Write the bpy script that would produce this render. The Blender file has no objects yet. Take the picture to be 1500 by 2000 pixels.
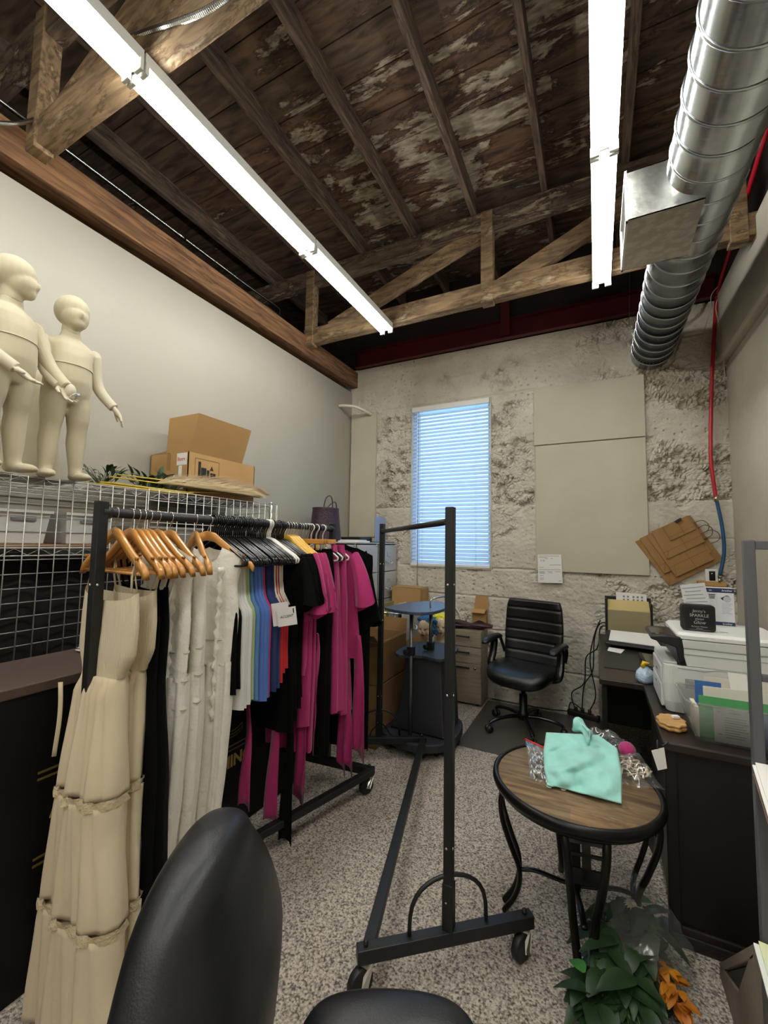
import bpy, bmesh, math, random
from math import sin, cos, pi, radians as RD, sqrt, floor
from mathutils import Vector, Matrix, noise
random.seed(7)
C = bpy.context.scene.collection
S = bpy.context.scene

# ------------------------------------------------------------ camera, world, exposure
FPX = 821.0
ROW_R = (0.8929, 0.4499, 0.0166); ROW_D = (-0.0186, 0.0738, -0.9971); ROW_F = (-0.4498, 0.8900, 0.0743)
CAM = Vector((0, 0, 1.5))
cam = bpy.data.objects.new('camera', bpy.data.cameras.new('camera')); C.objects.link(cam)
_r, _d, _f = Vector(ROW_R).normalized(), Vector(ROW_D), Vector(ROW_F)
_f = (_f - _r * _f.dot(_r)).normalized(); _d = _f.cross(_r)
if _d.z > 0: _d = -_d
cam.matrix_world = Matrix(((_r.x, -_d.x, -_f.x, 0), (_r.y, -_d.y, -_f.y, 0), (_r.z, -_d.z, -_f.z, 1.5), (0, 0, 0, 1)))
cam.data.sensor_fit = 'VERTICAL'; cam.data.sensor_height = 24; cam.data.lens = FPX / 2000 * 24
cam.data.clip_start = 0.02; cam.data.clip_end = 60
S.camera = cam
S.view_settings.view_transform = 'Standard'; S.view_settings.look = 'None'
S.view_settings.gamma = 1; S.view_settings.use_curve_mapping = False
S.view_settings.exposure = 0.2
TUBE_STRENGTH = 38.0
SKY_STRENGTH = 2.9
w = bpy.data.worlds.new('sky'); S.world = w; w.use_nodes = True
w.node_tree.nodes['Background'].inputs[0].default_value = (0.33, 0.66, 1.0, 1)
w.node_tree.nodes['Background'].inputs[1].default_value = SKY_STRENGTH
S.cycles.use_denoising = True
S.cycles.max_bounces = 7; S.cycles.diffuse_bounces = 4; S.cycles.glossy_bounces = 3
S.cycles.transmission_bounces = 4; S.cycles.transparent_max_bounces = 12
S.cycles.caustics_reflective = False; S.cycles.caustics_refractive = False
S.cycles.sample_clamp_indirect = 6

def ray(px, py):
    return _r * ((px - 750) / FPX) + _d * ((py - 1000) / FPX) + _f
def at(px, py, ax, val):                     # point of the room seen at a photo position, on the plane x/y/z = val
    d = ray(px, py); i = 'xyz'.index(ax)
    return CAM + d * ((val - CAM[i]) / d[i])

# ------------------------------------------------------------ materials
def lin(h):
    if isinstance(h, str):
        h = h.lstrip('#'); c = [int(h[i:i + 2], 16) / 255 for i in (0, 2, 4)]
        return tuple(x / 12.92 if x <= 0.04045 else ((x + 0.055) / 1.055) ** 2.4 for x in c) + (1,)
    return tuple(h) + (1,)
MATS = {}
def M(name, hex_='#808080', rough=0.6, metal=0.0, var=0.0, scale=6.0, stretch=(1, 1, 1), dark=None, bump=0.0, bscale=60.0,
      detail=4, trans=0.0, alpha=1.0, spec=0.5, sheen=0.0, coat=0.0, emit=None, estr=0.0, sss=0.0, ramp=(0.35, 0.7), bstretch=(1, 1, 1), tl=0.0):
    if name in MATS: return MATS[name]
    m = bpy.data.materials.new(name); m.use_nodes = True
    nt = m.node_tree; N, L = nt.nodes, nt.links
    b = N['Principled BSDF']
    b.inputs['Base Color'].default_value = lin(hex_); b.inputs['Roughness'].default_value = rough
    b.inputs['Metallic'].default_value = metal; b.inputs['Specular IOR Level'].default_value = spec
    b.inputs['Transmission Weight'].default_value = trans; b.inputs['Alpha'].default_value = alpha
    b.inputs['Sheen Weight'].default_value = sheen; b.inputs['Coat Weight'].default_value = coat
    if sss: b.inputs['Subsurface Weight'].default_value = sss; b.inputs['Subsurface Radius'].default_value = (0.02, 0.012, 0.008)
    if emit: b.inputs['Emission Color'].default_value = lin(emit); b.inputs['Emission Strength'].default_value = estr
    if var or bump:
        tc = N.new('ShaderNodeTexCoord')
    if var:
        mp = N.new('ShaderNodeMapping'); mp.inputs['Scale'].default_value = stretch; L.new(tc.outputs['Object'], mp.inputs[0])
        nz = N.new('ShaderNodeTexNoise'); nz.inputs['Scale'].default_value = scale; nz.inputs['Detail'].default_value = detail
        L.new(mp.outputs[0], nz.inputs['Vector'])
        cr = N.new('ShaderNodeValToRGB'); cr.color_ramp.elements[0].position = ramp[0]; cr.color_ramp.elements[1].position = ramp[1]
        L.new(nz.outputs['Fac'], cr.inputs[0])
        base = lin(hex_)
        dk = lin(dark) if dark else tuple(x * (1 - var) for x in base[:3]) + (1,)
        cr.color_ramp.elements[0].color = dk; cr.color_ramp.elements[1].color = base
        L.new(cr.outputs[0], b.inputs['Base Color'])
    if bump:
        mp2 = N.new('ShaderNodeMapping'); mp2.inputs['Scale'].default_value = bstretch; L.new(tc.outputs['Object'], mp2.inputs[0])
        n2 = N.new('ShaderNodeTexNoise'); n2.inputs['Scale'].default_value = bscale; n2.inputs['Detail'].default_value = 5
        L.new(mp2.outputs[0], n2.inputs['Vector'])
        bp = N.new('ShaderNodeBump'); bp.inputs['Strength'].default_value = min(1, bump); bp.inputs['Distance'].default_value = 0.01 * max(1, bump)
        L.new(n2.outputs['Fac'], bp.inputs['Height']); L.new(bp.outputs[0], b.inputs['Normal'])
    if tl:
        t = N.new('ShaderNodeBsdfTranslucent'); t.inputs[0].default_value = lin(hex_)
        mx = N.new('ShaderNodeMixShader'); mx.inputs[0].default_value = tl
        L.new(b.outputs[0], mx.inputs[1]); L.new(t.outputs[0], mx.inputs[2]); L.new(mx.outputs[0], N['Material Output'].inputs[0])
    MATS[name] = m
    return m
def clear(name, tint='#ffffff', gloss=0.12, rough=0.08, haze=0.0):     # thin clear film or pane
    if name in MATS: return MATS[name]
    m = bpy.data.materials.new(name); m.use_nodes = True; nt = m.node_tree; N, L = nt.nodes, nt.links
    N.remove(N['Principled BSDF'])
    t = N.new('ShaderNodeBsdfTransparent'); t.inputs[0].default_value = lin(tint)
    g = N.new('ShaderNodeBsdfGlossy'); g.inputs['Roughness'].default_value = rough
    fr = N.new('ShaderNodeLayerWeight'); fr.inputs[0].default_value = 0.5
    pw = N.new('ShaderNodeMath'); pw.operation = 'POWER'; pw.inputs[1].default_value = 4; L.new(fr.outputs['Facing'], pw.inputs[0])
    ma = N.new('ShaderNodeMath'); ma.operation = 'MULTIPLY_ADD'; ma.inputs[1].default_value = 0.6; ma.inputs[2].default_value = gloss; L.new(pw.outputs[0], ma.inputs[0])
    mx = N.new('ShaderNodeMixShader'); L.new(ma.outputs[0], mx.inputs[0]); L.new(t.outputs[0], mx.inputs[1]); L.new(g.outputs[0], mx.inputs[2])
    out = mx
    if haze:
        df = N.new('ShaderNodeBsdfDiffuse'); df.inputs[0].default_value = lin('#c8c6c0')
        m2 = N.new('ShaderNodeMixShader'); m2.inputs[0].default_value = haze
        L.new(mx.outputs[0], m2.inputs[1]); L.new(df.outputs[0], m2.inputs[2]); out = m2
    L.new(out.outputs[0], N['Material Output'].inputs[0]); MATS[name] = m
    return m

# ------------------------------------------------------------ mesh builder
class MB:
    def __init__(s): s.v = []; s.f = []; s.sm = []
    def add(s, vs, fs, smooth=False):
        o = len(s.v); s.v += [Vector(v) for v in vs]
        for f in fs: s.f.append([i + o for i in f]); s.sm.append(smooth)
        return s
    def box(s, a, b):
        x0, y0, z0 = a; x1, y1, z1 = b
        return s.add([(x0, y0, z0), (x1, y0, z0), (x1, y1, z0), (x0, y1, z0), (x0, y0, z1), (x1, y0, z1), (x1, y1, z1), (x0, y1, z1)],
                     [(0, 3, 2, 1), (4, 5, 6, 7), (0, 1, 5, 4), (1, 2, 6, 5), (2, 3, 7, 6), (3, 0, 4, 7)])
    def obox(s, c, size, mat=None):
        t = MB().box(tuple(-x / 2 for x in size), tuple(x / 2 for x in size))
        mat = mat or Matrix()
        c = Vector(c)
        return s.add([c + (mat @ v if len(mat) == 3 else mat.to_3x3() @ v) for v in t.v], t.f)
    def bar(s, p, q, w, h, up=(0, 0, 1)):         # rectangular bar from p to q; w across, h along up
        p, q = Vector(p), Vector(q); d = (q - p).normalized(); up = Vector(up)
        x = d.cross(up)
        if x.length < 1e-4: x = d.cross(Vector((0, 1, 0)))
        x.normalize(); u = x.cross(d).normalized()
        vs = []
        for c in (p, q):
            for a, b in ((-1, -1), (1, -1), (1, 1), (-1, 1)): vs.append(c + x * (a * w / 2) + u * (b * h / 2))
        return s.add(vs, [(0, 3, 2, 1), (4, 5, 6, 7), (0, 1, 5, 4), (1, 2, 6, 5), (2, 3, 7, 6), (3, 0, 4, 7)])
    def loft(s, rings, cap=True, closed=True, smooth=True):
        n = len(rings[0]); vs = [p for r in rings for p in r]; fs = []
        for i in range(len(rings) - 1):
            for j in range(n if closed else n - 1):
                k = (j + 1) % n
                fs.append((i * n + j, i * n + k, (i + 1) * n + k, (i + 1) * n + j))
        if cap:
            fs.append(tuple(reversed(range(n)))); fs.append(tuple(range((len(rings) - 1) * n, len(rings) * n)))
        return s.add(vs, fs, smooth)
    def tube(s, pts, r, seg=8, cap=True, flat=1.0, smooth=True, closed=False):
        pts = [Vector(p) for p in pts]; rs = r if isinstance(r, (list, tuple)) else [r] * len(pts)
        rings = []; prev = None; n = len(pts)
        for i, p in enumerate(pts):
            a = pts[i - 1] if (i > 0 or closed) else p; b = pts[(i + 1) % n] if (i < n - 1 or closed) else p
            d = (b - a)
            d = d.normalized() if d.length > 1e-9 else Vector((0, 0, 1))
            if prev is None:
                x = d.cross(Vector((0, 0, 1)))
                if x.length < 1e-3: x = d.cross(Vector((0, 1, 0)))
            else: x = prev - d * prev.dot(d)
            x.normalize(); prev = x; y = d.cross(x)
            rings.append([p + x * (cos(2 * pi * k / seg) * rs[i]) + y * (sin(2 * pi * k / seg) * rs[i] * flat) for k in range(seg)])
        if closed: rings.append(rings[0]); cap = False
        return s.loft(rings, cap, True, smooth)
    def lathe(s, prof, c=(0, 0, 0), seg=24, cap=True, sx=1, sy=1, smooth=True):
        c = Vector(c)
        rings = [[c + Vector((cos(2 * pi * k / seg) * r * sx, sin(2 * pi * k / seg) * r * sy, z)) for k in range(seg)] for r, z in prof]
        return s.loft(rings, cap, True, smooth)
    def cyl(s, p, q, r, seg=16, smooth=True): return s.tube([p, q], r, seg, smooth=smooth)
    def ell(s, c, r, seg=16, rings=10, rot=None):
        c = Vector(c); R = []
        for i in range(rings + 1):
            t = pi * i / rings; t = min(max(t, 0.06), pi - 0.06)
            R.append([Vector((sin(t) * cos(2 * pi * k / seg) * r[0], sin(t) * sin(2 * pi * k / seg) * r[1], -cos(t) * r[2])) for k in range(seg)])
        if rot: R = [[rot @ p for p in q] for q in R]
        return s.loft([[c + p for p in q] for q in R])
    def prism(s, poly, d):                       # polygon (3-D points) pushed along vector d
        poly = [Vector(p) for p in poly]; d = Vector(d); n = len(poly)
        fs = [tuple(range(n)), tuple(reversed(range(n, 2 * n)))] + [(i, i + n, (i + 1) % n + n, (i + 1) % n) for i in range(n)]
        return s.add(poly + [p + d for p in poly], fs)
    def quad(s, a, b, c, d): return s.add([a, b, c, d], [(0, 1, 2, 3)])
    def grid(s, nu, nv, fn, smooth=True, skip=None):
        vs = [fn(i / nu, j / nv) for j in range(nv + 1) for i in range(nu + 1)]; fs = []
        for j in range(nv):
            for i in range(nu):
                if skip and skip((i + .5) / nu, (j + .5) / nv): continue
                a = j * (nu + 1) + i; fs.append((a, a + 1, a + nu + 2, a + nu + 1))
        return s.add(vs, fs, smooth)
    def xf(s, m): s.v = [m @ v for v in s.v]; return s
    def join(s, o): return s.add(o.v, o.f) if not o.sm else s._j(o)
    def _j(s, o):
        k = len(s.v); s.v += o.v; s.f += [[i + k for i in f] for f in o.f]; s.sm += o.sm; return s
WM = {}
def thing(name, label, cat, loc=(0, 0, 0), rz=0, group=None):
    o = bpy.data.objects.new(name, None); C.objects.link(o); o.empty_display_size = 0.05
    o.location = loc; o.rotation_euler = (0, 0, rz); o['label'] = label; o['category'] = cat
    if group: o['group'] = group
    WM[o.name] = Matrix.Translation(Vector(loc)) @ Matrix.Rotation(rz, 4, 'Z')
    return o
def tag(o, label, cat, group=None, kind=None):
    o['label'] = label; o['category'] = cat
    if group: o['group'] = group
    if kind: o['kind'] = kind
    return o
def fixn(me):
    bm = bmesh.new(); bm.from_mesh(me); bmesh.ops.recalc_face_normals(bm, faces=bm.faces); bm.to_mesh(me); bm.free()
def obj(name, mb, mat, parent=None, bevel=0, local=False, seg=2, solid=0, sub=0, label=None, kind=None, norm=True):
    me = bpy.data.meshes.new(name)
    v = mb.v
    W = None
    if parent is not None:
        W = WM.get(parent.name, Matrix())
        if not local: inv = W.inverted(); v = [inv @ p for p in v]
    org = Vector((0, 0, 0))
    if parent is None and v and not local:      # a one-mesh thing: its origin at its base
        xs = [p.x for p in v]; ys = [p.y for p in v]; zs = [p.z for p in v]
        org = Vector(((min(xs) + max(xs)) / 2, (min(ys) + max(ys)) / 2, min(zs)))
        v = [p - org for p in v]
    me.from_pydata([tuple(p) for p in v], [], mb.f)
    me.polygons.foreach_set('use_smooth', mb.sm)
    if norm: fixn(me)
    me.materials.append(mat); me.update()
    o = bpy.data.objects.new(name, me); C.objects.link(o)
    if parent is not None:
        o.parent = parent; WM[o.name] = W
    else:
        o.location = org; WM[o.name] = Matrix.Translation(org)
    if bevel:
        b = o.modifiers.new('bevel', 'BEVEL'); b.width = bevel; b.segments = seg; b.limit_method = 'ANGLE'; b.angle_limit = RD(40)
    if solid:
        b = o.modifiers.new('solid', 'SOLIDIFY'); b.thickness = solid; b.offset = 0
    if sub:
        b = o.modifiers.new('sub', 'SUBSURF'); b.levels = sub; b.render_levels = sub
    if label: o['label'] = label
    if kind: o['kind'] = kind
    return o
def struct(name, mb, mat, **k):
    return obj(name, mb, mat, kind='structure', **k)
def dup(root, loc, rz, label=None, group=None):
    r = root.copy(); C.objects.link(r); r.location = loc; r.rotation_euler = (0, 0, rz)
    if label: r['label'] = label
    if group: r['group'] = group
    WM[r.name] = Matrix.Translation(Vector(loc)) @ Matrix.Rotation(rz, 4, 'Z')
    for ch in list(root.children):
        c = ch.copy(); C.objects.link(c); c.parent = r; WM[c.name] = WM[r.name]
        for g in ch.children:
            d = g.copy(); C.objects.link(d); d.parent = c; WM[d.name] = WM[r.name]
    return r
def text(name, body, p, right, up, size, mat, parent, depth=0.0008, align='LEFT', shear=0.0, sx=1.0):
    cu = bpy.data.curves.new(name, 'FONT'); cu.body = body; cu.size = size; cu.align_x = align; cu.extrude = depth; cu.shear = shear
    cu.resolution_u = 3
    t = bpy.data.objects.new(name, cu); C.objects.link(t); bpy.context.view_layer.update()
    me = bpy.data.meshes.new_from_object(t.evaluated_get(bpy.context.evaluated_depsgraph_get()))
    bpy.data.objects.remove(t); bpy.data.curves.remove(cu)
    r = Vector(right).normalized(); u = Vector(up).normalized(); n = r.cross(u)
    mb = MB(); mb.add([Vector(p) + r * (v.co.x * sx) + u * v.co.y + n * v.co.z for v in me.vertices], [tuple(q.vertices) for q in me.polygons])
    bpy.data.meshes.remove(me)
    return obj(name, mb, mat, parent)
def remesh(mb, voxel, smooth=6):                 # fuse overlapping volumes into one continuous skin
    me = bpy.data.meshes.new('tmp'); me.from_pydata([tuple(p) for p in mb.v], [], mb.f); fixn(me)
    o = bpy.data.objects.new('tmp', me); C.objects.link(o)
    r = o.modifiers.new('r', 'REMESH'); r.mode = 'VOXEL'; r.voxel_size = voxel
    k = o.modifiers.new('s', 'SMOOTH'); k.factor = 0.5; k.iterations = smooth
    bpy.context.view_layer.update()
    e = bpy.data.meshes.new_from_object(o.evaluated_get(bpy.context.evaluated_depsgraph_get()))
    out = MB(); out.add([v.co.copy() for v in e.vertices], [tuple(q.vertices) for q in e.polygons], True)
    bpy.data.objects.remove(o); bpy.data.meshes.remove(me); bpy.data.meshes.remove(e)
    return out
def arc(c, r, a0, a1, n, ax='xz', ry=None):
    c = Vector(c); ry = ry or r; out = []
    for i in range(n + 1):
        a = RD(a0 + (a1 - a0) * i / n); p = c.copy()
        setattr(p, ax[0], getattr(p, ax[0]) + r * cos(a)); setattr(p, ax[1], getattr(p, ax[1]) + ry * sin(a)); out.append(p)
    return out
def smooth_path(pts, n=6):                        # Catmull-Rom through the points
    pts = [Vector(p) for p in pts]; P = [pts[0]] + pts + [pts[-1]]; out = []
    for i in range(1, len(P) - 2):
        for k in range(n):
            t = k / n; a, b, c, d = P[i - 1], P[i], P[i + 1], P[i + 2]
            out.append(0.5 * ((2 * b) + (c - a) * t + (2 * a - 5 * b + 4 * c - d) * t * t + (3 * b - a - 3 * c + d) * t ** 3))
    return out + [pts[-1]]
# ------------------------------------------------------------ room materials
def concrete_mat(name, hex_, dark):
    m = M(name, hex_, rough=0.85, var=0.3, scale=3.0, dark=dark, bump=1.0, bscale=38, ramp=(0.25, 0.62))
    return m
m_conc = concrete_mat('painted_rough_concrete', '#d6d0c1', '#bcb5a5')
m_wall = M('painted_drywall', '#a29e91', rough=0.5, var=0.06, scale=1.2, bump=0.08, bscale=160)
m_panel = M('painted_cover_board', '#c6c0aa', rough=0.55, var=0.10, scale=2.5, bump=0.08, bscale=70)
m_wall2 = M('smooth_painted_concrete', '#c9c3b4', rough=0.75, var=0.14, scale=2.0, bump=0.35, bscale=30)
m_black = M('black_plastic', '#0f0f10', rough=0.45)
m_blackmat = M('black_powder_coat', '#0f1011', rough=0.5, bump=0.06, bscale=300)
m_chrome = M('chrome', '#c9c9c8', rough=0.18, metal=1.0)
m_white = M('white_plastic', '#e9e8e2', rough=0.35)
m_paper = M('white_paper', '#eceae6', rough=0.8)
m_ink = M('grey_print', '#77787a', rough=0.8)
m_darkink = M('black_print', '#1c1c1e', rough=0.8)
def carpet():
    m = bpy.data.materials.new('speckled_carpet'); m.use_nodes = True; nt = m.node_tree; N, L = nt.nodes, nt.links; b = N['Principled BSDF']
    tc = N.new('ShaderNodeTexCoord')
    n1 = N.new('ShaderNodeTexNoise'); n1.inputs['Scale'].default_value = 125; n1.inputs['Detail'].default_value = 4
    n2 = N.new('ShaderNodeTexNoise'); n2.inputs['Scale'].default_value = 2.2; n2.inputs['Detail'].default_value = 3
    L.new(tc.outputs['Object'], n1.inputs['Vector']); L.new(tc.outputs['Object'], n2.inputs['Vector'])
    cr = N.new('ShaderNodeValToRGB'); e = cr.color_ramp.elements
    e[0].position = 0.34; e[0].color = lin('#463e34'); e[1].position = 0.62; e[1].color = lin('#d6ccbc')
    k = e.new(0.47); k.color = lin('#a2978a')
    L.new(n1.outputs['Fac'], cr.inputs[0])
    mx = N.new('ShaderNodeMix'); mx.data_type = 'RGBA'; mx.blend_type = 'MULTIPLY'
    c2 = N.new('ShaderNodeValToRGB'); c2.color_ramp.elements[0].position = 0.3; c2.color_ramp.elements[0].color = (0.8, 0.78, 0.76, 1)
    c2.color_ramp.elements[1].position = 0.6; c2.color_ramp.elements[1].color = (1, 1, 1, 1)
    L.new(n2.outputs['Fac'], c2.inputs[0]); mx.inputs[0].default_value = 1
    L.new(cr.outputs[0], mx.inputs[6]); L.new(c2.outputs[0], mx.inputs[7]); L.new(mx.outputs[2], b.inputs['Base Color'])
    bp = N.new('ShaderNodeBump'); bp.inputs['Strength'].default_value = 0.9; bp.inputs['Distance'].default_value = 0.012
    L.new(n1.outputs['Fac'], bp.inputs['Height']); L.new(bp.outputs[0], b.inputs['Normal'])
    b.inputs['Roughness'].default_value = 0.95; b.inputs['Sheen Weight'].default_value = 0.2
    return m
def roof_wood(name, stretch, c_dark, c_mid, c_red, stain, board_axis=None, board_w=0.24, stain_lo=0.52, stain_hi=0.60, tide=(.4, .34, .3)):
    m = bpy.data.materials.new(name); m.use_nodes = True; nt = m.node_tree; N, L = nt.nodes, nt.links; b = N['Principled BSDF']
    tc = N.new('ShaderNodeTexCoord'); mp = N.new('ShaderNodeMapping'); mp.inputs['Scale'].default_value = stretch
    if board_w == .24 and board_axis == 1:
        gp = N.new('ShaderNodeNewGeometry'); mv = N.new('ShaderNodeVectorMath'); mv.operation = 'ADD'; mv.inputs[1].default_value = (1.9, -.845, -4.4); L.new(gp.outputs['Position'], mv.inputs[0]); coord = mv.outputs[0]
    else: coord = tc.outputs['Object']
    L.new(coord, mp.inputs[0])
    g = N.new('ShaderNodeTexNoise'); g.inputs['Scale'].default_value = 6; g.inputs['Detail'].default_value = 7; g.inputs['Distortion'].default_value = 0.6
    L.new(mp.outputs[0], g.inputs['Vector'])
    cr = N.new('ShaderNodeValToRGB'); e = cr.color_ramp.elements
    e[0].position = 0.32; e[0].color = lin(c_dark); e[1].position = 0.66; e[1].color = lin(c_mid); L.new(g.outputs['Fac'], cr.inputs[0])
    col = cr.outputs[0]
    if board_axis is not None:
        sp = N.new('ShaderNodeSeparateXYZ'); L.new(coord, sp.inputs[0])
        dv = N.new('ShaderNodeMath'); dv.operation = 'DIVIDE'; dv.inputs[1].default_value = board_w; L.new(sp.outputs[board_axis], dv.inputs[0])
        fl = N.new('ShaderNodeMath'); fl.operation = 'FLOOR'; L.new(dv.outputs[0], fl.inputs[0])
        xs = N.new('ShaderNodeMath'); xs.operation = 'DIVIDE'; xs.inputs[1].default_value = 1.7; L.new(sp.outputs[0], xs.inputs[0])
        xf = N.new('ShaderNodeMath'); xf.operation = 'FLOOR'; L.new(xs.outputs[0], xf.inputs[0])
        cb = N.new('ShaderNodeCombineXYZ'); L.new(fl.outputs[0], cb.inputs[0]); L.new(xf.outputs[0], cb.inputs[1])
        wn = N.new('ShaderNodeTexWhiteNoise'); wn.noise_dimensions = '3D'; L.new(cb.outputs[0], wn.inputs['Vector'])
        c3 = N.new('ShaderNodeValToRGB'); e3 = c3.color_ramp.elements
        e3[0].color = lin('#93877b'); e3[1].color = lin(c_red); e3[0].position = 0.2; e3[1].position = 0.9
        L.new(wn.outputs['Value'], c3.inputs[0])
        mx = N.new('ShaderNodeMix'); mx.data_type = 'RGBA'; mx.blend_type = 'MULTIPLY'; mx.inputs[0].default_value = 0.75
        L.new(col, mx.inputs[6]); L.new(c3.outputs[0], mx.inputs[7]); col = mx.outputs[2]
    # pale mineral stains with ragged outlines, more of them towards the back wall
    mp2 = N.new('ShaderNodeMapping'); mp2.inputs['Scale'].default_value = (stretch[0] * 1.6, stretch[1] * .9, stretch[2] * .9); L.new(coord, mp2.inputs[0])
    s1 = N.new('ShaderNodeTexNoise'); s1.inputs['Scale'].default_value = 2.4; s1.inputs['Detail'].default_value = 10; s1.inputs['Distortion'].default_value = 0.35; s1.inputs['Roughness'].default_value = 0.68
    L.new(mp2.outputs[0], s1.inputs['Vector'])
    s2 = N.new('ShaderNodeTexNoise'); s2.inputs['Scale'].default_value = 0.55; s2.inputs['Detail'].default_value = 1
    L.new(coord, s2.inputs['Vector'])
    ad = N.new('ShaderNodeMath'); ad.operation = 'MULTIPLY_ADD'; ad.inputs[1].default_value = 0.35; L.new(s2.outputs['Fac'], ad.inputs[0]); L.new(s1.outputs['Fac'], ad.inputs[2])
    if board_axis is not None:
        bd = N.new('ShaderNodeMath'); bd.operation = 'MULTIPLY_ADD'; bd.inputs[1].default_value = 0.16; L.new(wn.outputs['Value'], bd.inputs[0])
        sb = N.new('ShaderNodeMath'); sb.operation = 'SUBTRACT'; sb.inputs[1].default_value = 0.10; L.new(ad.outputs[0], sb.inputs[0]); L.new(sb.outputs[0], bd.inputs[2]); ad = bd
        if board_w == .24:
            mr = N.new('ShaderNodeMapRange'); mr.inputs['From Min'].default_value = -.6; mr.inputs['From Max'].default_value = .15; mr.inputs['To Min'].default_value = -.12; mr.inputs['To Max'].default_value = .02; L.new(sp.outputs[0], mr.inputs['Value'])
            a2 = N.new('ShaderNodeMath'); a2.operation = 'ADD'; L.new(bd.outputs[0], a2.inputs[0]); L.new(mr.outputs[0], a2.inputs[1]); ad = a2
    rp = N.new('ShaderNodeValToRGB'); rp.color_ramp.elements[0].position = stain_lo + 0.17; rp.color_ramp.elements[1].position = stain_hi + 0.17
    L.new(ad.outputs[0], rp.inputs[0])
    sm = N.new('ShaderNodeMix'); sm.data_type = 'RGBA'; L.new(rp.outputs[0], sm.inputs[0]); L.new(col, sm.inputs[6]); 
    s3 = N.new('ShaderNodeTexNoise'); s3.inputs['Scale'].default_value = 9; s3.inputs['Detail'].default_value = 6; L.new(mp2.outputs[0], s3.inputs['Vector'])
    r3 = N.new('ShaderNodeValToRGB'); r3.color_ramp.elements[0].position = .38; r3.color_ramp.elements[1].position = .62
    r3.color_ramp.elements[0].color = tuple(c * .42 for c in lin(stain)[:3]) + (1,); r3.color_ramp.elements[1].color = lin(stain); L.new(s3.outputs['Fac'], r3.inputs[0]); L.new(r3.outputs[0], sm.inputs[7])
    # dark tide marks round the stains
    r2 = N.new('ShaderNodeValToRGB'); q = r2.color_ramp.elements
    q[0].position = stain_lo + 0.11; q[0].color = (1, 1, 1, 1); q[1].position = stain_lo + 0.185; q[1].color = (1, 1, 1, 1)
    z = q.new(stain_lo + 0.15); z.color = tide + (1,)
    L.new(ad.outputs[0], r2.inputs[0])
    mm = N.new('ShaderNodeMix'); mm.data_type = 'RGBA'; mm.blend_type = 'MULTIPLY'; mm.inputs[0].default_value = 1
    L.new(sm.outputs[2], mm.inputs[6]); L.new(r2.outputs[0], mm.inputs[7]); L.new(mm.outputs[2], b.inputs['Base Color'])
    bp = N.new('ShaderNodeBump'); bp.inputs['Strength'].default_value = 0.5; bp.inputs['Distance'].default_value = 0.01
    L.new(g.outputs['Fac'], bp.inputs['Height']); L.new(bp.outputs[0], b.inputs['Normal'])
    b.inputs['Roughness'].default_value = 0.8
    return m
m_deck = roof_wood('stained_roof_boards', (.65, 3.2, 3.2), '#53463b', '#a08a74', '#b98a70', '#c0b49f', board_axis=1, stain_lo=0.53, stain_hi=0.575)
m_joist = roof_wood('old_joist_timber', (6, 0.7, 6), '#453a31', '#7b6757', '#a0765a', '#988b76', stain_lo=0.60, stain_hi=0.66)
m_truss = roof_wood('old_truss_timber', (0.8, 6, 4), '#67543f', '#a58a68', '#a0765a', '#c4b595', stain_lo=0.575, stain_hi=0.66, tide=(.55, .48, .42))
m_chord = roof_wood('stained_chord_timber', (.8, 5, 4), '#463a30', '#83705c', '#a0765a', '#b3a68c', stain_lo=.555, stain_hi=.60)
m_beam = roof_wood('old_header_timber', (6, 0.6, 6), '#583d2a', '#946c49', '#a0765a', '#b48a60', stain_lo=0.66, stain_hi=0.75)
m_red = M('dark_red_steel_paint', '#5a0d16', rough=0.5, var=0.4, scale=2.5)
m_dkbrown = M('dark_brown_boards', '#33251f', rough=0.8, var=0.5, scale=5, stretch=(1, 1, 0.3))  # dark brown boards with a streaky tone

# ------------------------------------------------------------ room shell
XL, YB, XR, YR = -2.63, 4.29, 0.99, -5.6
ZD = 4.40
struct('floor', MB().box((-5.2, YR - .1, -.06), (1.4, YB + .3, 0)), carpet())
mb = MB()
yb = YR
while yb < YB + .3:                                     # roof boards run across the room with open joints
    mb.box((-5.2, yb + .004, ZD), (1.4, yb + .236, ZD + .03)); yb += .24
mb.box((-5.2, YR - .1, ZD + .031), (1.4, YB + .3, ZD + .06))
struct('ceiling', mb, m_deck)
struct('wall_left', MB().box((XL - .12, YR, 0), (XL, YB, 3.325)), m_wall)
mb = MB().box((XR, YR, 0), (XR + .3, YB + .25, 3.05)); mb.box((.935, YR, 3.05), (XR + .3, YB + .25, 3.62))
struct('wall_right', mb, m_wall2, bevel=.02)
struct('wall_rear', MB().box((-5.2, YR - .1, 0), (1.4, YR, ZD)), m_wall2)
struct('wall_outer', MB().box((-5.3, YR, 0), (-5.2, YB + .3, ZD)), m_dkbrown)
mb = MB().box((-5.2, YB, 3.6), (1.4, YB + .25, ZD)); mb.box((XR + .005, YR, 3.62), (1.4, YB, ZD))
struct('wall_upper', mb, m_dkbrown)
struct('wall_beyond', MB().box((-5.2, YB, 0), (XL - .12, YB + .25, 3.6)), m_dkbrown)
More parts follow.
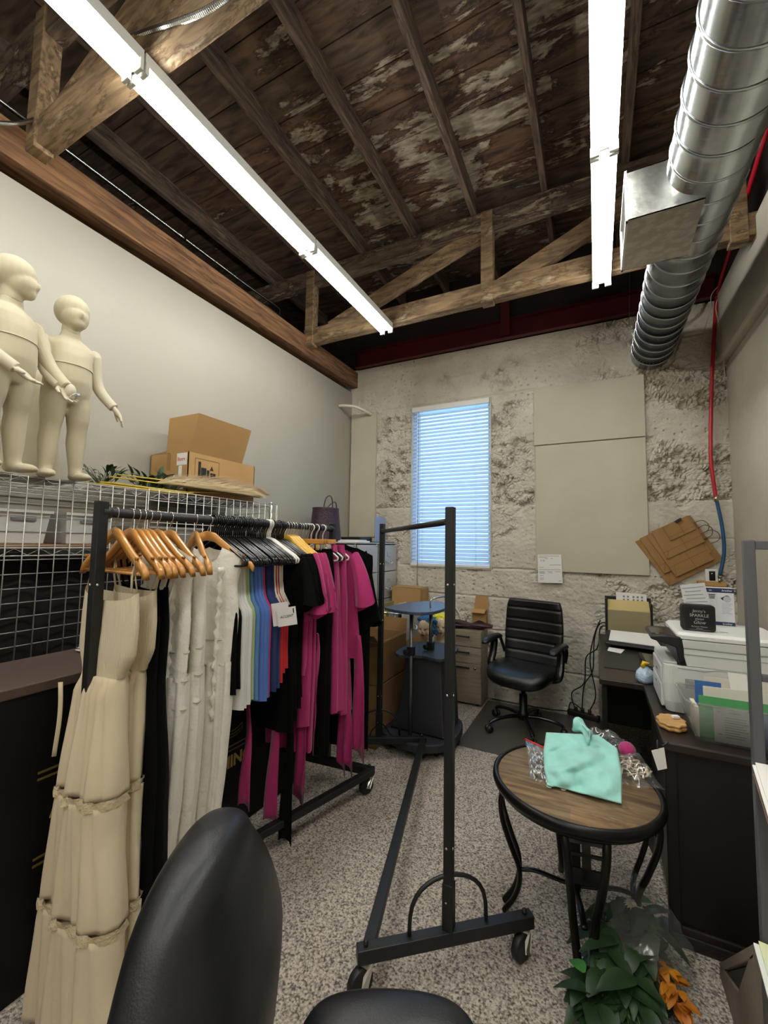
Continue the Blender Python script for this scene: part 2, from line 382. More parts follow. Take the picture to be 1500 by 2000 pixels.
# back wall: board-formed concrete with honeycombed bands; real relief, a real opening for the window
WX0, WX1, WZ0, WZ1 = -1.825, -0.955, 1.262, 3.022
crack = [at(*p, 'y', YB) for p in ((1381, 588), (1371, 612), (1352, 628), (1334, 640), (1326, 668), (1317, 690), (1313, 706), (1290, 722), (1262, 730))]
def seg_d(px, pz, a, b):
    ax, az, bx, bz = a.x, a.z, b.x, b.z; dx, dz = bx - ax, bz - az
    t = max(0, min(1, ((px - ax) * dx + (pz - az) * dz) / (dx * dx + dz * dz))); return math.hypot(px - ax - t * dx, pz - az - t * dz)
seams = [.34, .66, .98, 1.27, 1.58, 1.9, 2.2, 2.52, 2.79, 3.05, 3.33]
def relief(x, z):
    n1 = noise.noise((x * 1.3, z * 2.2, 3.1)); n2 = noise.noise((x * 6, z * 9, 1.7)); n3 = noise.noise((x * 24, z * 30, 9.2))
    h = .007 * n1 + .006 * n2 + .0045 * n3
    band = .34 if 1.9 < z < 2.96 else -.02
    if -.53 < x < .41 and 1.26 < z < 3.04: return 0.0
    msk = noise.noise((x * 1.9, z * 2.9, 5.5))
    if msk > -.3:
        d0, _ = noise.voronoi((x * 21, z * 26, 2.5)); r0 = .17 + .16 * msk
        if d0[0] < r0: h -= .030 * (1 - (d0[0] / r0) ** 2)
    hm = n1 * .6 + .42 * noise.noise((x * 3.1, z * 3.6, 7.7)) + band
    if hm > .05:
        d, _ = noise.voronoi((x * 27 + 1.1 * n2 + .5 * n3, z * 31 + 1.1 * n3, .5))
        k = min(1, (hm - .05) * 4.0); e = d[1] - d[0]; g = noise.noise((x * 11, z * 14, 4.4))
        h += k * (.012 * min(.6, e) - .003)
        w_ = .10 + .16 * max(0, g + .25)
        if e < w_: h -= k * .044 * (1 - (e / w_) ** 1.5) * max(.15, min(1, .55 + 1.6 * g))
        if g > .22: h -= k * .05 * (g - .22) * 3
    for s in seams:
        e = abs(z + .012 * n1 + .006 * n2 - s)
        if e < .014: h -= .020 * (1 - e / .014) * max(0, min(1, .35 + 1.9 * noise.noise((x * 2.1, s * 5, .3))))
    if x > .2 and z > 3.0:
        e = min(seg_d(x + .01 * n3, z + .012 * n2, crack[i], crack[i + 1]) for i in range(len(crack) - 1))
        if e < .016: h -= .045 * (1 - e / .016)
    return h
NX, NZ = 700, 690
wx0, wx1, wz1 = XL - .02, XR + .03, 3.60
def wallpt(u, v):
    x = wx0 + (wx1 - wx0) * u; z = wz1 * v
    return (x, YB - relief(x, z), z)
def inwin(u, v):
    x = wx0 + (wx1 - wx0) * u; z = wz1 * v
    return WX0 < x < WX1 and WZ0 < z < WZ1
mb = MB().grid(NX, NZ, wallpt, True, inwin)
mb.box((wx0, YB + .06, 0), (WX0, YB + .25, wz1)); mb.box((WX1, YB + .06, 0), (wx1 + .3, YB + .25, wz1))
mb.box((WX0, YB + .06, 0), (WX1, YB + .25, WZ0)); mb.box((WX0, YB + .06, WZ1), (WX1, YB + .25, wz1))
for a, b in (((WX0 - .01, YB - .012, WZ0), (WX0, YB + .1, WZ1)), ((WX1, YB - .012, WZ0), (WX1 + .01, YB + .1, WZ1)),
             ((WX0 - .01, YB - .012, WZ1), (WX1 + .01, YB + .1, WZ1 + .01)), ((WX0 - .01, YB - .012, WZ0 - .01), (WX1 + .01, YB + .1, WZ0))): mb.box(a, b)
struct('wall_back', mb, m_conc, norm=False)
# flat painted cover boards on the back wall
def board(n, x0, z0, x1, z1): return struct(n, MB().box((x0, YB - .028, z0), (x1, YB + .01, z1)), m_panel, bevel=.003)
board('trim_1', -2.615, 1.57, -2.275, 3.04); board('trim_2', -2.615, .55, -2.275, 1.562)
board('trim_3', -.525, 2.477, .404, 3.034); board('trim_4', -.515, 1.262, .402, 2.467)
# window: white frame, glass, blind hung in the opening
wn = bpy.data.objects.new('window_1', None); C.objects.link(wn); wn['kind'] = 'structure'; wn.location = ((WX0 + WX1) / 2, YB + .08, WZ0); WM[wn.name] = Matrix.Translation(wn.location)
mb = MB()
for a, b in (((WX0, YB + .055, WZ0), (WX0 + .035, YB + .11, WZ1)), ((WX1 - .035, YB + .055, WZ0), (WX1, YB + .11, WZ1)),
             ((WX0, YB + .055, WZ1 - .035), (WX1, YB + .11, WZ1)), ((WX0, YB + .055, WZ0), (WX1, YB + .11, WZ0 + .035)),
             ): mb.box(a, b)
obj('window_frame', mb, M('white_window_paint', '#e8e6e0', rough=.4), wn)
obj('glass_pane', MB().box((WX0 + .03, YB + .08, WZ0 + .03), (WX1 - .03, YB + .084, WZ1 - .03)), clear('window_glass', '#f4f8ff', .02, .02), wn)
bl = thing('window_blind', 'white slatted window blind glowing blue with daylight on the rough back wall', 'blind', ((WX0 + WX1) / 2, YB, WZ0))
m_slat = M('white_blind_slat', '#e6ecf4', rough=.45, tl=.42)
obj('head_rail', MB().box((WX0 + .004, YB - .03, WZ1 - .055), (WX1 - .004, YB + .03, WZ1)), M('blind_white', '#eceae6', rough=.4), bl, bevel=.004)
mb = MB(); z = WZ0 + .05; k = 0
while z < WZ1 - .06:
    t = RD(50); dy, dz = .021 * cos(t), .021 * sin(t)
    x0, x1 = WX0 + .008, WX1 - .008
    j = .0015 * sin(k * 1.7)
    mb.loft([[(x, YB + .012 - dy, z - dz + j), (x, YB + .012 - dy * .1, z + .0035 + j), (x, YB + .012 + dy, z + dz + j), (x, YB + .012 + dy * .98, z + dz - .002 + j), (x, YB + .012 - dy * .1, z + .0015 + j), (x, YB + .012 - dy, z - dz - .002 + j)] for x in (x0, x1)], smooth=False)
    z += .0405; k += 1
obj('slats', mb, m_slat, bl)
obj('bottom_rail', MB().box((WX0 + .004, YB - .018, WZ0 + .002), (WX1 - .004, YB + .03, WZ0 + .03)), M('blind_white', '#eceae6'), bl, bevel=.003)
mb = MB()
for x in (WX0 + .13, WX1 - .15):
    for yy in (-.012, .036): mb.cyl((x, YB + yy, WZ0 + .02), (x, YB + yy, WZ1 - .05), .0016, 5)
obj('ladder_cords', mb, m_white, bl)
mb = MB().tube([(WX0 + .085, YB - .028, WZ1 - .06), (WX0 + .087, YB - .034, 2.2), (WX0 + .09, YB - .036, 1.06)], .0035, 6)
mb.ell((WX0 + .09, YB - .036, 1.05), (.006, .006, .014), 8, 6)
obj('tilt_wand', mb, M('amber_wand', '#a98468', rough=.3), bl)

# ------------------------------------------------------------ roof timbers
ordn = ['first', 'second', 'third', 'fourth', 'fifth', 'sixth', 'seventh', 'eighth', 'ninth', 'tenth']
jx = [-3.05, -2.5, -1.945, -1.42, -.865, -.31, .24, .79]
for i, x in enumerate(jx):
    o = obj('roof_joist', MB().box((x - .022, YR, 4.245), (x + .022, YB - .002, 4.399)), m_joist, bevel=.004)
    tag(o, f'brown timber roof joist under the deck, {ordn[i]} of eight from the white wall side', 'joist', 'roof joists')
def truss(Y, label, left_end, node):
    t = thing('roof_truss', label, 'truss', (-.8, Y, 3.48), 0, 'timber roof trusses')
    mb = MB()
    nseg = 10; xs = [left_end + (1.3 - left_end) * i / nseg for i in range(nseg + 1)]
    rings = []
    for i, x in enumerate(xs):
        a, b = .004 * sin(i * 2.3), .004 * cos(i * 1.9)
        rings.append([(x, Y - .045 + b, 3.478 + a), (x, Y + .045 + b, 3.478 + a), (x, Y + .045 + b, 3.632 + b), (x, Y - .045 + b, 3.632 + b)])
    mb.loft(rings, smooth=False); obj('bottom_chord', mb, m_truss, t, bevel=.006)
    obj('top_chord', MB().box((-5.1, Y - .045, 4.085), (1.38, Y + .045, 4.244)), m_chord, t, bevel=.005)
    for x in node['post']: obj('post', MB().box((x - .048, Y - .056, 3.455), (x + .048, Y + .035, 4.238)), m_truss, t, bevel=.005)
    for (x0, z0), (x1, z1) in node['web']: obj('diagonal_web', MB().bar((x0, Y + .005, z0), (x1, Y + .005, z1), .07, .13, (0, 0, 1)), m_truss, t, bevel=.004)
    return t
truss(3.32, 'pale stained timber truss spanning the room close to the back wall', -2.6,
      dict(post=[-.755, -2.53, .85], web=[((-2.3, 3.60), (-.80, 4.10)), ((-.70, 3.56), (.55, 4.10))]))
truss(1.0, 'dark timber truss crossing over the wire shelf, in the top left photo corner', -2.6,
      dict(post=[-2.52, -.3], web=[((-2.35, 3.60), (-1.0, 4.10)), ((-.25, 3.6), (.8, 4.1))]))
# split, water-worn end of the near chord and a scab of wood
o = obj('header_beam', MB().box((-2.72, YR, 3.372), (-2.552, YB - .002, 3.56)), m_beam, bevel=.006)
tag(o, 'long brown timber header beam lying along the top of the white wall', 'beam')
o = obj('steel_beam', MB().box((-2.55, YB - .09, 3.592), (XR - .06, YB - .002, 3.60)).box((-2.55, YB - .03, 3.592), (XR - .06, YB - .004, 3.79)).box((-2.55, YB - .09, 3.782), (XR - .06, YB - .002, 3.79)), m_red)
tag(o, 'dark red painted steel ledger beam on top of the rough back wall', 'beam')
o = obj('steel_bracket', MB().box((-.83, YB - .1, 3.615), (-.74, YB - .091, 4.02)).box((-.79, YB - .094, 3.615), (-.78, YB - .03, 4.02)), m_red)
tag(o, 'upright dark red steel strap rising from the ledger beam behind the truss post', 'bracket')
# conduits
m_emt = M('galvanised_conduit', '#b9b9b4', rough=.25, metal=1)
for z, x, l in ((3.70, -2.74, 'thin shiny steel conduit lying closest along the header beam top'), (3.79, -2.76, 'shiny steel conduit running behind the other one above the header beam')):
    p = [(x, YR, z), (x, 2.6, z), (x, 2.95, z + .01), (x - .01, 3.1, z + .02), (x - .10, 3.2, z), (x - .14, 3.22, z - .12)]
    t = thing('conduit', l, 'conduit', (x, 0, z), 0, 'conduits over the white wall')
    obj('pipe', MB().tube([Vector(q) for q in p], .0125, 10), m_emt, t)
    obj('coupling', MB().cyl((x, 1.95, z), (x, 2.02, z), .0175, 10), m_emt, t)
def corrugated(name, label, pts, r):
    path = smooth_path(pts, 30); rr = [r * (1 + .12 * (i % 2)) for i in range(len(path))]
    o = obj(name, MB().tube(path, rr, 8, smooth=False), m_emt); tag(o, label, 'cable')
corrugated('armored_cable', 'ribbed flexible metal cable drooping from the truss to the left light row',
           [at(445, -8, 'y', .95), at(400, 22, 'y', .95), at(350, 42, 'y', .95), at(300, 58, 'y', .95), at(255, 74, 'y', .97), at(225, 84, 'y', 1.0)], .0105)
corrugated('armored_cable', 'short flexible metal cable curving over the header beam in front of the conduits',
           [at(-30, 238, 'x', -2.5), at(0, 240, 'x', -2.5), at(35, 241, 'x', -2.5), at(76, 231, 'x', -2.5), at(90, 222, 'x', -2.55)], .009)

# ------------------------------------------------------------ fluorescent strips
m_tube = bpy.data.materials.new('lit_fluorescent_tube'); m_tube.use_nodes = True
_b = m_tube.node_tree.nodes['Principled BSDF']; _b.inputs['Emission Color'].default_value = (1.0, 0.985, 0.93, 1); _b.inputs['Emission Strength'].default_value = TUBE_STRENGTH
_b.inputs['Base Color'].default_value = (0.9, 0.9, 0.9, 1)
m_house = M('white_fixture_enamel', '#d9dad4', rough=.35)
LF = 1.165
def strip_light():
    t = thing('fluorescent_light', 'x', 'light', (0, 0, 3.48), 0, 'fluorescent strip lights')
    mb = MB().prism([(-.058, .004, -.052), (-.058, .004, 0), (.058, .004, 0), (.058, .004, -.052), (.030, .004, -.046), (-.030, .004, -.046)], (0, LF - .008, 0))
    obj('housing', mb, m_house, t, local=True)
    for x in (-.04, .04):
        obj('tube', MB().cyl((x, .022, -.068), (x, LF - .022, -.068), .0165, 10), m_tube, t, local=True)
    for y in (.004, LF - .020):
        obj('lamp_holder', MB().box((-.062, y, -.092), (-.020, y + .016, -.04)).box((.020, y, -.092), (.062, y + .016, -.04)).box((-.02, y, -.06), (.02, y + .016, -.03)), m_house, t, local=True, bevel=.003)
    return t
proto = strip_light(); first = True
for side, x, ends, lab in (('left', -1.655, (3.275, 2.11, .945, -.22, -1.385, -2.55, -3.715), 'over the clothes rail'), ('right', .069, (3.325, 2.16, .995, -.17, -1.335, -2.5, -3.665), 'beside the round duct')):  # last two of each row are unseen, added as fill light
    for i, ye in enumerate(ends):
        nm = ['nearest the back wall', 'second from the back wall', 'third from the back wall', 'fourth from the back wall', 'fifth from the back wall', 'sixth from the back wall, added unseen fill', 'seventh from the back wall, added unseen fill'][i]
        l = f'lit twin-tube strip light {lab}, {nm}'
        if first:
            proto.location = (x, ye - LF, 3.475); proto['label'] = l; WM[proto.name] = Matrix.Translation(proto.location); first = False
        else: dup(proto, (x, ye - LF, 3.475), 0, l)

# ------------------------------------------------------------ round duct with register box
m_galv = M('galvanised_duct', '#b7bcbf', rough=.22, metal=1, var=.2, scale=9, bump=.06, bscale=14, bstretch=(1, 2.5, 1))
dx, dz, dr = .462, 3.222, .157
t = thing('round_duct', 'fat galvanised spiral duct hanging along the concrete side wall up to the back wall', 'duct', (dx, 2, dz))
mb = MB()
ys = [YR + .02, 0, 1, 2.0, 2.0, 3.1, 3.1, 3.45, 3.45, 4.275]
rs = [dr, dr, dr, dr, dr + .004, dr + .004, dr, dr, dr - .003, dr - .003]
mb.loft([[Vector((dx + .018 * (4.3 - y) / 2 + cos(a) * r, y, dz + sin(a) * r)) for a in [2 * pi * k / 48 for k in range(48)]] for y, r in zip(ys, rs)])
obj('pipe', mb, m_galv, t)
hel = []; y = YR + .05
while y < 4.25:
    a = 2 * pi * y / .135; hel.append((dx + .018 * (4.3 - y) / 2 + cos(a) * (dr + .0035), y, dz + sin(a) * (dr + .0035))); y += .135 / 36
obj('spiral_seam', MB().tube(hel, 0.0062, 6), m_galv, t)
mb = MB()
bx0, by0, by1, bz0, bz1 = .158, 2.19, 2.6, 3.045, 3.285
mb.box((bx0, by0, bz0), (.46, by0 + .004, bz1)); mb.box((bx0, by1 - .004, bz0), (.46, by1, bz1)); mb.box((bx0, by0, bz0), (.46, by1, bz0 + .004)); mb.box((bx0, by0, bz1 - .004), (.46, by1, bz1))
bt = obj('register_box', mb, M('bright_sheet_metal', '#b9bab4', rough=.3, metal=1, var=.2, scale=22, ramp=(.45, .6), bump=.25, bscale=18), t)
mb = MB()
for i in range(9):
    z = bz0 + .02 + i * .026; mb.bar((bx0 + .012, by0 + .01, z), (bx0 + .012, by1 - .01, z), .016, .002, (.5, 0, 1))
for a, b in (((bx0 - .006, by0 - .006, bz0 - .006), (bx0 + .004, by0 + .014, bz1 + .006)), ((bx0 - .006, by1 - .014, bz0 - .006), (bx0 + .004, by1 + .006, bz1 + .006)),
             ((bx0 - .006, by0, bz0 - .006), (bx0 + .004, by1, bz0 + .012)), ((bx0 - .006, by0, bz1 - .012), (bx0 + .004, by1, bz1 + .006))): mb.box(a, b)
obj('grille', mb, M('pale_grille', '#c9cac4', rough=.35), bt)
o = obj('hanger_strap', MB().tube(smooth_path([(.30, 3.85, 4.08), (.285, 3.85, 3.7), (.275, 3.85, 3.35), (.30, 3.85, 3.2), (.34, 3.85, 3.10)], 5), .012, 6, flat=.15), m_emt)
tag(o, 'thin metal strap curving down beside the duct in front of the back wall', 'strap')
# air hose: red above, blue below
h = thing('air_hose', 'red and blue air hose hanging down the back wall by the concrete corner', 'hose', (.87, 4.2, 1.2))
P = [Vector((.90, 2.2, 4.02)), Vector((.90, 3.0, 3.83)), Vector((.91, 3.5, 3.72)), at(1405, 560, 'y', 4.17), at(1397, 620, 'y', 4.2), at(1390, 760, 'y', 4.21), at(1388, 880, 'y', 4.21), at(1392, 930, 'y', 4.21), at(1399, 975, 'y', 4.21)]
obj('red_hose', MB().tube(smooth_path(P, 8), .0145, 8), M('red_rubber', '#b3182c', rough=.35), h, label='red rubber length')
P = [at(1399, 975, 'y', 4.21), at(1409, 1020, 'y', 4.21), at(1414, 1060, 'y', 4.21), at(1413, 1090, 'y', 4.215), at(1406, 1124, 'y', 4.22)]
obj('blue_hose', MB().tube(smooth_path(P, 6), .013, 8), M('blue_rubber', '#1f4c74', rough=.4), h, label='blue rubber length')
a = at(1406, 1124, 'y', 4.22)
m_nick = M('brass_nickel', '#b9aa90', rough=.3, metal=1)
obj('fitting', MB().cyl(a, a - Vector((0, 0, .02)), .015, 10).cyl(a - Vector((0, 0, .02)), a - Vector((.004, 0, .055)), .010, 10), m_nick, h)
obj('fitting', MB().cyl(at(1399, 968, 'y', 4.21), at(1399, 980, 'y', 4.21), .016, 10), m_nick, h)
for pts, l in (([(1406, 556), (1390, 575), (1387, 600), (1375, 650), (1363, 690)], 'thin white wire dangling left of the red hose'), ([(1401, 585), (1398, 603), (1405, 640), (1412, 690), (1416, 738)], 'thin white wire dangling right of the red hose')):
    o = obj('loose_wire', MB().tube(smooth_path([at(*p, 'y', 4.16) for p in pts], 6), .003, 5), M('white_wire', '#cfc8b6', rough=.5)); tag(o, l, 'wire')
# white bent wall bar in the left corner
p = [(-2.628, 4.0, 3.075), (-2.56, 4.01, 3.073), (-2.45, 4.06, 3.06), (-2.385, 4.14, 3.035), (-2.34, 4.26, 3.012)]
o = obj('wall_bar', MB().tube(smooth_path(p, 4), .016, 10), M('white_bar_paint', '#d9d5c8', rough=.4)); tag(o, 'white bent metal bar bridging the corner of white and concrete walls', 'bar')
# ------------------------------------------------------------ left side: black cabinet, wire shelf, grids
m_wirec = M('chrome_wire', '#c4c2bb', rough=.42, metal=.85)
t = thing('black_cabinet', 'long low black cabinet with brown top and gold lettering behind the hanging dresses', 'cabinet', (-1.9, 1.15, 0))
KY0, KY1 = -.35, 2.32
obj('body', MB().box((-2.075, KY0 + .01, 0), (-1.712, KY1 - .01, .975)), M('matte_black_laminate', '#070606', rough=.6, spec=.3), t, bevel=.004)
obj('top', MB().box((-2.085, KY0, .975), (-1.70, KY1, 1.01)), M('brown_laminate_top', '#54453e', rough=.45, var=.1, scale=4), t, bevel=.004)
m_gold = M('gold_lettering', '#b39a55', rough=.5)
m_dgold = M('dull_gold_outline', '#6f5d2e', rough=.5)
xf = -1.7095
def yz(px, py): p = at(px, py, 'x', xf); return (p.y, p.z)
def stroke(mb, pts, wd):
    for (a, b), (c, d) in zip(pts, pts[1:]): mb.bar((xf, a, b), (xf, c, d), wd, .003, (1, 0, 0))
for d in (0, .022):
    for a, b, z, w_ in ((.808, 1.25, .700 - d, .007), (.812, 1.25, .418 - d, .007), (1.45, 1.78, .715 - d * 1.2, .006), (1.45, 1.82, .440 - d, .007)):
        mb = MB(); stroke(mb, [(a, z), (b, z)], w_); obj('gold_line', mb, m_dgold, t)
mb = MB(); stroke(mb, [(1.2, .62), (.905, .62), (.88, .60), (.86, .53), (1.2, .53)], .016)
obj('gold_letter_outline', mb, m_gold, t)
def text2(name, body, y, z, size, mat, off, x, parent, bold=0.0, shear=0):
    cu = bpy.data.curves.new(name, 'FONT'); cu.body = body; cu.size = size; cu.offset = off; cu.extrude = .0004; cu.shear = shear
    o = bpy.data.objects.new(name, cu); C.objects.link(o); bpy.context.view_layer.update()
    me = bpy.data.meshes.new_from_object(o.evaluated_get(bpy.context.evaluated_depsgraph_get())); bpy.data.objects.remove(o)
    mb = MB().add([(x + v.co.z, y + v.co.x, z + v.co.y) for v in me.vertices], [tuple(q.vertices) for q in me.polygons])
    return obj(name, mb, mat, parent)
text2('big_letters', 'SC', 1.46, .49, .25, m_dgold, .006, xf - .0005, t)
text2('big_letters_inner', 'SC', 1.46, .49, .25, M('matte_black_laminate'), .001, xf + .0006, t)
text2('big_letters_core', 'SC', 1.46, .49, .25, m_dgold, -.009, xf + .0016, t)
text2('small_letters', 'MING', 1.605, .335, .082, m_gold, .003, xf, t)
# folded striped cloth on the cabinet
mb = MB()
for i in range(4):
    z = 1.012 + i * .007; y0 = 1.06 + i * .004
    mb.grid(10, 6, lambda u, v: (-2.02 + .15 * v, y0 + .2 * u, z + .006 + .004 * sin(u * 5 + i) * (1 - v)), True)
o = obj('folded_cloth', mb, M('black_white_stripe', '#d9d7cf', rough=.9, var=.9, scale=16, stretch=(3, .2, 3), dark='#1b1b1a', ramp=(.47, .5)), solid=.005); tag(o, 'black and white striped folded cloth on the brown cabinet top by the rack post', 'cloth')

# chrome wire shelving
SH0, SH1, SX0, SX1 = -.35, 2.40, -2.60, -2.135
t = thing('wire_shelf', 'chrome wire shelving unit along the white wall carrying mannequins, boxes and bins', 'shelf', (-2.37, 1, 0))
def shelf(z, nm):
    mb = MB()
    for x in (SX0, SX1):
        mb.tube([(x, SH0, z), (x, SH1, z)], .0035, 6); mb.tube([(x, SH0, z - .032), (x, SH1, z - .032)], .003, 6)
        y = SH0; pts = []; k = 0
        while y < SH1: pts.append((x, y, z - (.002 if k % 2 else .030))); y += .045; k += 1
        mb.tube(pts, .0023, 5)
    for y in (SH0, SH1): mb.tube([(SX0, y, z), (SX1, y, z)], .0035, 6)
    n = 15
    for i in range(n):
        x = SX0 + (SX1 - SX0) * (i + .5) / n; mb.tube([(x, SH0, z), (x, SH1, z)], .0019, 5)
    y = SH0 + .2
    while y < SH1: mb.tube([(SX0, y, z - .007), (SX1, y, z - .007)], .0028, 5); y += .3
    obj(nm, mb, m_wirec, t)
for z in (1.755, 1.455, .6, .12): shelf(z, 'shelf_tier')
for x in (SX0, SX1):
    for y in (SH0, SH1 - .02): obj('post', MB().cyl((x, y, 0), (x, y, 1.775), .0125, 10).lathe([(.014, 0), (.014, .015), (.004, .02)], (x, y, 1.77), 10), m_wirec, t)
for y in (): obj('post', MB().cyl((SX1, y, 0), (SX1, y, 1.775), .011, 10).lathe([(.013, 0), (.013, .015), (.004, .02)], (SX1, y, 1.77), 10), m_wirec, t)
obj('shelf_liner', MB().box((SX0 + .01, SH0 + .02, 1.459), (SX1 - .004, SH1 - .03, 1.472)), M('plywood_liner', '#a9825a', rough=.6, var=.2, scale=5, stretch=(1, .3, 1)), t)
def gridpanel(label, y0, y1, z0, z1, x):
    mb = MB(); n = round((y1 - y0) / .058)
    for i in range(n + 1):
        y = y0 + (y1 - y0) * i / n; mb.tube([(x + .0035, y, z0), (x + .0035, y, z1)], .0024, 6)
    m = round((z1 - z0) / .058)
    for i in range(m + 1):
        z = z0 + (z1 - z0) * i / m; mb.tube([(x, y0, z), (x, y1, z)], .0024, 6)
    o = obj('wire_grid', mb, m_wirec); return tag(o, label, 'grid panel', 'wire grids on the shelf')
gridpanel('square wire grid panel fixed on the shelf front, below the mannequins', -.33, 1.40, 1.0, 1.757, -2.112)
gridpanel('square wire grid panel behind the black hangers, on the shelf front', 1.412, 2.405, 1.0, 1.768, -2.112)
mb = MB()
for i in range(9):
    x = -2.112 - .058 * i; mb.tube([(x, 2.42, 1.0), (x, 2.42, 1.768)], .0024, 6)
for i in range(14): mb.tube([(-2.112, 2.42, 1.0 + .059 * i), (-2.576, 2.42, 1.0 + .059 * i)], .0024, 6)
o = obj('wire_grid', mb, m_wirec); tag(o, 'square wire grid panel closing the far end of the shelf', 'grid panel', 'wire grids on the shelf')
o = obj('wire_ring', MB().tube(arc((-2.106, 2.10, 1.60), .02, 0, 360, 20, 'yz')[:-1], .0025, 6, closed=True), m_black); tag(o, 'black wire ring hooked on the grid behind the hangers, nearer one', 'ring', 'wire rings on the grid')
o = obj('wire_ring', MB().tube(arc((-2.106, 2.20, 1.60), .02, 0, 360, 20, 'yz')[:-1], .0025, 6, closed=True), m_black); tag(o, 'black wire ring hooked on the grid behind the hangers, farther one', 'ring', 'wire rings on the grid')
# dark cloth drape hung under the second tier, behind the grid
mb = MB().grid(90, 6, lambda u, v: (-2.30 + .018 * sin(u * 95) + .01 * sin(u * 41 + 2), SH0 + .03 + (SH1 - SH0 - .06) * u, 1.0 - .9 * v + .40 * (1 - v) + .004))
o = obj('dark_drape', mb, M('black_drape', '#15120f', rough=.95), solid=.003); tag(o, 'black cloth hanging inside the shelf behind the lower wire grid', 'cloth')
# bins on the second tier
m_bin = M('white_bin', '#d5d6d4', rough=.4)
def bin_(y0, y1, label, mat, z0=1.473, h=.145, x0=-2.55, x1=-2.17):
    t = thing('storage_bin', label, 'bin', ((x0 + x1) / 2, (y0 + y1) / 2, z0), 0, 'bins on the wire shelf')
    mb = MB(); c = .02
    def ring(z, e): return [(x0 + e, y0 + e, z), (x1 - e, y0 + e, z), (x1 - e, y1 - e, z), (x0 + e, y1 - e, z)]
    a, b, d, e = ring(z0, .02), ring(z0 + h, .004), ring(z0 + h, .012), ring(z0 + .006, .028)
    mb.loft([a, b, d, e], smooth=False); obj('tub', mb, mat, t, bevel=.004)
    obj('rim', MB().box((x1 - .006, y0, z0 + h - .012), (x1 + .006, y1, z0 + h)).box((x0, y0, z0 + h - .012), (x0 + .01, y1, z0 + h)).box((x0, y0, z0 + h - .012), (x1, y0 + .008, z0 + h)).box((x0, y1 - .008, z0 + h - .012), (x1, y1, z0 + h)), mat, t)
    if mat is m_bin:
        y = (y0 + y1) / 2; obj('handle_slot', MB().box((x1 - .009, y - .045, z0 + h - .048), (x1 - .0005, y + .045, z0 + h - .028)), M('grey_slot', '#6f7070', rough=.6), t, bevel=.003)
    return t
bin_(.42, .785, 'white plastic storage bin in the wire shelf, at the edge of the photo', m_bin)
bin_(.80, 1.01, 'white plastic storage bin in the wire shelf under the mannequin feet', m_bin)
bin_(1.06, 1.28, 'white plastic storage bin in the wire shelf behind the rack post', m_bin)
bin_(1.46, 1.82, 'clear plastic tub of odds and ends in the wire shelf behind the wooden hangers', clear('clear_tub', '#f0f0ee', .1, .2, .45), h=.10)
for i, (y, s, c) in enumerate(((1.53, .05, '#d7d5d0'), (1.60, .04, '#8d8c8a'), (1.68, .055, '#c9c7c2'), (1.76, .04, '#9a9894'))):
    o = obj('small_pouch', MB().ell((-2.30, y, 1.482 + s * .75), (.08, s * .62, s * .75), 10, 6), M(f'pouch_{i}', c, rough=.6)); tag(o, f'small {"pale grey" if i % 2 == 0 else "grey"} pouch inside the clear plastic tub, {ordn[i]} from the near end', 'pouch', 'pouches in the clear tub')
o = obj('black_carton', MB().box((-2.56, 1.90, 1.473), (-2.2, 2.30, 1.62)), M('black_card', '#1b1512', rough=.7), bevel=.004); tag(o, 'dark carton in the wire shelf behind the black hangers', 'box')
o = obj('white_carton', MB().box((-2.56, 2.13, 1.621), (-2.2, 2.32, 1.68)), m_paper, bevel=.004); tag(o, 'white box on the dark carton at the far shelf end', 'box')

# ------------------------------------------------------------ mannequins on top
m_skin = M('cream_mannequin_cloth', '#c2b89b', rough=.75, bump=.12, bscale=420, sheen=.15, var=.06, scale=5)
m_skin2 = M('cream_mannequin_hand', '#c9c0a8', rough=.6)
def hand(mb, wrist, d, side, curl=.3, spread=.25, L=.075, th=None):
    """palm, four unequal bent fingers and a thumb; d = pointing direction, side = palm width axis, palm normal from both"""
    w, d, s = Vector(wrist), Vector(d).normalized(), Vector(side); s = (s - d * s.dot(d)).normalized(); n = d.cross(s)
    k = L / .075
    rot = Matrix((s, n, d)).transposed()
    mb.ell(w + d * .022 * k, (.0175 * k, .0105 * k, .028 * k), 12, 8, rot)
    for i, (off, ln) in enumerate(((-.013, .030), (-.0045, .036), (.004, .034), (.012, .026))):
        p = w + d * .040 * k + s * off * k; q = d + s * (off / .013 * spread)
        a = p + q.normalized() * ln * .5 * k + n * .004 * k * curl; b = a + (q.normalized() - n * -1 * curl).normalized() * ln * .55 * k
        mb.tube([p - d * .012 * k, p, a, b], [.0056 * k, .0054 * k, .0048 * k, .0036 * k], 8)
    p = w + d * .010 * k - s * .013 * k
    a = p + (d * .6 - s * .75 + n * .25).normalized() * .022 * k; b = a + (d * .9 - s * .35 + n * .2).normalized() * .020 * k
    mb.tube([p, a, b], [.0075 * k, .0058 * k, .0042 * k], 8)
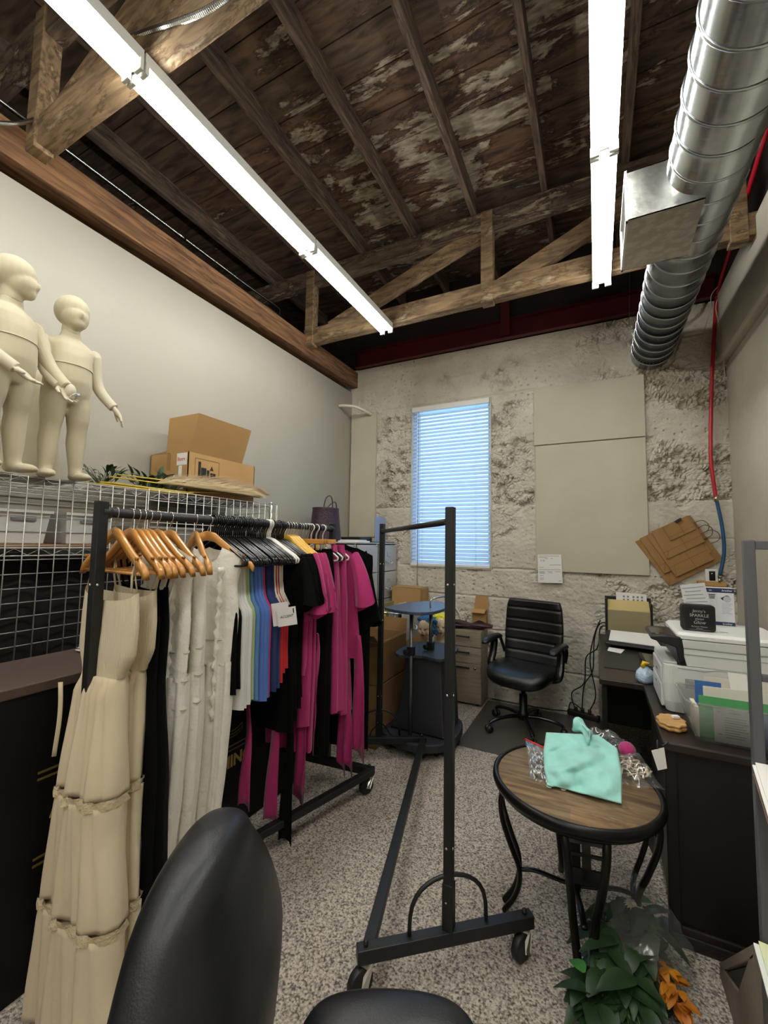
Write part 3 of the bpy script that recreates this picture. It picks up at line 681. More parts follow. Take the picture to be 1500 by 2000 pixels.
def mannequin(label, loc, rz, head_rz, arms, sc=1.0):
    t = thing('mannequin', label, 'mannequin', loc, rz, 'child mannequins on the shelf')
    mb = MB()
    def er(cx, cy, z, rx, ry, n=20): return [Vector((cx + cos(2 * pi * k / n) * rx, cy + sin(2 * pi * k / n) * ry, z)) * sc for k in range(n)]
    mb.loft([er(0, 0, .335, .055, .082), er(.004, 0, .38, .074, .094), er(.010, 0, .43, .080, .093), er(.013, 0, .49, .077, .087), er(.008, 0, .55, .073, .088), er(.002, 0, .595, .062, .094), er(0, 0, .622, .046, .078), er(0, 0, .640, .034, .045), er(.004, 0, .69, .030, .031)])
    for s in (1, -1):
        y = s * .047
        mb.loft([er(.0, y + s * .012, .018, .030, .026), er(-.004, y + s * .010, .055, .029, .027), er(-.002, y + s * .008, .10, .034, .032), er(-.006, y + s * .006, .17, .042, .038), er(.002, y + s * .004, .225, .039, .037), er(.006, y + s * .002, .27, .046, .043), er(.004, y, .33, .055, .049), er(.0, y - s * .006, .40, .060, .052)])
        mb.ell(Vector((.034, y + s * .018, .017)) * sc, (.062 * sc, .028 * sc, .019 * sc), 14, 8)
        mb.ell(Vector((.060, y + s * .022, .013)) * sc, (.038 * sc, .029 * sc, .014 * sc), 14, 8)
        mb.ell(Vector((-.02, y + s * .012, .022)) * sc, (.024 * sc, .023 * sc, .022 * sc), 12, 8)
        mb.ell(Vector((0, s * .080, .588)) * sc, (.037 * sc, .030 * sc, .034 * sc), 12, 8)
    obj('body', remesh(mb, .0055 * sc, 5), m_skin, t, local=True)
    hb = MB(); R = Matrix.Rotation(head_rz, 3, 'Z')
    def hp(x, y, z): return (R @ Vector((x, y, z)) + Vector((.004, 0, 0))) * sc
    hb.ell(hp(-.006, 0, .772), (.078 * sc, .066 * sc, .070 * sc), 20, 14, R)
    hb.ell(hp(.022, 0, .735), (.056 * sc, .054 * sc, .056 * sc), 18, 12, R)
    hb.ell(hp(.048, 0, .705), (.026 * sc, .030 * sc, .026 * sc), 14, 10, R)
    hb.ell(hp(.078, 0, .738), (.010 * sc, .009 * sc, .016 * sc), 10, 8, R)
    hb.tube([hp(-.004, 0, .66), hp(0, 0, .72)], .036 * sc, 14)
    obj('head', remesh(hb, .005 * sc, 5), m_skin, t, local=True)
    nb = MB().lathe([(.0335 * sc, 0), (.0335 * sc, .004)], (.003 * sc, 0, .676 * sc), 20)
    obj('neck_seam', nb, m_skin2, t, local=True)
    wb = MB().loft([[Vector((.012 + cos(2 * pi * k / 28) * .0785, sin(2 * pi * k / 28) * .0885, z)) * sc for k in range(28)] for z in (.500, .504)], cap=False)
    obj('waist_seam', wb, m_skin2, t, local=True, solid=.003)
    for s, sh, el, wr, hd, side, cut in arms:
        ab = MB(); P = [Vector(p) * sc for p in (sh, el, wr)]
        path = smooth_path(P, 6); n = len(path)
        rr = [(.033 - .011 * (i / (n - 1)) ** 1.0 - .002 * sin(pi * i / (n - 1))) * sc for i in range(n)]
        ab.tube([path[0] + Vector((0, -s * .012, .012)) * sc] + path, [.022 * sc] + rr, 14)
        ab.ell(P[0] + Vector((0, 0, .006)) * sc, (.031 * sc, .028 * sc, .030 * sc), 14, 10)
        if not cut: hand(ab, P[2], hd, side, L=.094 * sc, curl=.45, spread=.4)
        a = obj('arm', remesh(ab, .0032 * sc, 2), m_skin2 if not cut else m_skin, t, local=True)
        if cut:
            d = Vector(hd).normalized(); cb = MB()
            cb.ell(P[2] + d * .02 * sc, (.022 * sc, .019 * sc, .03 * sc), 12, 8)
            cb2 = MB().lathe([(.002, .0), (.020, .001), (.023, .005), (.018, .010), (.004, .013)], (0, 0, 0), 8, smooth=False)
            cb2.xf(Matrix.Translation(P[2] + d * .042 * sc) @ d.to_track_quat('Z', 'Y').to_matrix().to_4x4())
            obj('fist', cb, m_skin2, a, local=True); obj('magnet_cap', cb2, M('white_metal_cap', '#f0eee6', rough=.2, metal=.6), a, local=True, label='white faceted cap closing the wrist')
    return t
mannequin('smaller cream child mannequin on the wire shelf, farther from the photo edge', (-2.115, 1.0, 1.758), RD(-4), RD(4),
          [(1, (0, .100, .590), (.005, .125, .455), (.055, .175, .365), (.25, .3, -.6), (.6, -.5, .3), False),
           (-1, (.0, -.100, .590), (.06, -.105, .455), (.13, -.075, .375), (.45, .35, -.75), (-.3, .6, .2), False)])
mannequin('cream child mannequin in front at the photo edge, both arms bent and head turned aside', (-2.055, .757, 1.758), RD(18), RD(32),
          [(1, (.005, .095, .590), (.055, .125, .455), (.135, .135, .365), (.5, .25, -.7), (.2, .8, .2), True),
           (-1, (.005, -.095, .590), (.03, -.115, .455), (.115, -.055, .365), (.55, .35, -.5), (-.3, .8, .1), False)], 1.02)
mb = MB()
mb.lathe([(.12, 0), (.122, .01), (.118, .08), (.105, .16), (.088, .24), (.078, .32), (.08, .40), (.07, .48), (.03, .53), (.004, .535)], (-2.36, .99, 1.758), 28, sx=.8)
o = obj('mannequin_form', mb, m_skin); tag(o, 'cream flared body form standing on the shelf behind the two child mannequins', 'mannequin')
o = obj('mounting_plate', MB().box((-2.26, .55, 1.7572), (-2.138, 1.10, 1.7582)), m_blackmat); tag(o, 'thin dark board on the wire shelf under the mannequin feet', 'board')

# ------------------------------------------------------------ boxes and dried plants on top
m_card = M('corrugated_card', '#b08a57', rough=.8, var=.1, scale=4)
m_card2 = M('darker_card', '#8f6d43', rough=.8, var=.1, scale=4)
BX, BY0, BY1, BZ = -2.25, 1.75, 2.315, 2.05
t = thing('cardboard_box', 'wide open cardboard box with labels on the wire shelf', 'box', (-2.43, 2.0, 1.76))
mb = MB(); th = .005; x0 = XL + .015
for a, b in (((x0, BY0, 1.762), (BX, BY0 + th, BZ)), ((x0, BY1 - th, 1.762), (BX, BY1, BZ)), ((BX - th, BY0, 1.762), (BX, BY1, BZ)), ((x0, BY0, 1.762), (x0 + th, BY1, BZ)), ((x0, BY0, 1.762), (BX, BY1, 1.768))): mb.box(a, b)
obj('carton', mb, m_card, t)
obj('flap', MB().prism([(x0, BY0 + .002, BZ), (BX - .20, BY0 + .002, BZ), (BX - .20, BY0 + .10, BZ + .045), (x0, BY0 + .10, BZ + .045)], (0, 0, .004)), m_card2, t)
obj('tape', MB().box((BX - .20, BY0 - .001, BZ - .11), (BX - .165, BY0, BZ)), M('brown_tape', '#96713d', rough=.3), t)
lab = None
for a, b in (((BX - .085, BZ - .16), (BX - .055, BZ - .085)), ((BX - .13, BZ - .235), (BX - .035, BZ - .165)), ((x0 + .01, BZ - .26), (x0 + .075, BZ - .15)), ((BX - .105, BZ - .082), (BX - .012, BZ - .006))):
    lab = obj('shipping_label', MB().box((a[0], BY0 - .0012, a[1]), (b[0], BY0, b[1])), m_paper, t)
text('label_writing', 'fiserv.', (BX - .098, BY0 - .0014, BZ - .055), (1, 0, 0), (0, 0, 1), .036, M('red_print', '#c23a2a'), lab, sx=.9)
pr = MB().box((BX, 1.80, BZ - .235), (BX + .0008, 1.802, BZ - .03)).box((BX, 1.988, BZ - .235), (BX + .0008, 1.99, BZ - .03)).box((BX, 1.80, BZ - .032), (BX + .0008, 1.99, BZ - .03)).box((BX, 1.80, BZ - .235), (BX + .0008, 1.99, BZ - .233)).box((BX, 1.82, BZ - .212), (BX + .0008, 1.97, BZ - .209))
for y, z, h in ((1.835, BZ - .15, .10), (1.858, BZ - .165, .08), (1.878, BZ - .17, .085), (1.902, BZ - .155, .06), (1.93, BZ - .155, .045), (1.952, BZ - .15, .04)): pr.box((BX, y - .010, z), (BX + .0008, y + .010, z + h))
pr.prism([(BX, 1.915, BZ - .095), (BX, 1.945, BZ - .095), (BX, 1.93, BZ - .065)], (.0008, 0, 0))
for y, z in ((2.05, BZ - .20), (2.08, BZ - .20), (2.16, BZ - .19)): pr.add(*(lambda q: (q.v, q.f))(MB().cyl((BX, y, z), (BX + .0008, y, z), .012, 12)))
for x, z in ((-.215, -.15), (-.185, -.15), (-.215, -.19), (-.185, -.19)): pr.add(*(lambda q: (q.v, q.f))(MB().cyl((BX + x, BY0 - .0008, BZ + z), (BX + x, BY0, BZ + z), .013, 12)))
obj('printed_marks', pr, M('black_box_print', '#1a1712', rough=.8), t)
t = thing('cardboard_box', 'smaller cardboard box with a slanting dark side, standing in the wide open box', 'box', (-2.4, 1.9, 1.77))
y0, y1 = 1.735 + .03, 2.08
pf = [Vector((-2.52, y0, 1.77)), Vector((-2.31, y0, 1.77)), Vector((-2.16, y0, 2.30)), Vector((-2.53, y0, 2.245))]
pf = [Vector((-2.50, y0, 1.775)), Vector((-2.385, y0, 1.775)), Vector((-2.285, y0, 2.045)), Vector((-2.20, y0 + .05, 2.265)), Vector((-2.215, y0, 2.272)), Vector((-2.46, y0, 2.285))]
pf = [Vector((-2.50, y0, 1.775)), Vector((-2.36, y0, 1.775)), Vector((-2.19, y0, 2.29)), Vector((-2.47, y0, 2.29))]
obj('carton', MB().prism(pf, (0, y1 - y0 + .13, 0)), m_card, t, bevel=.002)
def leaf(mb, base, d, up, L, W, fold=.25, droop=.3, n=5):
    d = Vector(d).normalized(); up = Vector(up); s = d.cross(up).normalized(); up = s.cross(d); b = Vector(base); vs = []
    for i in range(n + 1):
        u = i / n; w = W * (sin(pi * min(1, u * .92 + .06)) ** .8) * .5
        c = b + d * (L * u) - up * (droop * L * u * u)
        vs += [c - s * w + up * (fold * w), c, c + s * w + up * (fold * w)]
    fs = []
    for i in range(n): a = i * 3; fs += [(a, a + 1, a + 4, a + 3), (a + 1, a + 2, a + 5, a + 4)]
    mb.add(vs, fs, True)
m_leafd = M('dark_green_leaf', '#2f4a2c', rough=.5, var=.35, scale=8)
m_leafp = M('pale_green_leaf', '#8b9a80', rough=.5, var=.3, scale=8)
m_stem = M('plant_stem', '#4f5a30', rough=.6)
def sprig(label, loc, mat, n, L, R, seed):
    rnd = random.Random(seed); t = thing('artificial_foliage', label, 'plant', loc, 0, 'artificial greenery on the shelf'); mb, sb = MB(), MB()
    for i in range(n):
        a = rnd.uniform(0, 2 * pi); r = rnd.uniform(.1, 1) * R; p = Vector((cos(a) * r * .7, sin(a) * r, .02 + rnd.uniform(0, .09)))
        sb.tube([(0, 0, .006), p * .6, p], .0016, 4)
        leaf(mb, p, (cos(a) * .7 + rnd.uniform(-.5, .5), sin(a) * .7 + rnd.uniform(-.5, .5), rnd.uniform(.1, 1.4)), (.3, .2, 1), L * rnd.uniform(.7, 1.3), L * .45)
    obj('leaves', mb, mat, t, local=True, norm=False); obj('stem', sb, m_stem, t, local=True)
sprig('low dark green artificial leaves on the shelf right beside the mannequin foot', (-2.33, 1.30, 1.759), m_leafd, 34, .05, .10, 1)
sprig('dark green artificial leaf tuft standing up on the shelf before the wall', (-2.36, 1.56, 1.759), m_leafd, 40, .075, .12, 2)
sprig('pale sage artificial leaf tuft on the shelf against the cardboard box', (-2.33, 1.69, 1.759), m_leafp, 30, .07, .09, 3)
m_cane = M('yellow_cane', '#cfb548', rough=.5, var=.2, scale=9)
for i in range(6):
    a = Vector((-2.19 + .012 * (i % 3), 1.15 + .02 * i, 1.766 + .013 * (i // 3))); b = Vector((-2.17 + .014 * ((i * 2) % 3), 1.62 + .02 * i, 1.766 + .012 * (i // 3)))
    o = obj('cane_stick', MB().tube([a, (a + b) / 2, b], .0055, 7), m_cane); tag(o, 'yellow cane stick lying in the bundle on the shelf beside the pampas grass', 'stick', 'yellow canes')
def pampas(label, a, b, mat, wdt, n, seed):
    rnd = random.Random(seed); a, b = Vector(a), Vector(b); d = (b - a).normalized(); L = (b - a).length
    t = thing('pampas_plume', label, 'dried plant', a, 0, 'pampas plumes'); mb = MB()
    s = d.cross(Vector((0, 0, 1))).normalized()
    for i in range(n):
        u = rnd.random() ** .8; p = a + d * (L * u * .86); an = rnd.uniform(0, pi)
        side = s * cos(an) + Vector((0, 0, 1)) * sin(an); ln = rnd.uniform(.10, .20) * (.5 + sin(pi * min(1, u * .8 + .15)) * .6)
        q = p + d * ln * .9 + side * wdt * rnd.uniform(.2, 1) * (.35 + .75 * sin(pi * (u * .85 + .12))) - Vector((0, 0, .01 * u))
        if q.z < 1.768: q.z = 1.768 + rnd.uniform(0, .006)
        if q.x > -2.12 and q.z < 1.77: q.z = 1.772
        m = (p + q) / 2 + side * .012; w = d.cross(side).normalized() * .0014
        mb.add([p - w, p + w, m + w * 1.3, m - w * 1.3, q], [(0, 1, 2, 3), (3, 2, 4)], True)
    obj('plume', mb, mat, t, norm=False); obj('stalk', MB().tube([a - d * .25, a, b - d * .1], [.004, .004, .001], 6), m_cane, t)
m_p1 = M('cream_pampas', '#d9c8a2', rough=.9, tl=.3); m_p2 = M('pinkish_pampas', '#b39c80', rough=.9, tl=.3)
pampas('cream pampas grass plume lying along the shelf front edge', (-2.185, 1.50, 1.815), (-2.16, 2.36, 1.82), m_p1, .085, 2600, 4)
pampas('beige pampas grass plume lying against the cardboard box', (-2.21, 1.55, 1.84), (-2.21, 2.42, 1.865), m_p2, .085, 2400, 5)
pampas('cream pampas grass plume end fanning up before the box corner', (-2.19, 1.95, 1.81), (-2.24, 2.46, 1.86), m_p2, .05, 900, 6)
# ------------------------------------------------------------ garment racks
m_bolt = M('bright_bolt', '#d8d8d6', rough=.25, metal=1)
RZ = 1.588
def rack(name, label, near, far, top, base_near, base_far, diag, arch=True, rail_z=None, rail_r=.0135):
    """Z rack: near and far posts, end bars on castors, one floor bar joining the end bars on opposite sides"""
    t = thing(name, label, 'clothes rack', ((near[0] + far[0]) / 2, (near[1] + far[1]) / 2, 0), 0, 'rolling clothes racks')
    rz = rail_z or top - .055
    for (x, y) in (near, far):
        p = obj('post', MB().box((x - .0165, y - .0165, .12), (x + .0165, y + .0165, top)).box((x - .0195, y - .0195, .12), (x + .0195, y + .0195, .30)), m_blackmat, t, bevel=.003)
    d = (Vector((far[0], far[1], 0)) - Vector((near[0], near[1], 0)))
    a = Vector((near[0], near[1], rz)); b = Vector((far[0], far[1], rz))
    r = obj('rail', MB().cyl(a, b, rail_r, 16), m_blackmat, t)
    e = MB()
    for q, s in ((a, 1), (b, -1)): e.cyl(q, q + d.normalized() * .03 * s, rail_r + .004, 16)
    obj('rail_collars', e, m_blackmat, r)
    for (p, q) in (base_near, base_far):
        p = Vector((*p, .125)); q = Vector((*q, .125))
        obj('end_bar', MB().bar(p, q, .04, .045), m_blackmat, t, bevel=.003)
    p = Vector((*diag[0], .128)); q = Vector((*diag[1], .128)); obj('floor_bar', MB().bar(p, q, .04, .035), m_blackmat, t, bevel=.003)
    if arch:
        for (x, y), (p, q) in ((near, base_near), (far, base_far)):
            v = (Vector(q) - Vector(p)).normalized(); c = Vector((x, y))
            pts = []
            for i in range(17):
                an = pi * i / 16; u = -cos(an) * .145; z = .148 + .175 * sin(an) ** .62
                pts.append((c.x + v.x * u + .0 , c.y + v.y * u - .0, z))
            obj('brace', MB().tube(pts, .0075, 8), m_blackmat, t)
    bm = MB()
    for (x, y) in (near, far):
        for z in (.24, .42, .95, 1.35): bm.ell((x + .017, y - .006, z), (.003, .005, .005), 8, 6); bm.ell((x - .004, y - .0175, z), (.005, .003, .005), 8, 6)
    obj('bolts', bm, m_bolt, t)
    for (p, q) in (base_near, base_far):
        v = (Vector(q) - Vector(p)).normalized()
        for c, s in ((Vector(p) + v * .03, 1), (Vector(q) - v * .03, -1)):
            cx, cy = c
            w = obj('caster', MB().cyl((cx - .022, cy - .014, .047), (cx + .022 * .2, cy - .026, .047), .047, 24), M('caster_rubber', '#101011', rough=.5), t, bevel=.006)
            f = MB().box((cx - .02, cy - .02, .095), (cx + .02, cy + .02, .103))
            f.prism([(cx + .010, cy - .045, .045), (cx + .022, cy - .03, .040), (cx + .024, cy + .012, .10), (cx - .0, cy - .0, .10)], (.003, .001, 0))
            f.prism([(cx - .032, cy - .035, .045), (cx - .020, cy - .02, .040), (cx - .018, cy + .022, .10), (cx - .042, cy + .01, .10)], (.003, .001, 0))
            obj('fork', f, M('zinc_fork', '#c9c7bd', rough=.3, metal=.9), w)
            obj('cap_nut', MB().cyl((cx, cy, .147), (cx, cy, .160), .008, 10).ell((cx, cy, .160), (.008, .008, .006), 10, 6), m_black, w)
    return t
# the empty rack in the middle of the floor
rack('garment_rack', 'empty black rolling clothes rack standing in the middle of the carpet', (-.493, 1.536), (-1.397, 2.744), 1.642,
     ((-.742, 1.322), (-.24, 1.742)), ((-1.60, 2.60), (-1.10, 2.89)), ((-.715, 1.348), (-1.115, 2.875)))
# the full rack
FN, FF = Vector((-1.467, .82)), Vector((-1.55, 2.32))
rack('garment_rack', 'full black rolling clothes rack loaded with dresses, tops and trousers', (FN.x, FN.y), (FF.x, FF.y), 1.625,
     ((-1.64, .855), (-1.40, .86)), ((-1.80, 2.295), (-1.225, 2.345)), ((-1.235, 2.34), (-1.635, .87)), arch=False, rail_z=RZ, rail_r=.016)
def railx(y): return FN.x + (FF.x - FN.x) * (y - FN.y) / (FF.y - FN.y)

# ------------------------------------------------------------ hangers
m_hw = M('varnished_beech', '#c98d42', rough=.28, var=.25, scale=9, stretch=(1, 6, 1), coat=.4)
m_hw2 = M('yellow_hanger_plastic', '#d8a93a', rough=.3)
m_hb = M('gloss_black_hanger', '#0c0c0d', rough=.22)
m_hwh = M('white_hanger', '#e6e3da', rough=.3)
def hook(r, zb, mat, parent, wire=.0018, R=.021):
    pts = arc((0, 0, 0), R, 200, -55, 16, 'xz')
    pts += [Vector((.006, 0, -.028)), Vector((0, 0, -.045)), Vector((0, 0, zb))]
    obj('hook', MB().tube(pts, wire, 6), mat, parent, local=True)
def wood_hanger(mat, name='wooden_hanger', bar=True):
    t = thing(name, 'x', 'hanger', (0, 0, RZ)); mb = MB()
    prof = [(0, -.066, .040), (.035, -.074, .038), (.075, -.103, .032), (.13, -.142, .028), (.175, -.168, .026), (.205, -.188, .028), (.216, -.205, .022)]
    rings = []
    for x, z, h in [(-a, b, c) for a, b, c in reversed(prof[1:])] + prof:
        th = .0075 + .003 * (abs(x) / .216)
        rings.append([(x, -th, z - h * .5), (x, -th * .8, z + h * .0 + h * .38), (x, 0, z + h * .5), (x, th * .8, z + h * .38), (x, th, z - h * .5), (x, 0, z - h * .56)])
    mb.loft([[Vector(p) for p in r] for r in rings]); obj('shoulders', mb, mat, t, local=True)
    if bar: obj('trouser_bar', MB().cyl((-.19, 0, -.199), (.19, 0, -.199), .0055, 8), mat, t, local=True)
    nb = MB()
    for s in (-1, 1): nb.tube([(s * .170, -.0105, -.150), (s * .178, -.011, -.150)], .006, 6)
    obj('notches', nb, M('notch_shadow', '#8a5a22', rough=.4), t, local=True)
    hook(.02, -.06, m_chrome, t); return t
def plastic_hanger(mat, name='plastic_hanger'):
    t = thing(name, 'x', 'hanger', (0, 0, RZ))
    p = [(0, 0, -.072), (.03, 0, -.080), (.10, 0, -.120), (.17, 0, -.160), (.190, 0, -.176), (.188, 0, -.190), (.17, 0, -.195), (0, 0, -.195)]
    p = p + [(-a, b, c) for a, b, c in reversed(p[1:-1])]
    obj('frame', MB().tube(p, .0054, 7, closed=True, flat=1.0), mat, t, local=True)
    hook(.02, -.070, mat, t, .0037, .0215); return t
def clip_hanger(mat, name='clip_hanger', clipcol=None):
    t = thing(name, 'x', 'hanger', (0, 0, RZ))
    obj('bar', MB().box((-.165, -.007, -.098), (.165, .007, -.070)), mat, t, bevel=.003, local=True)
    for x in (-.13, .13): obj('clip', MB().box((x - .012, -.010, -.135), (x + .012, .010, -.098)), m_chrome, t, bevel=.003, local=True)
    hook(.02, -.07, m_chrome, t); return t
HG = {}
def hang(kind, y, rz, label, group, dxr=0, dz=0):
    mk = dict(wood=lambda: wood_hanger(m_hw), yellow=lambda: wood_hanger(m_hw2, 'yellow_hanger', False), black=lambda: plastic_hanger(m_hb), white=lambda: plastic_hanger(m_hwh), clip=lambda: clip_hanger(m_hw))
    loc = (railx(y) + dxr, y, RZ + dz)
    if kind not in HG:
        t = HG[kind] = mk[kind](); t.location = loc; t.rotation_euler = (0, 0, rz); t['label'] = label; t['group'] = group
        WM[t.name] = Matrix.Translation(t.location) @ Matrix.Rotation(rz, 4, 'Z'); return t
    return dup(HG[kind], loc, rz, label, group)

# ------------------------------------------------------------ garments
def fabric(name, hex_, rough=.85, bump=.25, bscale=28, sheen=.1, **k): return M(name, hex_, rough=rough, bump=bump, bscale=bscale, sheen=sheen, **k)
m_cream = fabric('cream_cotton', '#dccbab', bump=.45, bscale=16, tl=.12)
m_lace = fabric('cream_lace', '#cdbb97', bump=.9, bscale=90)
m_white = M('white_plastic')
m_crinkle = fabric('white_crinkle_cotton', '#f6f2e6', bump=1.0, bscale=24, tl=.12)
m_wht = fabric('white_jersey', '#dcdbd8'); m_sage = fabric('sage_jersey', '#a9b58a'); m_blue = fabric('mid_blue_jersey', '#4a6cb0'); m_blue2 = fabric('steel_blue_jersey', '#4f78a6')
m_pink = fabric('raspberry_trim', '#b02e57'); m_navy = fabric('navy_jersey', '#16285a'); m_rd = fabric('red_jersey', '#b3121c'); m_blk = fabric('black_jersey', '#050505', sheen=0, rough=1.0, spec=.15)
m_mag = fabric('magenta_jersey', '#a01a60', sheen=.25); m_ivory = fabric('ivory_binding', '#e2dccb')
def interp(rows, z):
    for a, b in zip(rows, rows[1:]):
        if b[0] <= z <= a[0]:
            f = (a[0] - z) / max(1e-6, a[0] - b[0]); f = f * f * (3 - 2 * f) * .5 + f * .5
            return [p + (q - p) * f for p, q in zip(a[1:], b[1:])]
    return list(rows[-1][1:]) if z < rows[-1][0] else list(rows[0][1:])
def garment_mesh(rows, slope=.30, neck=.09, ndip=.06, nv=26, nu=26, seed=0, fold=.010, nf=3.0, hem=.0, cap=False):
    """rows: (z, half width, half thickness, fold gain, x shift, y shift), z falling; closed cloth envelope around the hanger plane"""
    rnd = random.Random(seed); ph = [rnd.uniform(0, 6.28) for _ in range(6)]
    z0, z1 = rows[0][0], rows[-1][0]; rings = []
    for j in range(nv + 1):
        v = j / nv; ring = []
        for side in (0, 1):
            for i in range(nu):
                u = -1 + 2 * i / nu if side == 0 else 1 - 2 * i / nu
                hw_top = rows[0][1]
                x0 = u * hw_top
                dz = -slope * abs(x0) - (ndip * (1 - (x0 / neck) ** 2) ** .5 if abs(x0) < neck else 0) * (1 if side == 0 else .35)
                zt = z0 + dz; z = zt + (z1 - zt) * (v ** 1.0)
                hw, ht, fg, sx, sy = interp(rows, min(z0, z))
                x = u * hw + sx
                prof = max(.0, 1 - abs(u) ** 2.6) ** .5
                yy = (-1 if side == 0 else 1) * (.002 + ht * prof)
                f = fold * fg * (sin(u * nf * 3.1 + ph[0] + .8 * v) + .6 * sin(u * nf * 6.3 + ph[1] - 1.2 * v) + .35 * sin(u * nf * 11 + ph[2] + (3 * v if side else -2 * v)))
                yy += f * (.35 + .65 * prof)
                zz = z + hem * v * sin(u * 7 + ph[3])
                ring.append(Vector((x + .25 * f, yy + sy, zz)))
        rings.append(ring)
    return MB().loft(rings, cap=cap)
def sleeve_mesh(s, x0=.195, z0=-.19, L=.24, out=.09, w0=.085, w1=.095, th=.02, seed=1, bend=.02):
    rings = []; rnd = random.Random(seed); p1 = rnd.uniform(0, 6)
    for j in range(9):
        v = j / 8; cx = s * (x0 - .02 + out * v ** .8); cz = z0 - .02 - L * v; w = w0 + (w1 - w0) * v
        ring = []
        for k in range(20):
            a = 2 * pi * k / 20
            ring.append(Vector((cx + cos(a) * w * .62 * (.6 + .4 * v) + .006 * sin(a * 3 + p1), sin(a) * (th + .016 * v) + (.006 + .014 * v) * sin(3 * a + p1 + 3 * v) + bend * v, cz + cos(a) * s * w * (.75 - .5 * v) + .016 * v * sin(2 * a + p1))))
        rings.append(ring)
    return MB().loft(rings, cap=False)
def garment(name, label, cat, mat, y, rz, rows, group=None, sleeves=None, dx=0, **k):
    t = thing(name, label, cat, (railx(y) + dx, y, RZ), rz, group)
    obj('body', garment_mesh(rows, **k), mat, t, local=True)
    if sleeves:
        for s in (1, -1): obj('sleeve', sleeve_mesh(s, **sleeves), mat, t, local=True)
    return t
def strap(mb, pts, wd=.006):
    mb.tube(pts, wd, 6, flat=.25)

G = RZ
wl = ['nearest the front post', 'second from the front post', 'third from the front post', 'fourth from the front post', 'fifth from the front post', 'sixth from the front post', 'seventh from the front post', 'over the middle white jumpsuit', 'over the last white jumpsuit before the black hangers']
wood_y = [(.870, -.10), (.925, -.10), (.950, -.08), (.972, -.08), (.995, -.05), (1.03, -.02), (1.085, -.06), (1.21, -.42), (1.275, .32)]
for (y, r), l in zip(wood_y, wl): hang('wood', y, r, f'varnished wooden hanger, {l}', 'wooden hangers')

# cream tiered dresses: ribbed bodice, three tiers with lace insertion bands
def tier_dress(y, rz, label, wide, hemz, seed, dx=0, lean=0, full=1.0):
    t = thing('tiered_dress', label, 'dress', (railx(y) + dx, y, RZ), rz, 'cream tiered dresses')
    zt = -.255
    zw, z2, z3 = -.53, -.87, -1.20
    L = lean
    obj('bodice', garment_mesh([(zt, .150 * wide, .016, .15, 0, 0), (-.36, .155 * wide, .022, .3, 0, 0), (-.45, .150 * wide, .026, .4, -.004, 0), (zw, .104 * wide, .026, .6, -.008, 0)], slope=.0, neck=.145 * wide, ndip=.035, nv=14, seed=seed, fold=.006, nf=2), fabric('cream_rib_knit', '#d8caab', bump=.5, bscale=90, bstretch=(3, 3, .15)), t, local=True)
    def tier(nm, za, zb, wa, wb, s, fl, sa, sb):
        obj(nm, garment_mesh([(za, wa, .034 if za > -.8 else .056 * full + .012, .8 if za > -.8 else 1.3, sa[0], sa[1]), (za - .05, wa * 1.03, .05 if za > -.8 else .056 * full + .014, 1.2, sa[0] * .85 + sb[0] * .15, sa[1] * .85 + sb[1] * .15), (zb, wb, .056 * full + .01, 1.3, sb[0], sb[1])], slope=0, neck=.001, ndip=0, nv=20, nu=44, seed=s, fold=fl, nf=3.4, hem=0, cap=True), m_cream, t, local=True)
    o = lambda q: (.008 * q, -.017 * q)
    tier('skirt_tier', zw, z2, .098 * wide, .125 * wide, seed + 1, .008, (-.008, 0), o(1))
    tier('skirt_tier', z2 - .018, z3, .125 * wide, .178 * wide, seed + 1, .008, o(1), o(1.8))
    tier('skirt_tier', z3 - .018, hemz, .178 * wide, .228 * wide, seed + 1, .008, o(1.8), o(2.7))
    for za, wa, q in ((z2, .127, 1), (z3, .180, 1.8)):
        obj('lace_band', garment_mesh([(za + .004, wa * wide, .056 * full + .016, 1.3, *o(q)), (za - .026, wa * wide * 1.0, .056 * full + .016, 1.3, *o(q))], slope=0, neck=.001, ndip=0, nv=2, nu=44, seed=seed + 1, fold=.008, nf=3.4), m_lace, t, local=True)
    for s in (-1, 1):
        for yy in (-.008, .010):
            sm = MB(); strap(sm, [(s * .128 * wide, yy, zt - .004), (s * .140, yy * .6, -.215), (s * .148, 0, -.155), (s * .150, -yy * .4, -.20)], .0035); obj('strap', sm, m_cream, t, local=True)
    return t
tier_dress(.862, -.10, 'cream tiered maxi dress with lace bands, frontmost on the full rack', 1.16, -1.545, 11, dx=.012, lean=.0)
tier_dress(.945, -.10, 'cream tiered dress hanging right behind the frontmost one', .92, -1.48, 21, dx=.014, full=.35)
tm = thing('tie_ribbon', 'cream sash ribbon of the front dress hanging left of the rack post', 'ribbon', (-1.585, .89, .75))
obj('ribbon', MB().grid(3, 10, lambda u, v: (-1.61 + .008 * u + .010 * sin(v * 4), .80 + .01 * u, 1.02 - .24 * v)), m_cream, tm, solid=.002)
# long black dresses
for i, (y, rz, hz, w, l) in enumerate(((.975, -.10, -1.47, 1.0, 'long black strappy dress just behind the cream dresses'), (1.005, -.06, -1.45, 1.02, 'long black strappy dress right in front of the white jumpsuits'))):
    t = garment('long_dress', l, 'dress', m_blk, y, rz, [(-.255, .12 * w, .014, .2, 0, 0), (-.40, .135 * w, .02, .5, 0, 0), (-.58, .125 * w, .024, .8, 0, 0), (-.9, .16 * w, .034, 1.2, 0, 0), (hz, .20 * w, .045, 1.5, 0, -.01)], 'long black dresses', slope=0, neck=.11, ndip=.05, seed=31 + i, fold=.009, nv=30)
    for s in (-1, 1):
        sm = MB(); strap(sm, [(s * .115, 0, -.26), (s * .135, 0, -.2), (s * .15, 0, -.155)], .004); obj('strap', sm, m_blk, t, local=True)
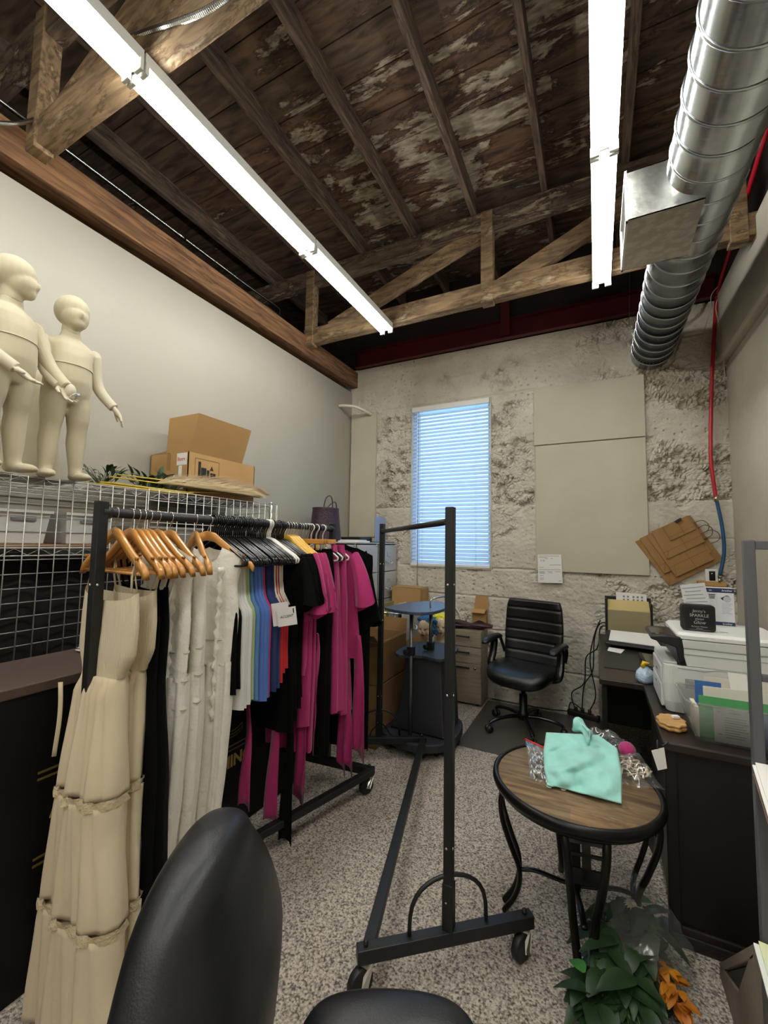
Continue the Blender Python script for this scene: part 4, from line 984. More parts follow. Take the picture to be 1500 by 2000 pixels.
# white crinkled jumpsuits, sleeveless, with ruched seams down to the leg
def jumpsuit(y, rz, label, seed, dx=0, hz=-1.27):
    t = thing('jumpsuit', label, 'jumpsuit', (railx(y) + dx, y, RZ), rz, 'white jumpsuits')
    obj('top', garment_mesh([(-.085, .165, .014, .2, 0, 0), (-.16, .172, .02, .3, 0, 0), (-.27, .145, .026, .5, 0, 0), (-.40, .155, .03, .7, 0, 0), (-.52, .150, .03, .8, 0, 0), (-.60, .145, .03, .8, 0, 0)], slope=.42, neck=.075, ndip=.09, seed=seed, fold=.008, nv=22, nf=3), m_crinkle, t, local=True)
    for s in (1, -1):
        obj('leg', garment_mesh([(-.585, .074, .03, .8, s * .070, 0), (-.75, .078, .034, .9, s * .068, 0), (-1.0, .070, .032, 1.0, s * .062, 0), (hz - .04 * (s < 0), .062, .028, 1.1, s * .056, -.01)], slope=0, neck=.001, ndip=0, seed=seed + s, fold=.008, nv=22, nf=2), m_crinkle, t, local=True)
    rm = MB(); rnd = random.Random(seed)
    for x0 in (-.085, .085):
        pts, rr = [], []
        for i in range(46):
            v = i / 45; z = -.20 - .62 * v; pts.append((x0 * (1 - .12 * v) + .004 * sin(i * 1.9), -.030 - .004 * sin(i * 2.7), z)); rr.append(.013 + .006 * sin(i * 1.35) + rnd.uniform(-.002, .003))
        rm.tube(pts, rr, 8, flat=.55)
    obj('ruched_bands', rm, m_crinkle, t, local=True)
    bm = MB()
    for z in (-.50, -.60, -.70): bm.loft([[Vector((cos(2 * pi * k / 24) * .150, sin(2 * pi * k / 24) * .036, z + d)) for k in range(24)] for d in (0, .006)], cap=False)
    obj('waist_bands', bm, fabric('shadow_seam', '#cfc8b4'), t, local=True, solid=.002)
    return t
jumpsuit(1.085, -.06, 'white crinkled sleeveless jumpsuit beside the long black dress', 41, hz=-1.22)
jumpsuit(1.205, -.42, 'white crinkled sleeveless jumpsuit, middle one of three', 51, hz=-1.24)
jumpsuit(1.275, .32, 'white crinkled sleeveless jumpsuit nearest the black hangers', 61, hz=-1.2)
lp = MB()
for (y, rz, dxx) in ((1.02, -.03, .09), (1.035, 0, .03)): lp.grid(6, 8, lambda u, v: (railx(y) + dxx + .06 * u * (1 - v), y + .01 * sin(4 * u), RZ - .21 - .13 * v))
o = obj('lace_scrap', lp, m_crinkle, solid=.002); tag(o, 'white lace strap end dangling over the long black dress', 'lace')

# tops on black plastic hangers
nb = 41; rnd = random.Random(5)
for i in range(nb):
    y = 1.305 + (1.80 - 1.305) * i / (nb - 1)
    if i in (29, 30, 31):
        hang('white', y, .03 * rnd.uniform(-1, 1), 'white plastic hanger in the gap of the black hanger row', 'white plastic hangers', dz=.002)
    else: hang('black', y, .05 * rnd.uniform(-1, 1), 'glossy black plastic hanger in the packed row on the full rack', 'black plastic hangers', dz=.003 * rnd.uniform(-1, 1))
def tank_rows(hw, hz, th=.012): return [(-.135, hw * .62, .006, .1, 0, 0), (-.24, hw * .64, th * .8, .2, 0, 0), (-.34, hw * .70, th, .3, 0, 0), (-.40, hw * .98, th, .5, 0, 0), (-.6, hw * .98, th * 1.2, .8, 0, 0), (hz, hw * 1.02, th * 1.2, .9, 0, 0)]
tops = [('black', m_blk, 1.315, -.72), ('black', m_blk, 1.335, -.70), ('black', m_blk, 1.352, -.71),
        ('white', m_wht, 1.375, -.80), ('white', m_wht, 1.392, -.80), ('white', m_wht, 1.41, -.79), ('sage green', m_sage, 1.428, -.785), ('sage green', m_sage, 1.445, -.78),
        ('steel blue', m_blue2, 1.463, -.785), ('blue', m_blue, 1.482, -.80), ('blue', m_blue, 1.503, -.80), ('blue', m_blue, 1.524, -.795), ('raspberry', m_pink, 1.546, -.80),
        ('navy', m_navy, 1.566, -.78), ('navy', m_navy, 1.588, -.79), ('navy', m_navy, 1.608, -.78),
        ('red', m_rd, 1.63, -.76), ('red', m_rd, 1.65, -.72), ('red', m_rd, 1.668, -.70), ('red', m_rd, 1.686, -.71)]
cnt = {}
tot = {}
for c, *_ in tops: tot[c] = tot.get(c, 0) + 1
for i, (c, m, y, hz) in enumerate(tops):
    cnt[c] = cnt.get(c, 0) + 1
    pos = {1: '', 2: ('nearer of two', 'farther of two'), 3: ('nearest of three', 'middle of three', 'farthest of three'), 4: ('nearest of four', 'second of four', 'third of four', 'farthest of four')}[tot[c]]
    lab = f'{c} sleeveless top on the full rack' + (f', {pos[cnt[c] - 1]} from the front' if pos else '')
    g = garment('sleeveless_top', lab, 'top', m, y, .03 * rnd.uniform(-1, 1) - .02, tank_rows(.152 + .01 * rnd.uniform(-1, 1) + (.012 if c in ('blue', 'navy') else 0), hz), 'tops on black hangers', slope=.40, neck=.062, ndip=.13, seed=100 + i, fold=.004, nv=20, nu=20, nf=2)
    if c == 'red':
        obj('neck_binding', MB().tube([(.094, -.010, -.185), (.098, -.014, -.23), (.100, -.014, -.28), (.110, -.013, -.34), (.148, -.010, -.40)], .008, 7, flat=.5), m_ivory, g, local=True, label='ivory armhole binding')
t = thing('price_tag', 'white price tag printed ACCENT hanging on the navy and red tops', 'tag', (-1.32, 1.57, 1.15))
tp = Matrix.Translation((-1.345, 1.56, 1.185)) @ Matrix.Rotation(RD(38), 4, 'Z') @ Matrix.Rotation(RD(-8), 4, 'Y')
c1 = MB().box((-.0, -.001, -.085), (.088, 0, 0)); c1.xf(tp); obj('card', c1, m_paper, t)
c2 = MB().box((-.022, .004, -.08), (.055, .005, .026)); c2.xf(tp); obj('back_card', c2, m_paper, t)
R3 = tp.to_3x3(); text('tag_writing', 'ACCENT', tp @ Vector((.012, -.0016, -.047)), R3 @ Vector((1, 0, .04)), R3 @ Vector((0, 0, 1)), .0155, m_darkink, t, shear=.25)
obj('tag_edge', MB().box((.074, -.0016, -.03), (.079, -.001, -.008)).xf(tp), m_darkink, t)
# black short-sleeve tops, long black trousers below
for i, y in enumerate((1.705, 1.73, 1.752, 1.775)):
    garment('short_sleeve_top', f'black short-sleeved top, {["nearest the red tops", "second behind the red tops", "third behind the red tops", "nearest the yellow hangers"][i]}', 'top', m_blk, y, .03 * rnd.uniform(-1, 1),
            [(-.095, .185, .008, .1, 0, 0), (-.2, .19, .014, .3, 0, 0), (-.35, .165, .016, .4, 0, 0), (-.75, .17, .018, .8, 0, 0), (-1.02 + .05 * i, .18, .02, 1, 0, 0)], 'black tops', dict(L=.20, out=.055, seed=i), slope=.36, neck=.07, ndip=.05, seed=140 + i, fold=.006, nv=20, nu=20)
for i, (y, hz, w, l) in enumerate(((1.72, -1.52, .045, 'black tie end reaching almost to the carpet under the full rack'), (1.70, -1.44, .05, 'magenta tie end hanging to a point under the black tops'), (1.55, -1.30, .038, 'dim magenta tie end hanging beside the gold letters'))):
    m = m_blk if i == 0 else m_mag
    x0 = railx(y) + (.14, .06, .02)[i]
    o = obj('sash_end', MB().grid(4, 26, lambda u, v, x0=x0, y=y, hz=hz, w=w: (x0 + (u - .5) * w * (1 + .5 * v) + .008 * sin(v * 6), y + .012 * sin(u * 5 + v * 4), RZ - .85 + (hz + .85) * v - (.06 * abs(u - .35) if v > .99 else 0))), m, solid=.003)
    tag(o, l, 'sash')
# yellow hangers with magenta tees
for i, y in enumerate((1.825, 1.85, 1.875, 1.90)):
    hang('yellow', y, .04 * rnd.uniform(-1, 1), f'yellow plastic hanger holding a magenta top, {["nearest", "second", "third", "farthest"][i]} of four', 'yellow hangers')
for i, (y, hz) in enumerate(((1.83, -.78), (1.862, -1.05), (1.90, -1.20))):
    garment('short_sleeve_top', f'magenta short-sleeved top on a yellow hanger, {["nearest", "middle", "farthest"][i]} of three', 'top', m_mag, y, -.04 + .03 * i,
            [(-.088, .195, .009, .1, 0, 0), (-.2, .20, .018, .4, 0, 0), (-.36, .17, .022, .7, 0, 0), (-.7, .165, .026, 1.1, .005, 0), (hz, .15, .028, 1.4, .01, 0)], 'magenta tops', dict(L=.25, out=.06, w0=.09, w1=.11, th=.022, seed=20 + i, bend=-.02), slope=.42, neck=.07, ndip=.06, seed=160 + i, fold=.010, nv=22, nu=24)
for i, (x, y, z0, z1, w) in enumerate(((.135, 1.86, .92, .22, .05), (.105, 1.90, .80, .16, .06), (.15, 1.94, 1.0, .45, .035))):
    xx = railx(y) + x
    o = obj('sash_end', MB().grid(5, 24, lambda u, v, xx=xx, y=y, z0=z0, z1=z1, w=w: (xx + (u - .5) * w * (.7 + .5 * v) - .02 * v + .006 * sin(v * 9), y + .012 * sin(u * 6 + v * 5), z0 + (z1 - z0) * v - (.09 * u if v > .98 else 0))), m_mag, solid=.003)
    tag(o, f'magenta tie end hanging beside the magenta tops, {["the longest pointed one", "the one crossing the black trousers", "the short upper one"][i]}', 'sash')
# metal and wooden clip hangers with black and magenta trousers, magenta shirt, black jacket
for i, y in enumerate((1.94, 1.965, 1.99, 2.015, 2.04)):
    hang('clip', y, .62 + .05 * rnd.uniform(-1, 1) if i > 2 else .1, f'wooden clip hanger behind the yellow hangers, {ordn[i]} of five', 'clip hangers')
hang('clip', 2.17, -.75, 'wooden clip hanger turned across the rail above the magenta trousers', 'clip hangers'); hang('clip', 2.235, -.62, 'wooden clip hanger at the far end of the full rail', 'clip hangers')
for i, y in enumerate((2.07, 2.10, 2.125, 2.15, 2.20)):
    hang('white' if i % 2 == 0 else 'black', y, .05, f'{"white" if i % 2 == 0 else "black"} plastic hanger near the far rail end, {ordn[i]} past the clip hangers', 'far plastic hangers')
for i, y in enumerate((1.955, 1.985)):
    garment('hanging_trousers', f'black trousers clipped to a wooden hanger, {["nearer", "farther"][i]} of two', 'trousers', m_blk, y, .25, [(-.125, .145, .012, .2, .04, 0), (-.3, .16, .018, .5, .04, 0), (-.7, .15, .022, .9, .04, 0), (-1.25, .15, .022, 1.2, .04, 0)], 'black trousers', slope=0, neck=.001, ndip=0, seed=180 + i, fold=.008)
o = obj('paper_band', MB().box((railx(1.93) + .098, 1.925, 1.405), (railx(1.93) + .114, 1.932, 1.475)), M('peach_band', '#c99a72', rough=.6)); tag(o, 'small peach size band on the black trousers waist', 'band')
for i, (y, rz, dx_) in enumerate(((2.16, -.45, .06), (2.215, -.30, .07))):
    t = garment('hanging_trousers', f'magenta trousers clipped to a wooden hanger, {["nearer pair with belt loop tab", "farther pair behind it"][i]}', 'trousers', m_mag, y, rz, [(-.11, .10, .02, .4, 0, 0), (-.19, .115, .03, .8, 0, 0), (-.5, .13, .04, 1.4, 0, 0), (-1.06 - .03 * i, .165, .045, 1.9, 0, 0)], 'magenta trousers', dx=dx_, slope=0, neck=.001, ndip=0, seed=200 + i, fold=.013, nu=40, nv=24, nf=3, hem=.006)
    obj('waistband', garment_mesh([(-.10, .102, .023, .4, 0, 0), (-.155, .106, .028, .6, 0, 0)], slope=0, neck=.001, ndip=0, seed=200 + i, fold=.010, nu=40, nv=3, nf=3), m_mag, t, local=True)
garment('short_sleeve_top', 'magenta short-sleeved top with gathered cuffs behind the magenta trousers', 'top', m_mag, 2.27, -.12, [(-.10, .19, .012, .2, .03, 0), (-.2, .20, .022, .5, .03, 0), (-.4, .18, .03, .9, .03, 0), (-.78, .20, .032, 1.2, .05, 0)], 'magenta tops', dict(L=.26, out=.09, w0=.09, w1=.12, th=.03, seed=31), dx=.02, slope=.40, neck=.08, ndip=.05, seed=220, fold=.011)
for i, (x, y, z0, z1, w) in enumerate(((.25, 2.23, .95, .30, .07), (.20, 2.20, .6, .22, .05), (.13, 2.24, .55, .19, .05))):
    xx = railx(y) + x
    o = obj('sash_end', MB().grid(5, 24, lambda u, v, xx=xx, y=y, z0=z0, z1=z1, w=w: (xx + (u - .5) * w * (.8 + .4 * v) + .03 * v, y + .014 * sin(u * 6 + v * 5), z0 + (z1 - z0) * v - (.08 * u if v > .98 else 0))), m_mag, solid=.003)
    tag(o, f'magenta tie end below the magenta trousers, {["rightmost long pointed one", "middle one", "short one behind"][i]}', 'sash')
garment('hanging_jacket', 'black jacket at the far end of the full rack, behind the magenta clothes', 'jacket', m_blk, 2.36, .0, [(-.085, .20, .014, .2, .05, 0), (-.2, .215, .03, .3, .05, 0), (-.5, .20, .04, .6, .05, 0), (-1.35, .20, .04, 1.0, .05, 0)], None, dict(L=.40, out=.08, w0=.10, w1=.11, th=.035, seed=41), dx=.02, slope=.42, neck=.08, ndip=.04, seed=230, fold=.008)
# ------------------------------------------------------------ back of the room
m_file = M('putty_file_cabinet', '#b9b6ae', rough=.4, bump=.05, bscale=200)
m_filet = M('file_label_frame', '#d0cec8', rough=.3, metal=.7)
m_dark = M('dark_gap', '#1a1917', rough=.9)
def file_cabinet(y0, y1, label, pull=None):
    X1, X0, H = -1.975, -2.615, 1.505
    t = thing('filing_cabinet', label, 'cabinet', ((X0 + X1) / 2, (y0 + y1) / 2, 0), 0, 'filing cabinets by the wall')
    th = .012
    mb = MB().box((X0, y0, 0), (X1 - .02, y0 + th, H)).box((X0, y1 - th, 0), (X1 - .02, y1, H)).box((X0, y0, H - th), (X1 - .004, y1, H)).box((X0, y0, 0), (X1 - .01, y1, .08)).box((X0, y0, 0), (X0 + th, y1, H))
    obj('body', mb, m_file, t, bevel=.003)
    obj('lock', MB().cyl((X1 - .006, y1 - .05, H - .03), (X1 + .006, y1 - .05, H - .03), .009, 10), m_chrome, t)
    for i in range(5):
        z0 = .09 + i * .28; z1 = z0 + .272; dx = 0
        if i == pull: dx = .47
        mb = MB().box((X1 - .02 + dx, y0 + .015, z0), (X1 + dx, y1 - .015, z1))
        if dx: mb.box((X1 - .05, y0 + .03, z0 + .02), (X1 + dx - .02, y0 + .036, z0 + .20)); mb.box((X1 - .05, y1 - .036, z0 + .02), (X1 + dx - .02, y1 - .03, z0 + .20)); mb.box((X1 - .05, y0 + .03, z0 + .02), (X1 + dx - .02, y1 - .03, z0 + .026))
        d = obj('drawer', mb, m_file, t, bevel=.004)
        yc = (y0 + y1) / 2; xx = X1 + dx
        f = MB()
        for a, b in (((xx, yc - .036, z1 - .075), (xx + .004, yc + .036, z1 - .07)), ((xx, yc - .036, z1 - .115), (xx + .004, yc + .036, z1 - .11)), ((xx, yc - .036, z1 - .115), (xx + .004, yc - .032, z1 - .07)), ((xx, yc + .032, z1 - .115), (xx + .004, yc + .036, z1 - .07))): f.box(a, b)
        obj('label_holder', f, m_filet, d)
        p = [(xx, yc - .06, z0 + .105), (xx + .02, yc - .05, z0 + .10), (xx + .032, yc - .025, z0 + .085), (xx + .034, yc, z0 + .08), (xx + .032, yc + .025, z0 + .085), (xx + .02, yc + .05, z0 + .10), (xx, yc + .06, z0 + .105)]
        obj('handle', MB().tube(smooth_path(p, 3), .009, 8, flat=.6), m_filet, d)
        if dx:
            r = MB()
            for yy in (y0 + .033, y1 - .033): r.cyl((X1 - .03, yy, z0 + .235), (X1 + dx - .02, yy, z0 + .235), .005, 8)
            r.cyl((X1 + dx - .03, y0 + .033, z0 + .235), (X1 + dx - .03, y1 - .033, z0 + .235), .005, 8)
            obj('hanging_rail', r, m_chrome, d)
    return t
file_cabinet(2.93, 3.362, 'putty filing cabinet hidden behind the magenta clothes, purple basket on top')
file_cabinet(3.372, 3.80, 'putty filing cabinet with one drawer pulled out full of folders', pull=2)
file_cabinet(3.815, 4.245, 'putty filing cabinet tight in the corner by the rough wall')
cols = ['#2c3e57', '#27282c', '#5e2f2a', '#8a7b4e', '#d8d2bd', '#e0cf86', '#d6b95a', '#b9b6ae', '#6b6f75', '#cfc8b2', '#3a3a3e', '#8c8a84']
for i in range(12):
    x = -1.90 + i * .031; tilt = .02 + .012 * (i % 3)
    o = obj('hanging_folder', MB().prism([(x, 3.412, .695), (x + .012 + .004 * (i % 2), 3.412, .695), (x + .012 + tilt, 3.412, .905 + .012 * (i % 4)), (x + tilt, 3.412, .905 + .012 * (i % 4))], (0, .345, 0)), M(f'folder_{i}', cols[i], rough=.8))
    tag(o, f'file folder in the pulled-out drawer, {ordn[i] if i < 10 else ["eleventh", "twelfth"][i - 10]} from the cabinet', 'folder', 'folders in the open drawer')
# things on the cabinets
b = thing('woven_basket', 'dark purple woven basket bag with thin loop handles on the cabinets by the wall', 'basket', (-2.37, 3.42, 1.505))
m_purp = M('purple_weave', '#3c1f33', rough=.35, var=.5, scale=40, stretch=(1, 1, 2.5), bump=1.0, bscale=70, bstretch=(1, 1, 2))
prof = [(.165, 0), (.17, .01), (.158, .10), (.145, .22), (.135, .315), (.140, .328), (.132, .328), (.127, .315), (.137, .20), (.15, .05), (.15, .012)]
obj('body', MB().lathe(prof, (-2.37, 3.42, 1.507), 40, sx=.9, sy=1.05), m_purp, b)
obj('handle', MB().tube(smooth_path([(-2.30, 3.31, 1.80), (-2.28, 3.36, 1.86), (-2.28, 3.44, 1.895), (-2.30, 3.50, 1.86), (-2.31, 3.52, 1.76)], 6), .0055, 7), m_purp, b)
obj('handle', MB().tube(smooth_path([(-2.40, 3.42, 1.82), (-2.38, 3.43, 1.93), (-2.37, 3.49, 1.965), (-2.38, 3.545, 1.92), (-2.38, 3.555, 1.81)], 6), .0055, 7), m_purp, b)
for i, (a, bb, mt, l) in enumerate((((-2.3, 3.42, 1.506), (-2.0, 3.66, 1.520), m_paper, 'white booklet on the filing cabinets, lower of two'), ((-2.28, 3.46, 1.521), (-2.02, 3.63, 1.530), M('cream_cover', '#d9d6cc', rough=.6), 'pale booklet on the filing cabinets, upper of two'))):
    o = obj('booklet', MB().box(a, bb), mt, bevel=.002); tag(o, l, 'book')
o = obj('black_case', MB().box((-2.40, 3.68, 1.506), (-2.12, 3.93, 1.56)), m_black, bevel=.012); tag(o, 'flat black case on the filing cabinets before the pale blue folder', 'case')
f = thing('plastic_folder', 'pale blue clear plastic folder standing up on the corner cabinet', 'folder', (-2.08, 4.02, 1.506))
obj('cover', MB().prism([(-2.08, 3.92, 1.508), (-2.08, 4.16, 1.508), (-2.09, 4.19, 1.775), (-2.09, 3.94, 1.795)], (-.004, 0, 0)), M('pale_blue_film', '#bccbe6', rough=.25, tl=.4), f)
obj('sheets', MB().box((-2.12, 3.92, 1.506), (-2.0, 4.22, 1.516)), M('slate_cover', '#4b5569', rough=.5), f)
# cardboard cartons behind the cart
def carton(label, a, b_, mat, flaps=None):
    t = thing('cardboard_box', label, 'box', ((a[0] + b_[0]) / 2, (a[1] + b_[1]) / 2, a[2]), 0, None); th = .006
    (x0, y0, z0), (x1, y1, z1) = a, b_
    mb = MB().box((x0, y0, z0), (x1, y0 + th, z1)).box((x0, y1 - th, z0), (x1, y1, z1)).box((x0, y0, z0), (x0 + th, y1, z1)).box((x1 - th, y0, z0), (x1, y1, z1)).box(a, (x1, y1, z0 + th))
    if not flaps: mb.box((x0, y0, z1 - th), (x1, y1, z1))
    obj('carton', mb, mat, t, bevel=.002)
    for f in flaps or (): obj('flap', MB().prism(f, (0, 0, .004)), mat, t)
    obj('tape', MB().box((x1, y0, z1 - .012), (x1 + .001, y1, z1 - .006)), M('pale_tape', '#cdb48c', rough=.3), t)
    return t
carton('brown cardboard box on the carpet beside the cart, lower of two', (-1.98, 2.82, .002), (-1.46, 3.34, .445), m_card2)
carton('open brown cardboard box with raised flap beside the cart, upper of two', (-1.98, 2.83, .447), (-1.455, 3.335, .76), m_card2,
       [[(-1.98, 2.83, .76), (-1.455, 2.83, .76), (-1.44, 2.72, .83), (-1.99, 2.72, .83)], [(-1.98, 3.335, .76), (-1.455, 3.335, .76), (-1.455, 3.352, .86), (-1.98, 3.352, .86)]])
carton('tall plain cardboard box against the rough wall behind the cart', (-1.93, 4.03, .002), (-1.60, 4.245, 1.05), m_card)
# sit-stand cart
t = thing('rolling_cart', 'charcoal rolling stand cart with round bluish top and lower tray', 'cart', (-1.2, 3.08, 0))
m_cart = M('charcoal_laminate', '#24262b', rough=.55); m_cartop = M('bluish_laminate_top', '#3d475b', rough=.4)
def blob(pts, z0, z1): 
    pth = smooth_path([Vector((*p, 0)) for p in pts + [pts[0]]], 6)[:-1]
    return MB().prism([(p.x, p.y, z0) for p in pth], (0, 0, z1 - z0))
obj('top', blob([(-1.43, 2.86), (-1.28, 2.78), (-1.10, 2.80), (-1.03, 2.95), (-1.04, 3.20), (-1.13, 3.36), (-1.28, 3.37), (-1.40, 3.14)], 1.0, 1.022), m_cartop, t, bevel=.004)
obj('tray', blob([(-1.37, 2.93), (-1.30, 2.87), (-1.15, 2.93), (-1.02, 2.90), (-.97, 3.0), (-.99, 3.30), (-1.12, 3.40), (-1.32, 3.34), (-1.38, 3.10)], .665, .688), m_cart, t, bevel=.004)
mb = MB().prism([(-1.30, 2.96, .665), (-1.02, 2.96, .665), (-.99, 2.96, .12), (-1.42, 2.96, .12), (-1.36, 2.96, .24), (-1.32, 2.96, .42)], (0, .36, 0))
obj('housing', mb, m_cart, t, bevel=.01)
obj('base', blob([(-1.47, 2.88), (-1.2, 2.80), (-.98, 2.90), (-.93, 3.15), (-1.0, 3.38), (-1.25, 3.42), (-1.46, 3.30), (-1.52, 3.05)], .055, .115), m_cart, t, bevel=.008)
for x, y in ((-1.36, 2.93), (-1.04, 2.95), (-1.04, 3.32), (-1.36, 3.30)): obj('wheel', MB().cyl((x - .012, y, .03), (x + .012, y, .03), .03, 14), m_black, t)
m_pole = M('grey_pole', '#73767a', rough=.3, metal=.8)
for (x, y, z0) in ((-1.225, 2.90, .115), (-1.155, 3.12, .665)):
    obj('pole', MB().cyl((x, y, z0), (x, y, 1.0), .014, 12), m_pole, t)
    obj('clamp_knob', MB().box((x - .024, y - .024, .688), (x + .024, y + .024, .75)).cyl((x - .02, y - .024, .715), (x - .03, y - .05, .715), .02, 10), m_black, t, bevel=.004)
obj('book_stop', MB().tube(smooth_path([(-1.125, 3.03, 1.02), (-1.125, 3.03, 1.075), (-1.10, 3.06, 1.092), (-1.06, 3.12, 1.10), (-1.045, 3.14, 1.09), (-1.045, 3.14, 1.02)], 4), .006, 8), m_chrome, t)
o = obj('floor_cable', MB().tube(smooth_path([(-1.50, 2.76, .012), (-1.46, 2.75, .16), (-1.40, 2.80, .20), (-1.36, 2.84, .13), (-1.345, 2.85, .118)], 6), .005, 6), m_black); tag(o, 'black cable looping between cardboard boxes and the cart base', 'cable')
# display heads on a carton behind the cart
carton('cardboard box under the two display heads behind the cart', (-1.49, 3.44, .002), (-1.21, 3.80, .512), m_card2)
m_face = M('porcelain_flesh', '#d9c3a6', rough=.35, coat=.3)
m_lip = M('dark_red_lips', '#7a1420', rough=.3); m_lash = M('black_lash', '#17120f', rough=.6)
def bust(label, loc, rz, turban, sc=1.0, tilt=0):
    t = thing('display_bust', label, 'mannequin bust', loc, rz, 'display heads')
    def e(mb, c, r, rot=None): mb.ell(Vector(c) * sc, tuple(x * sc for x in r), 18, 12, rot)
    mb = MB()
    e(mb, (0, 0, .235), (.072, .060, .082)); e(mb, (.022, 0, .195), (.048, .045, .055)); e(mb, (.040, 0, .165), (.024, .024, .020))
    e(mb, (.064, 0, .208), (.012, .0085, .018), Matrix.Rotation(RD(-22), 3, 'Y')); e(mb, (.060, .016, .226), (.010, .013, .011)); e(mb, (.060, -.016, .226), (.010, .013, .011))
    e(mb, (.045, .03, .195), (.02, .016, .022)); e(mb, (.045, -.03, .195), (.02, .016, .022)); e(mb, (.061, 0, .178), (.010, .013, .007))
    for s in (1, -1): e(mb, (-.008, s * .058, .215), (.014, .008, .026))
    mb.tube([Vector(p) * sc for p in ((-.012, 0, .20), (-.014, 0, .12), (-.012, 0, .05))], [.040 * sc, .034 * sc, .045 * sc], 16)
    mb.loft([[Vector((cos(2 * pi * k / 24) * a - .012, sin(2 * pi * k / 24) * b, z)) * sc for k in range(24)] for a, b, z in ((.06, .115, 0), (.062, .118, .015), (.055, .105, .045), (.045, .07, .068), (.038, .04, .085))])
    obj('body', remesh(mb, .0042 * sc, 4), m_face, t, local=True)
    f = MB()
    for a, b, z in ((.0695, .011, .1805), (.0690, .009, .1735)): e(f, (a, 0, z), (.006, b * 1.2, .0052))
    obj('lips', f, m_lip, t, local=True)
    g = MB()
    for s in (1, -1):
        g.tube([Vector((.064, s * .008, .224)) * sc, Vector((.068, s * .018, .2205)) * sc, Vector((.058, s * .030, .2245)) * sc], .0030 * sc, 6)
        g.tube([Vector((.066, s * .008, .243)) * sc, Vector((.064, s * .020, .249)) * sc, Vector((.052, s * .034, .245)) * sc], .0022 * sc, 6)
    obj('lashes', g, m_lash, t, local=True)
    h = MB()
    e(h, (-.018, 0, .262), (.078, .069, .062), Matrix.Rotation(RD(-12), 3, 'Y'))
    h2 = MB()
    rnd = random.Random(len(label))
    for k in range(11):
        a = 2 * pi * k / 11; c = Vector((.012 + cos(a) * .050 - .03, sin(a) * .066, .262 + .022 * cos(a) + .012)) * sc
        h2.ell(c, (.020 * sc, .019 * sc, .017 * sc), 10, 7)
    tb = obj('turban', h, turban, t, local=True); obj('twist', h2, turban, tb, local=True)
    if tilt:
        rose = MB()
        for k in range(14):
            a = k * 2.4; r = .008 + .0026 * k; rose.ell(Vector((.0 + .012 * cos(a) , .070 + .01 * sin(a * 2), .205 + r * sin(a))) * sc + Vector((r * cos(a), 0, 0)) * sc, (.014 * sc, .008 * sc, .014 * sc), 8, 6)
        obj('flower', rose, turban, tb, local=True)
    return t
bust('display head with closed eyes, dark lips and blue ruffled turban behind the cart', (-1.355, 3.55, .514), RD(-95), M('blue_turban', '#1f5a8a', rough=.7, bump=.6, bscale=60), 1.12, 1)
bust('display head with yellow turban just behind the blue turbaned one', (-1.265, 3.68, .514), RD(-72), M('yellow_turban', '#d9cf2e', rough=.6, bump=.3, bscale=40), 1.15)
# grey wood drawer unit
t = thing('drawer_unit', 'grey wood-grain three-drawer office cabinet against the rough wall', 'cabinet', (-1.2, 4.1, 0))
m_gw = M('grey_oak_laminate', '#968a78', rough=.5, var=.35, scale=7, stretch=(.6, 2, 7), ramp=(.3, .65), bump=.1, bscale=40, bstretch=(.3, 1, 4))
DX0, DX1, DY0, DY1 = -1.43, -.976, 3.985, 4.25
obj('carcass', MB().box((DX0, DY0 + .018, .02), (DX1, DY1, .69)), m_gw, t, bevel=.002)
for z0, z1 in ((.025, .383), (.388, .535), (.540, .682)):
    d = obj('drawer', MB().box((DX0 + .003, DY0, z0), (DX1 - .003, DY0 + .018, z1)), m_gw, t, bevel=.002)
    zc = z1 - .035 if z1 < .4 else z1 - .048
    hb = MB().box((DX1 - .235, DY0 - .024, zc - .007), (DX1 - .105, DY0 - .016, zc + .007)).box((DX1 - .23, DY0 - .018, zc - .005), (DX1 - .22, DY0, zc + .005)).box((DX1 - .12, DY0 - .018, zc - .005), (DX1 - .11, DY0, zc + .005))
    obj('handle', hb, M('pewter', '#4d4843', rough=.35, metal=.7), d, bevel=.002)
obj('lock', MB().cyl((DX1 - .06, DY0, .345), (DX1 - .06, DY0 - .006, .345), .011, 12), m_chrome, t)
for x in (DX0 + .05, DX1 - .05): obj('foot', MB().cyl((x, DY0 + .05, 0), (x, DY0 + .05, .02), .015, 10).cyl((x, DY1 - .05, 0), (x, DY1 - .05, .02), .015, 10), m_black, t)
g = thing('leather_bag', 'flattened dark red-brown leather bag lying on the grey drawer unit', 'bag', (-1.17, 4.08, .691))
m_lth = M('oxblood_leather', '#351a17', rough=.4, bump=.8, bscale=22, var=.4, scale=8)
rings = []
for i in range(17):
    u = i / 16; x = -1.42 + .52 * u; w = .08 + .03 * sin(u * 5); h = .030 + .016 * sin(u * 7 + 1) + .008 * sin(u * 19)
    h *= min(1, .25 + 3 * min(u, 1 - u)); rings.append([Vector((x, 4.10 + cos(a) * w, .722 + (sin(a) * h * (1 + .3 * sin(5 * a + u * 9))) + .006 * u)) for a in [2 * pi * k / 18 for k in range(18)]])
for r in rings:
    for p in r: p.z = max(p.z, .692)
obj('body', MB().loft(rings), m_lth, g)
obj('strap', MB().tube(smooth_path([(-1.40, 4.05, .735), (-1.25, 4.02, .752), (-1.08, 4.03, .738), (-.95, 4.06, .728), (-.905, 4.08, .735)], 6), .011, 8, flat=.5), m_lth, g)
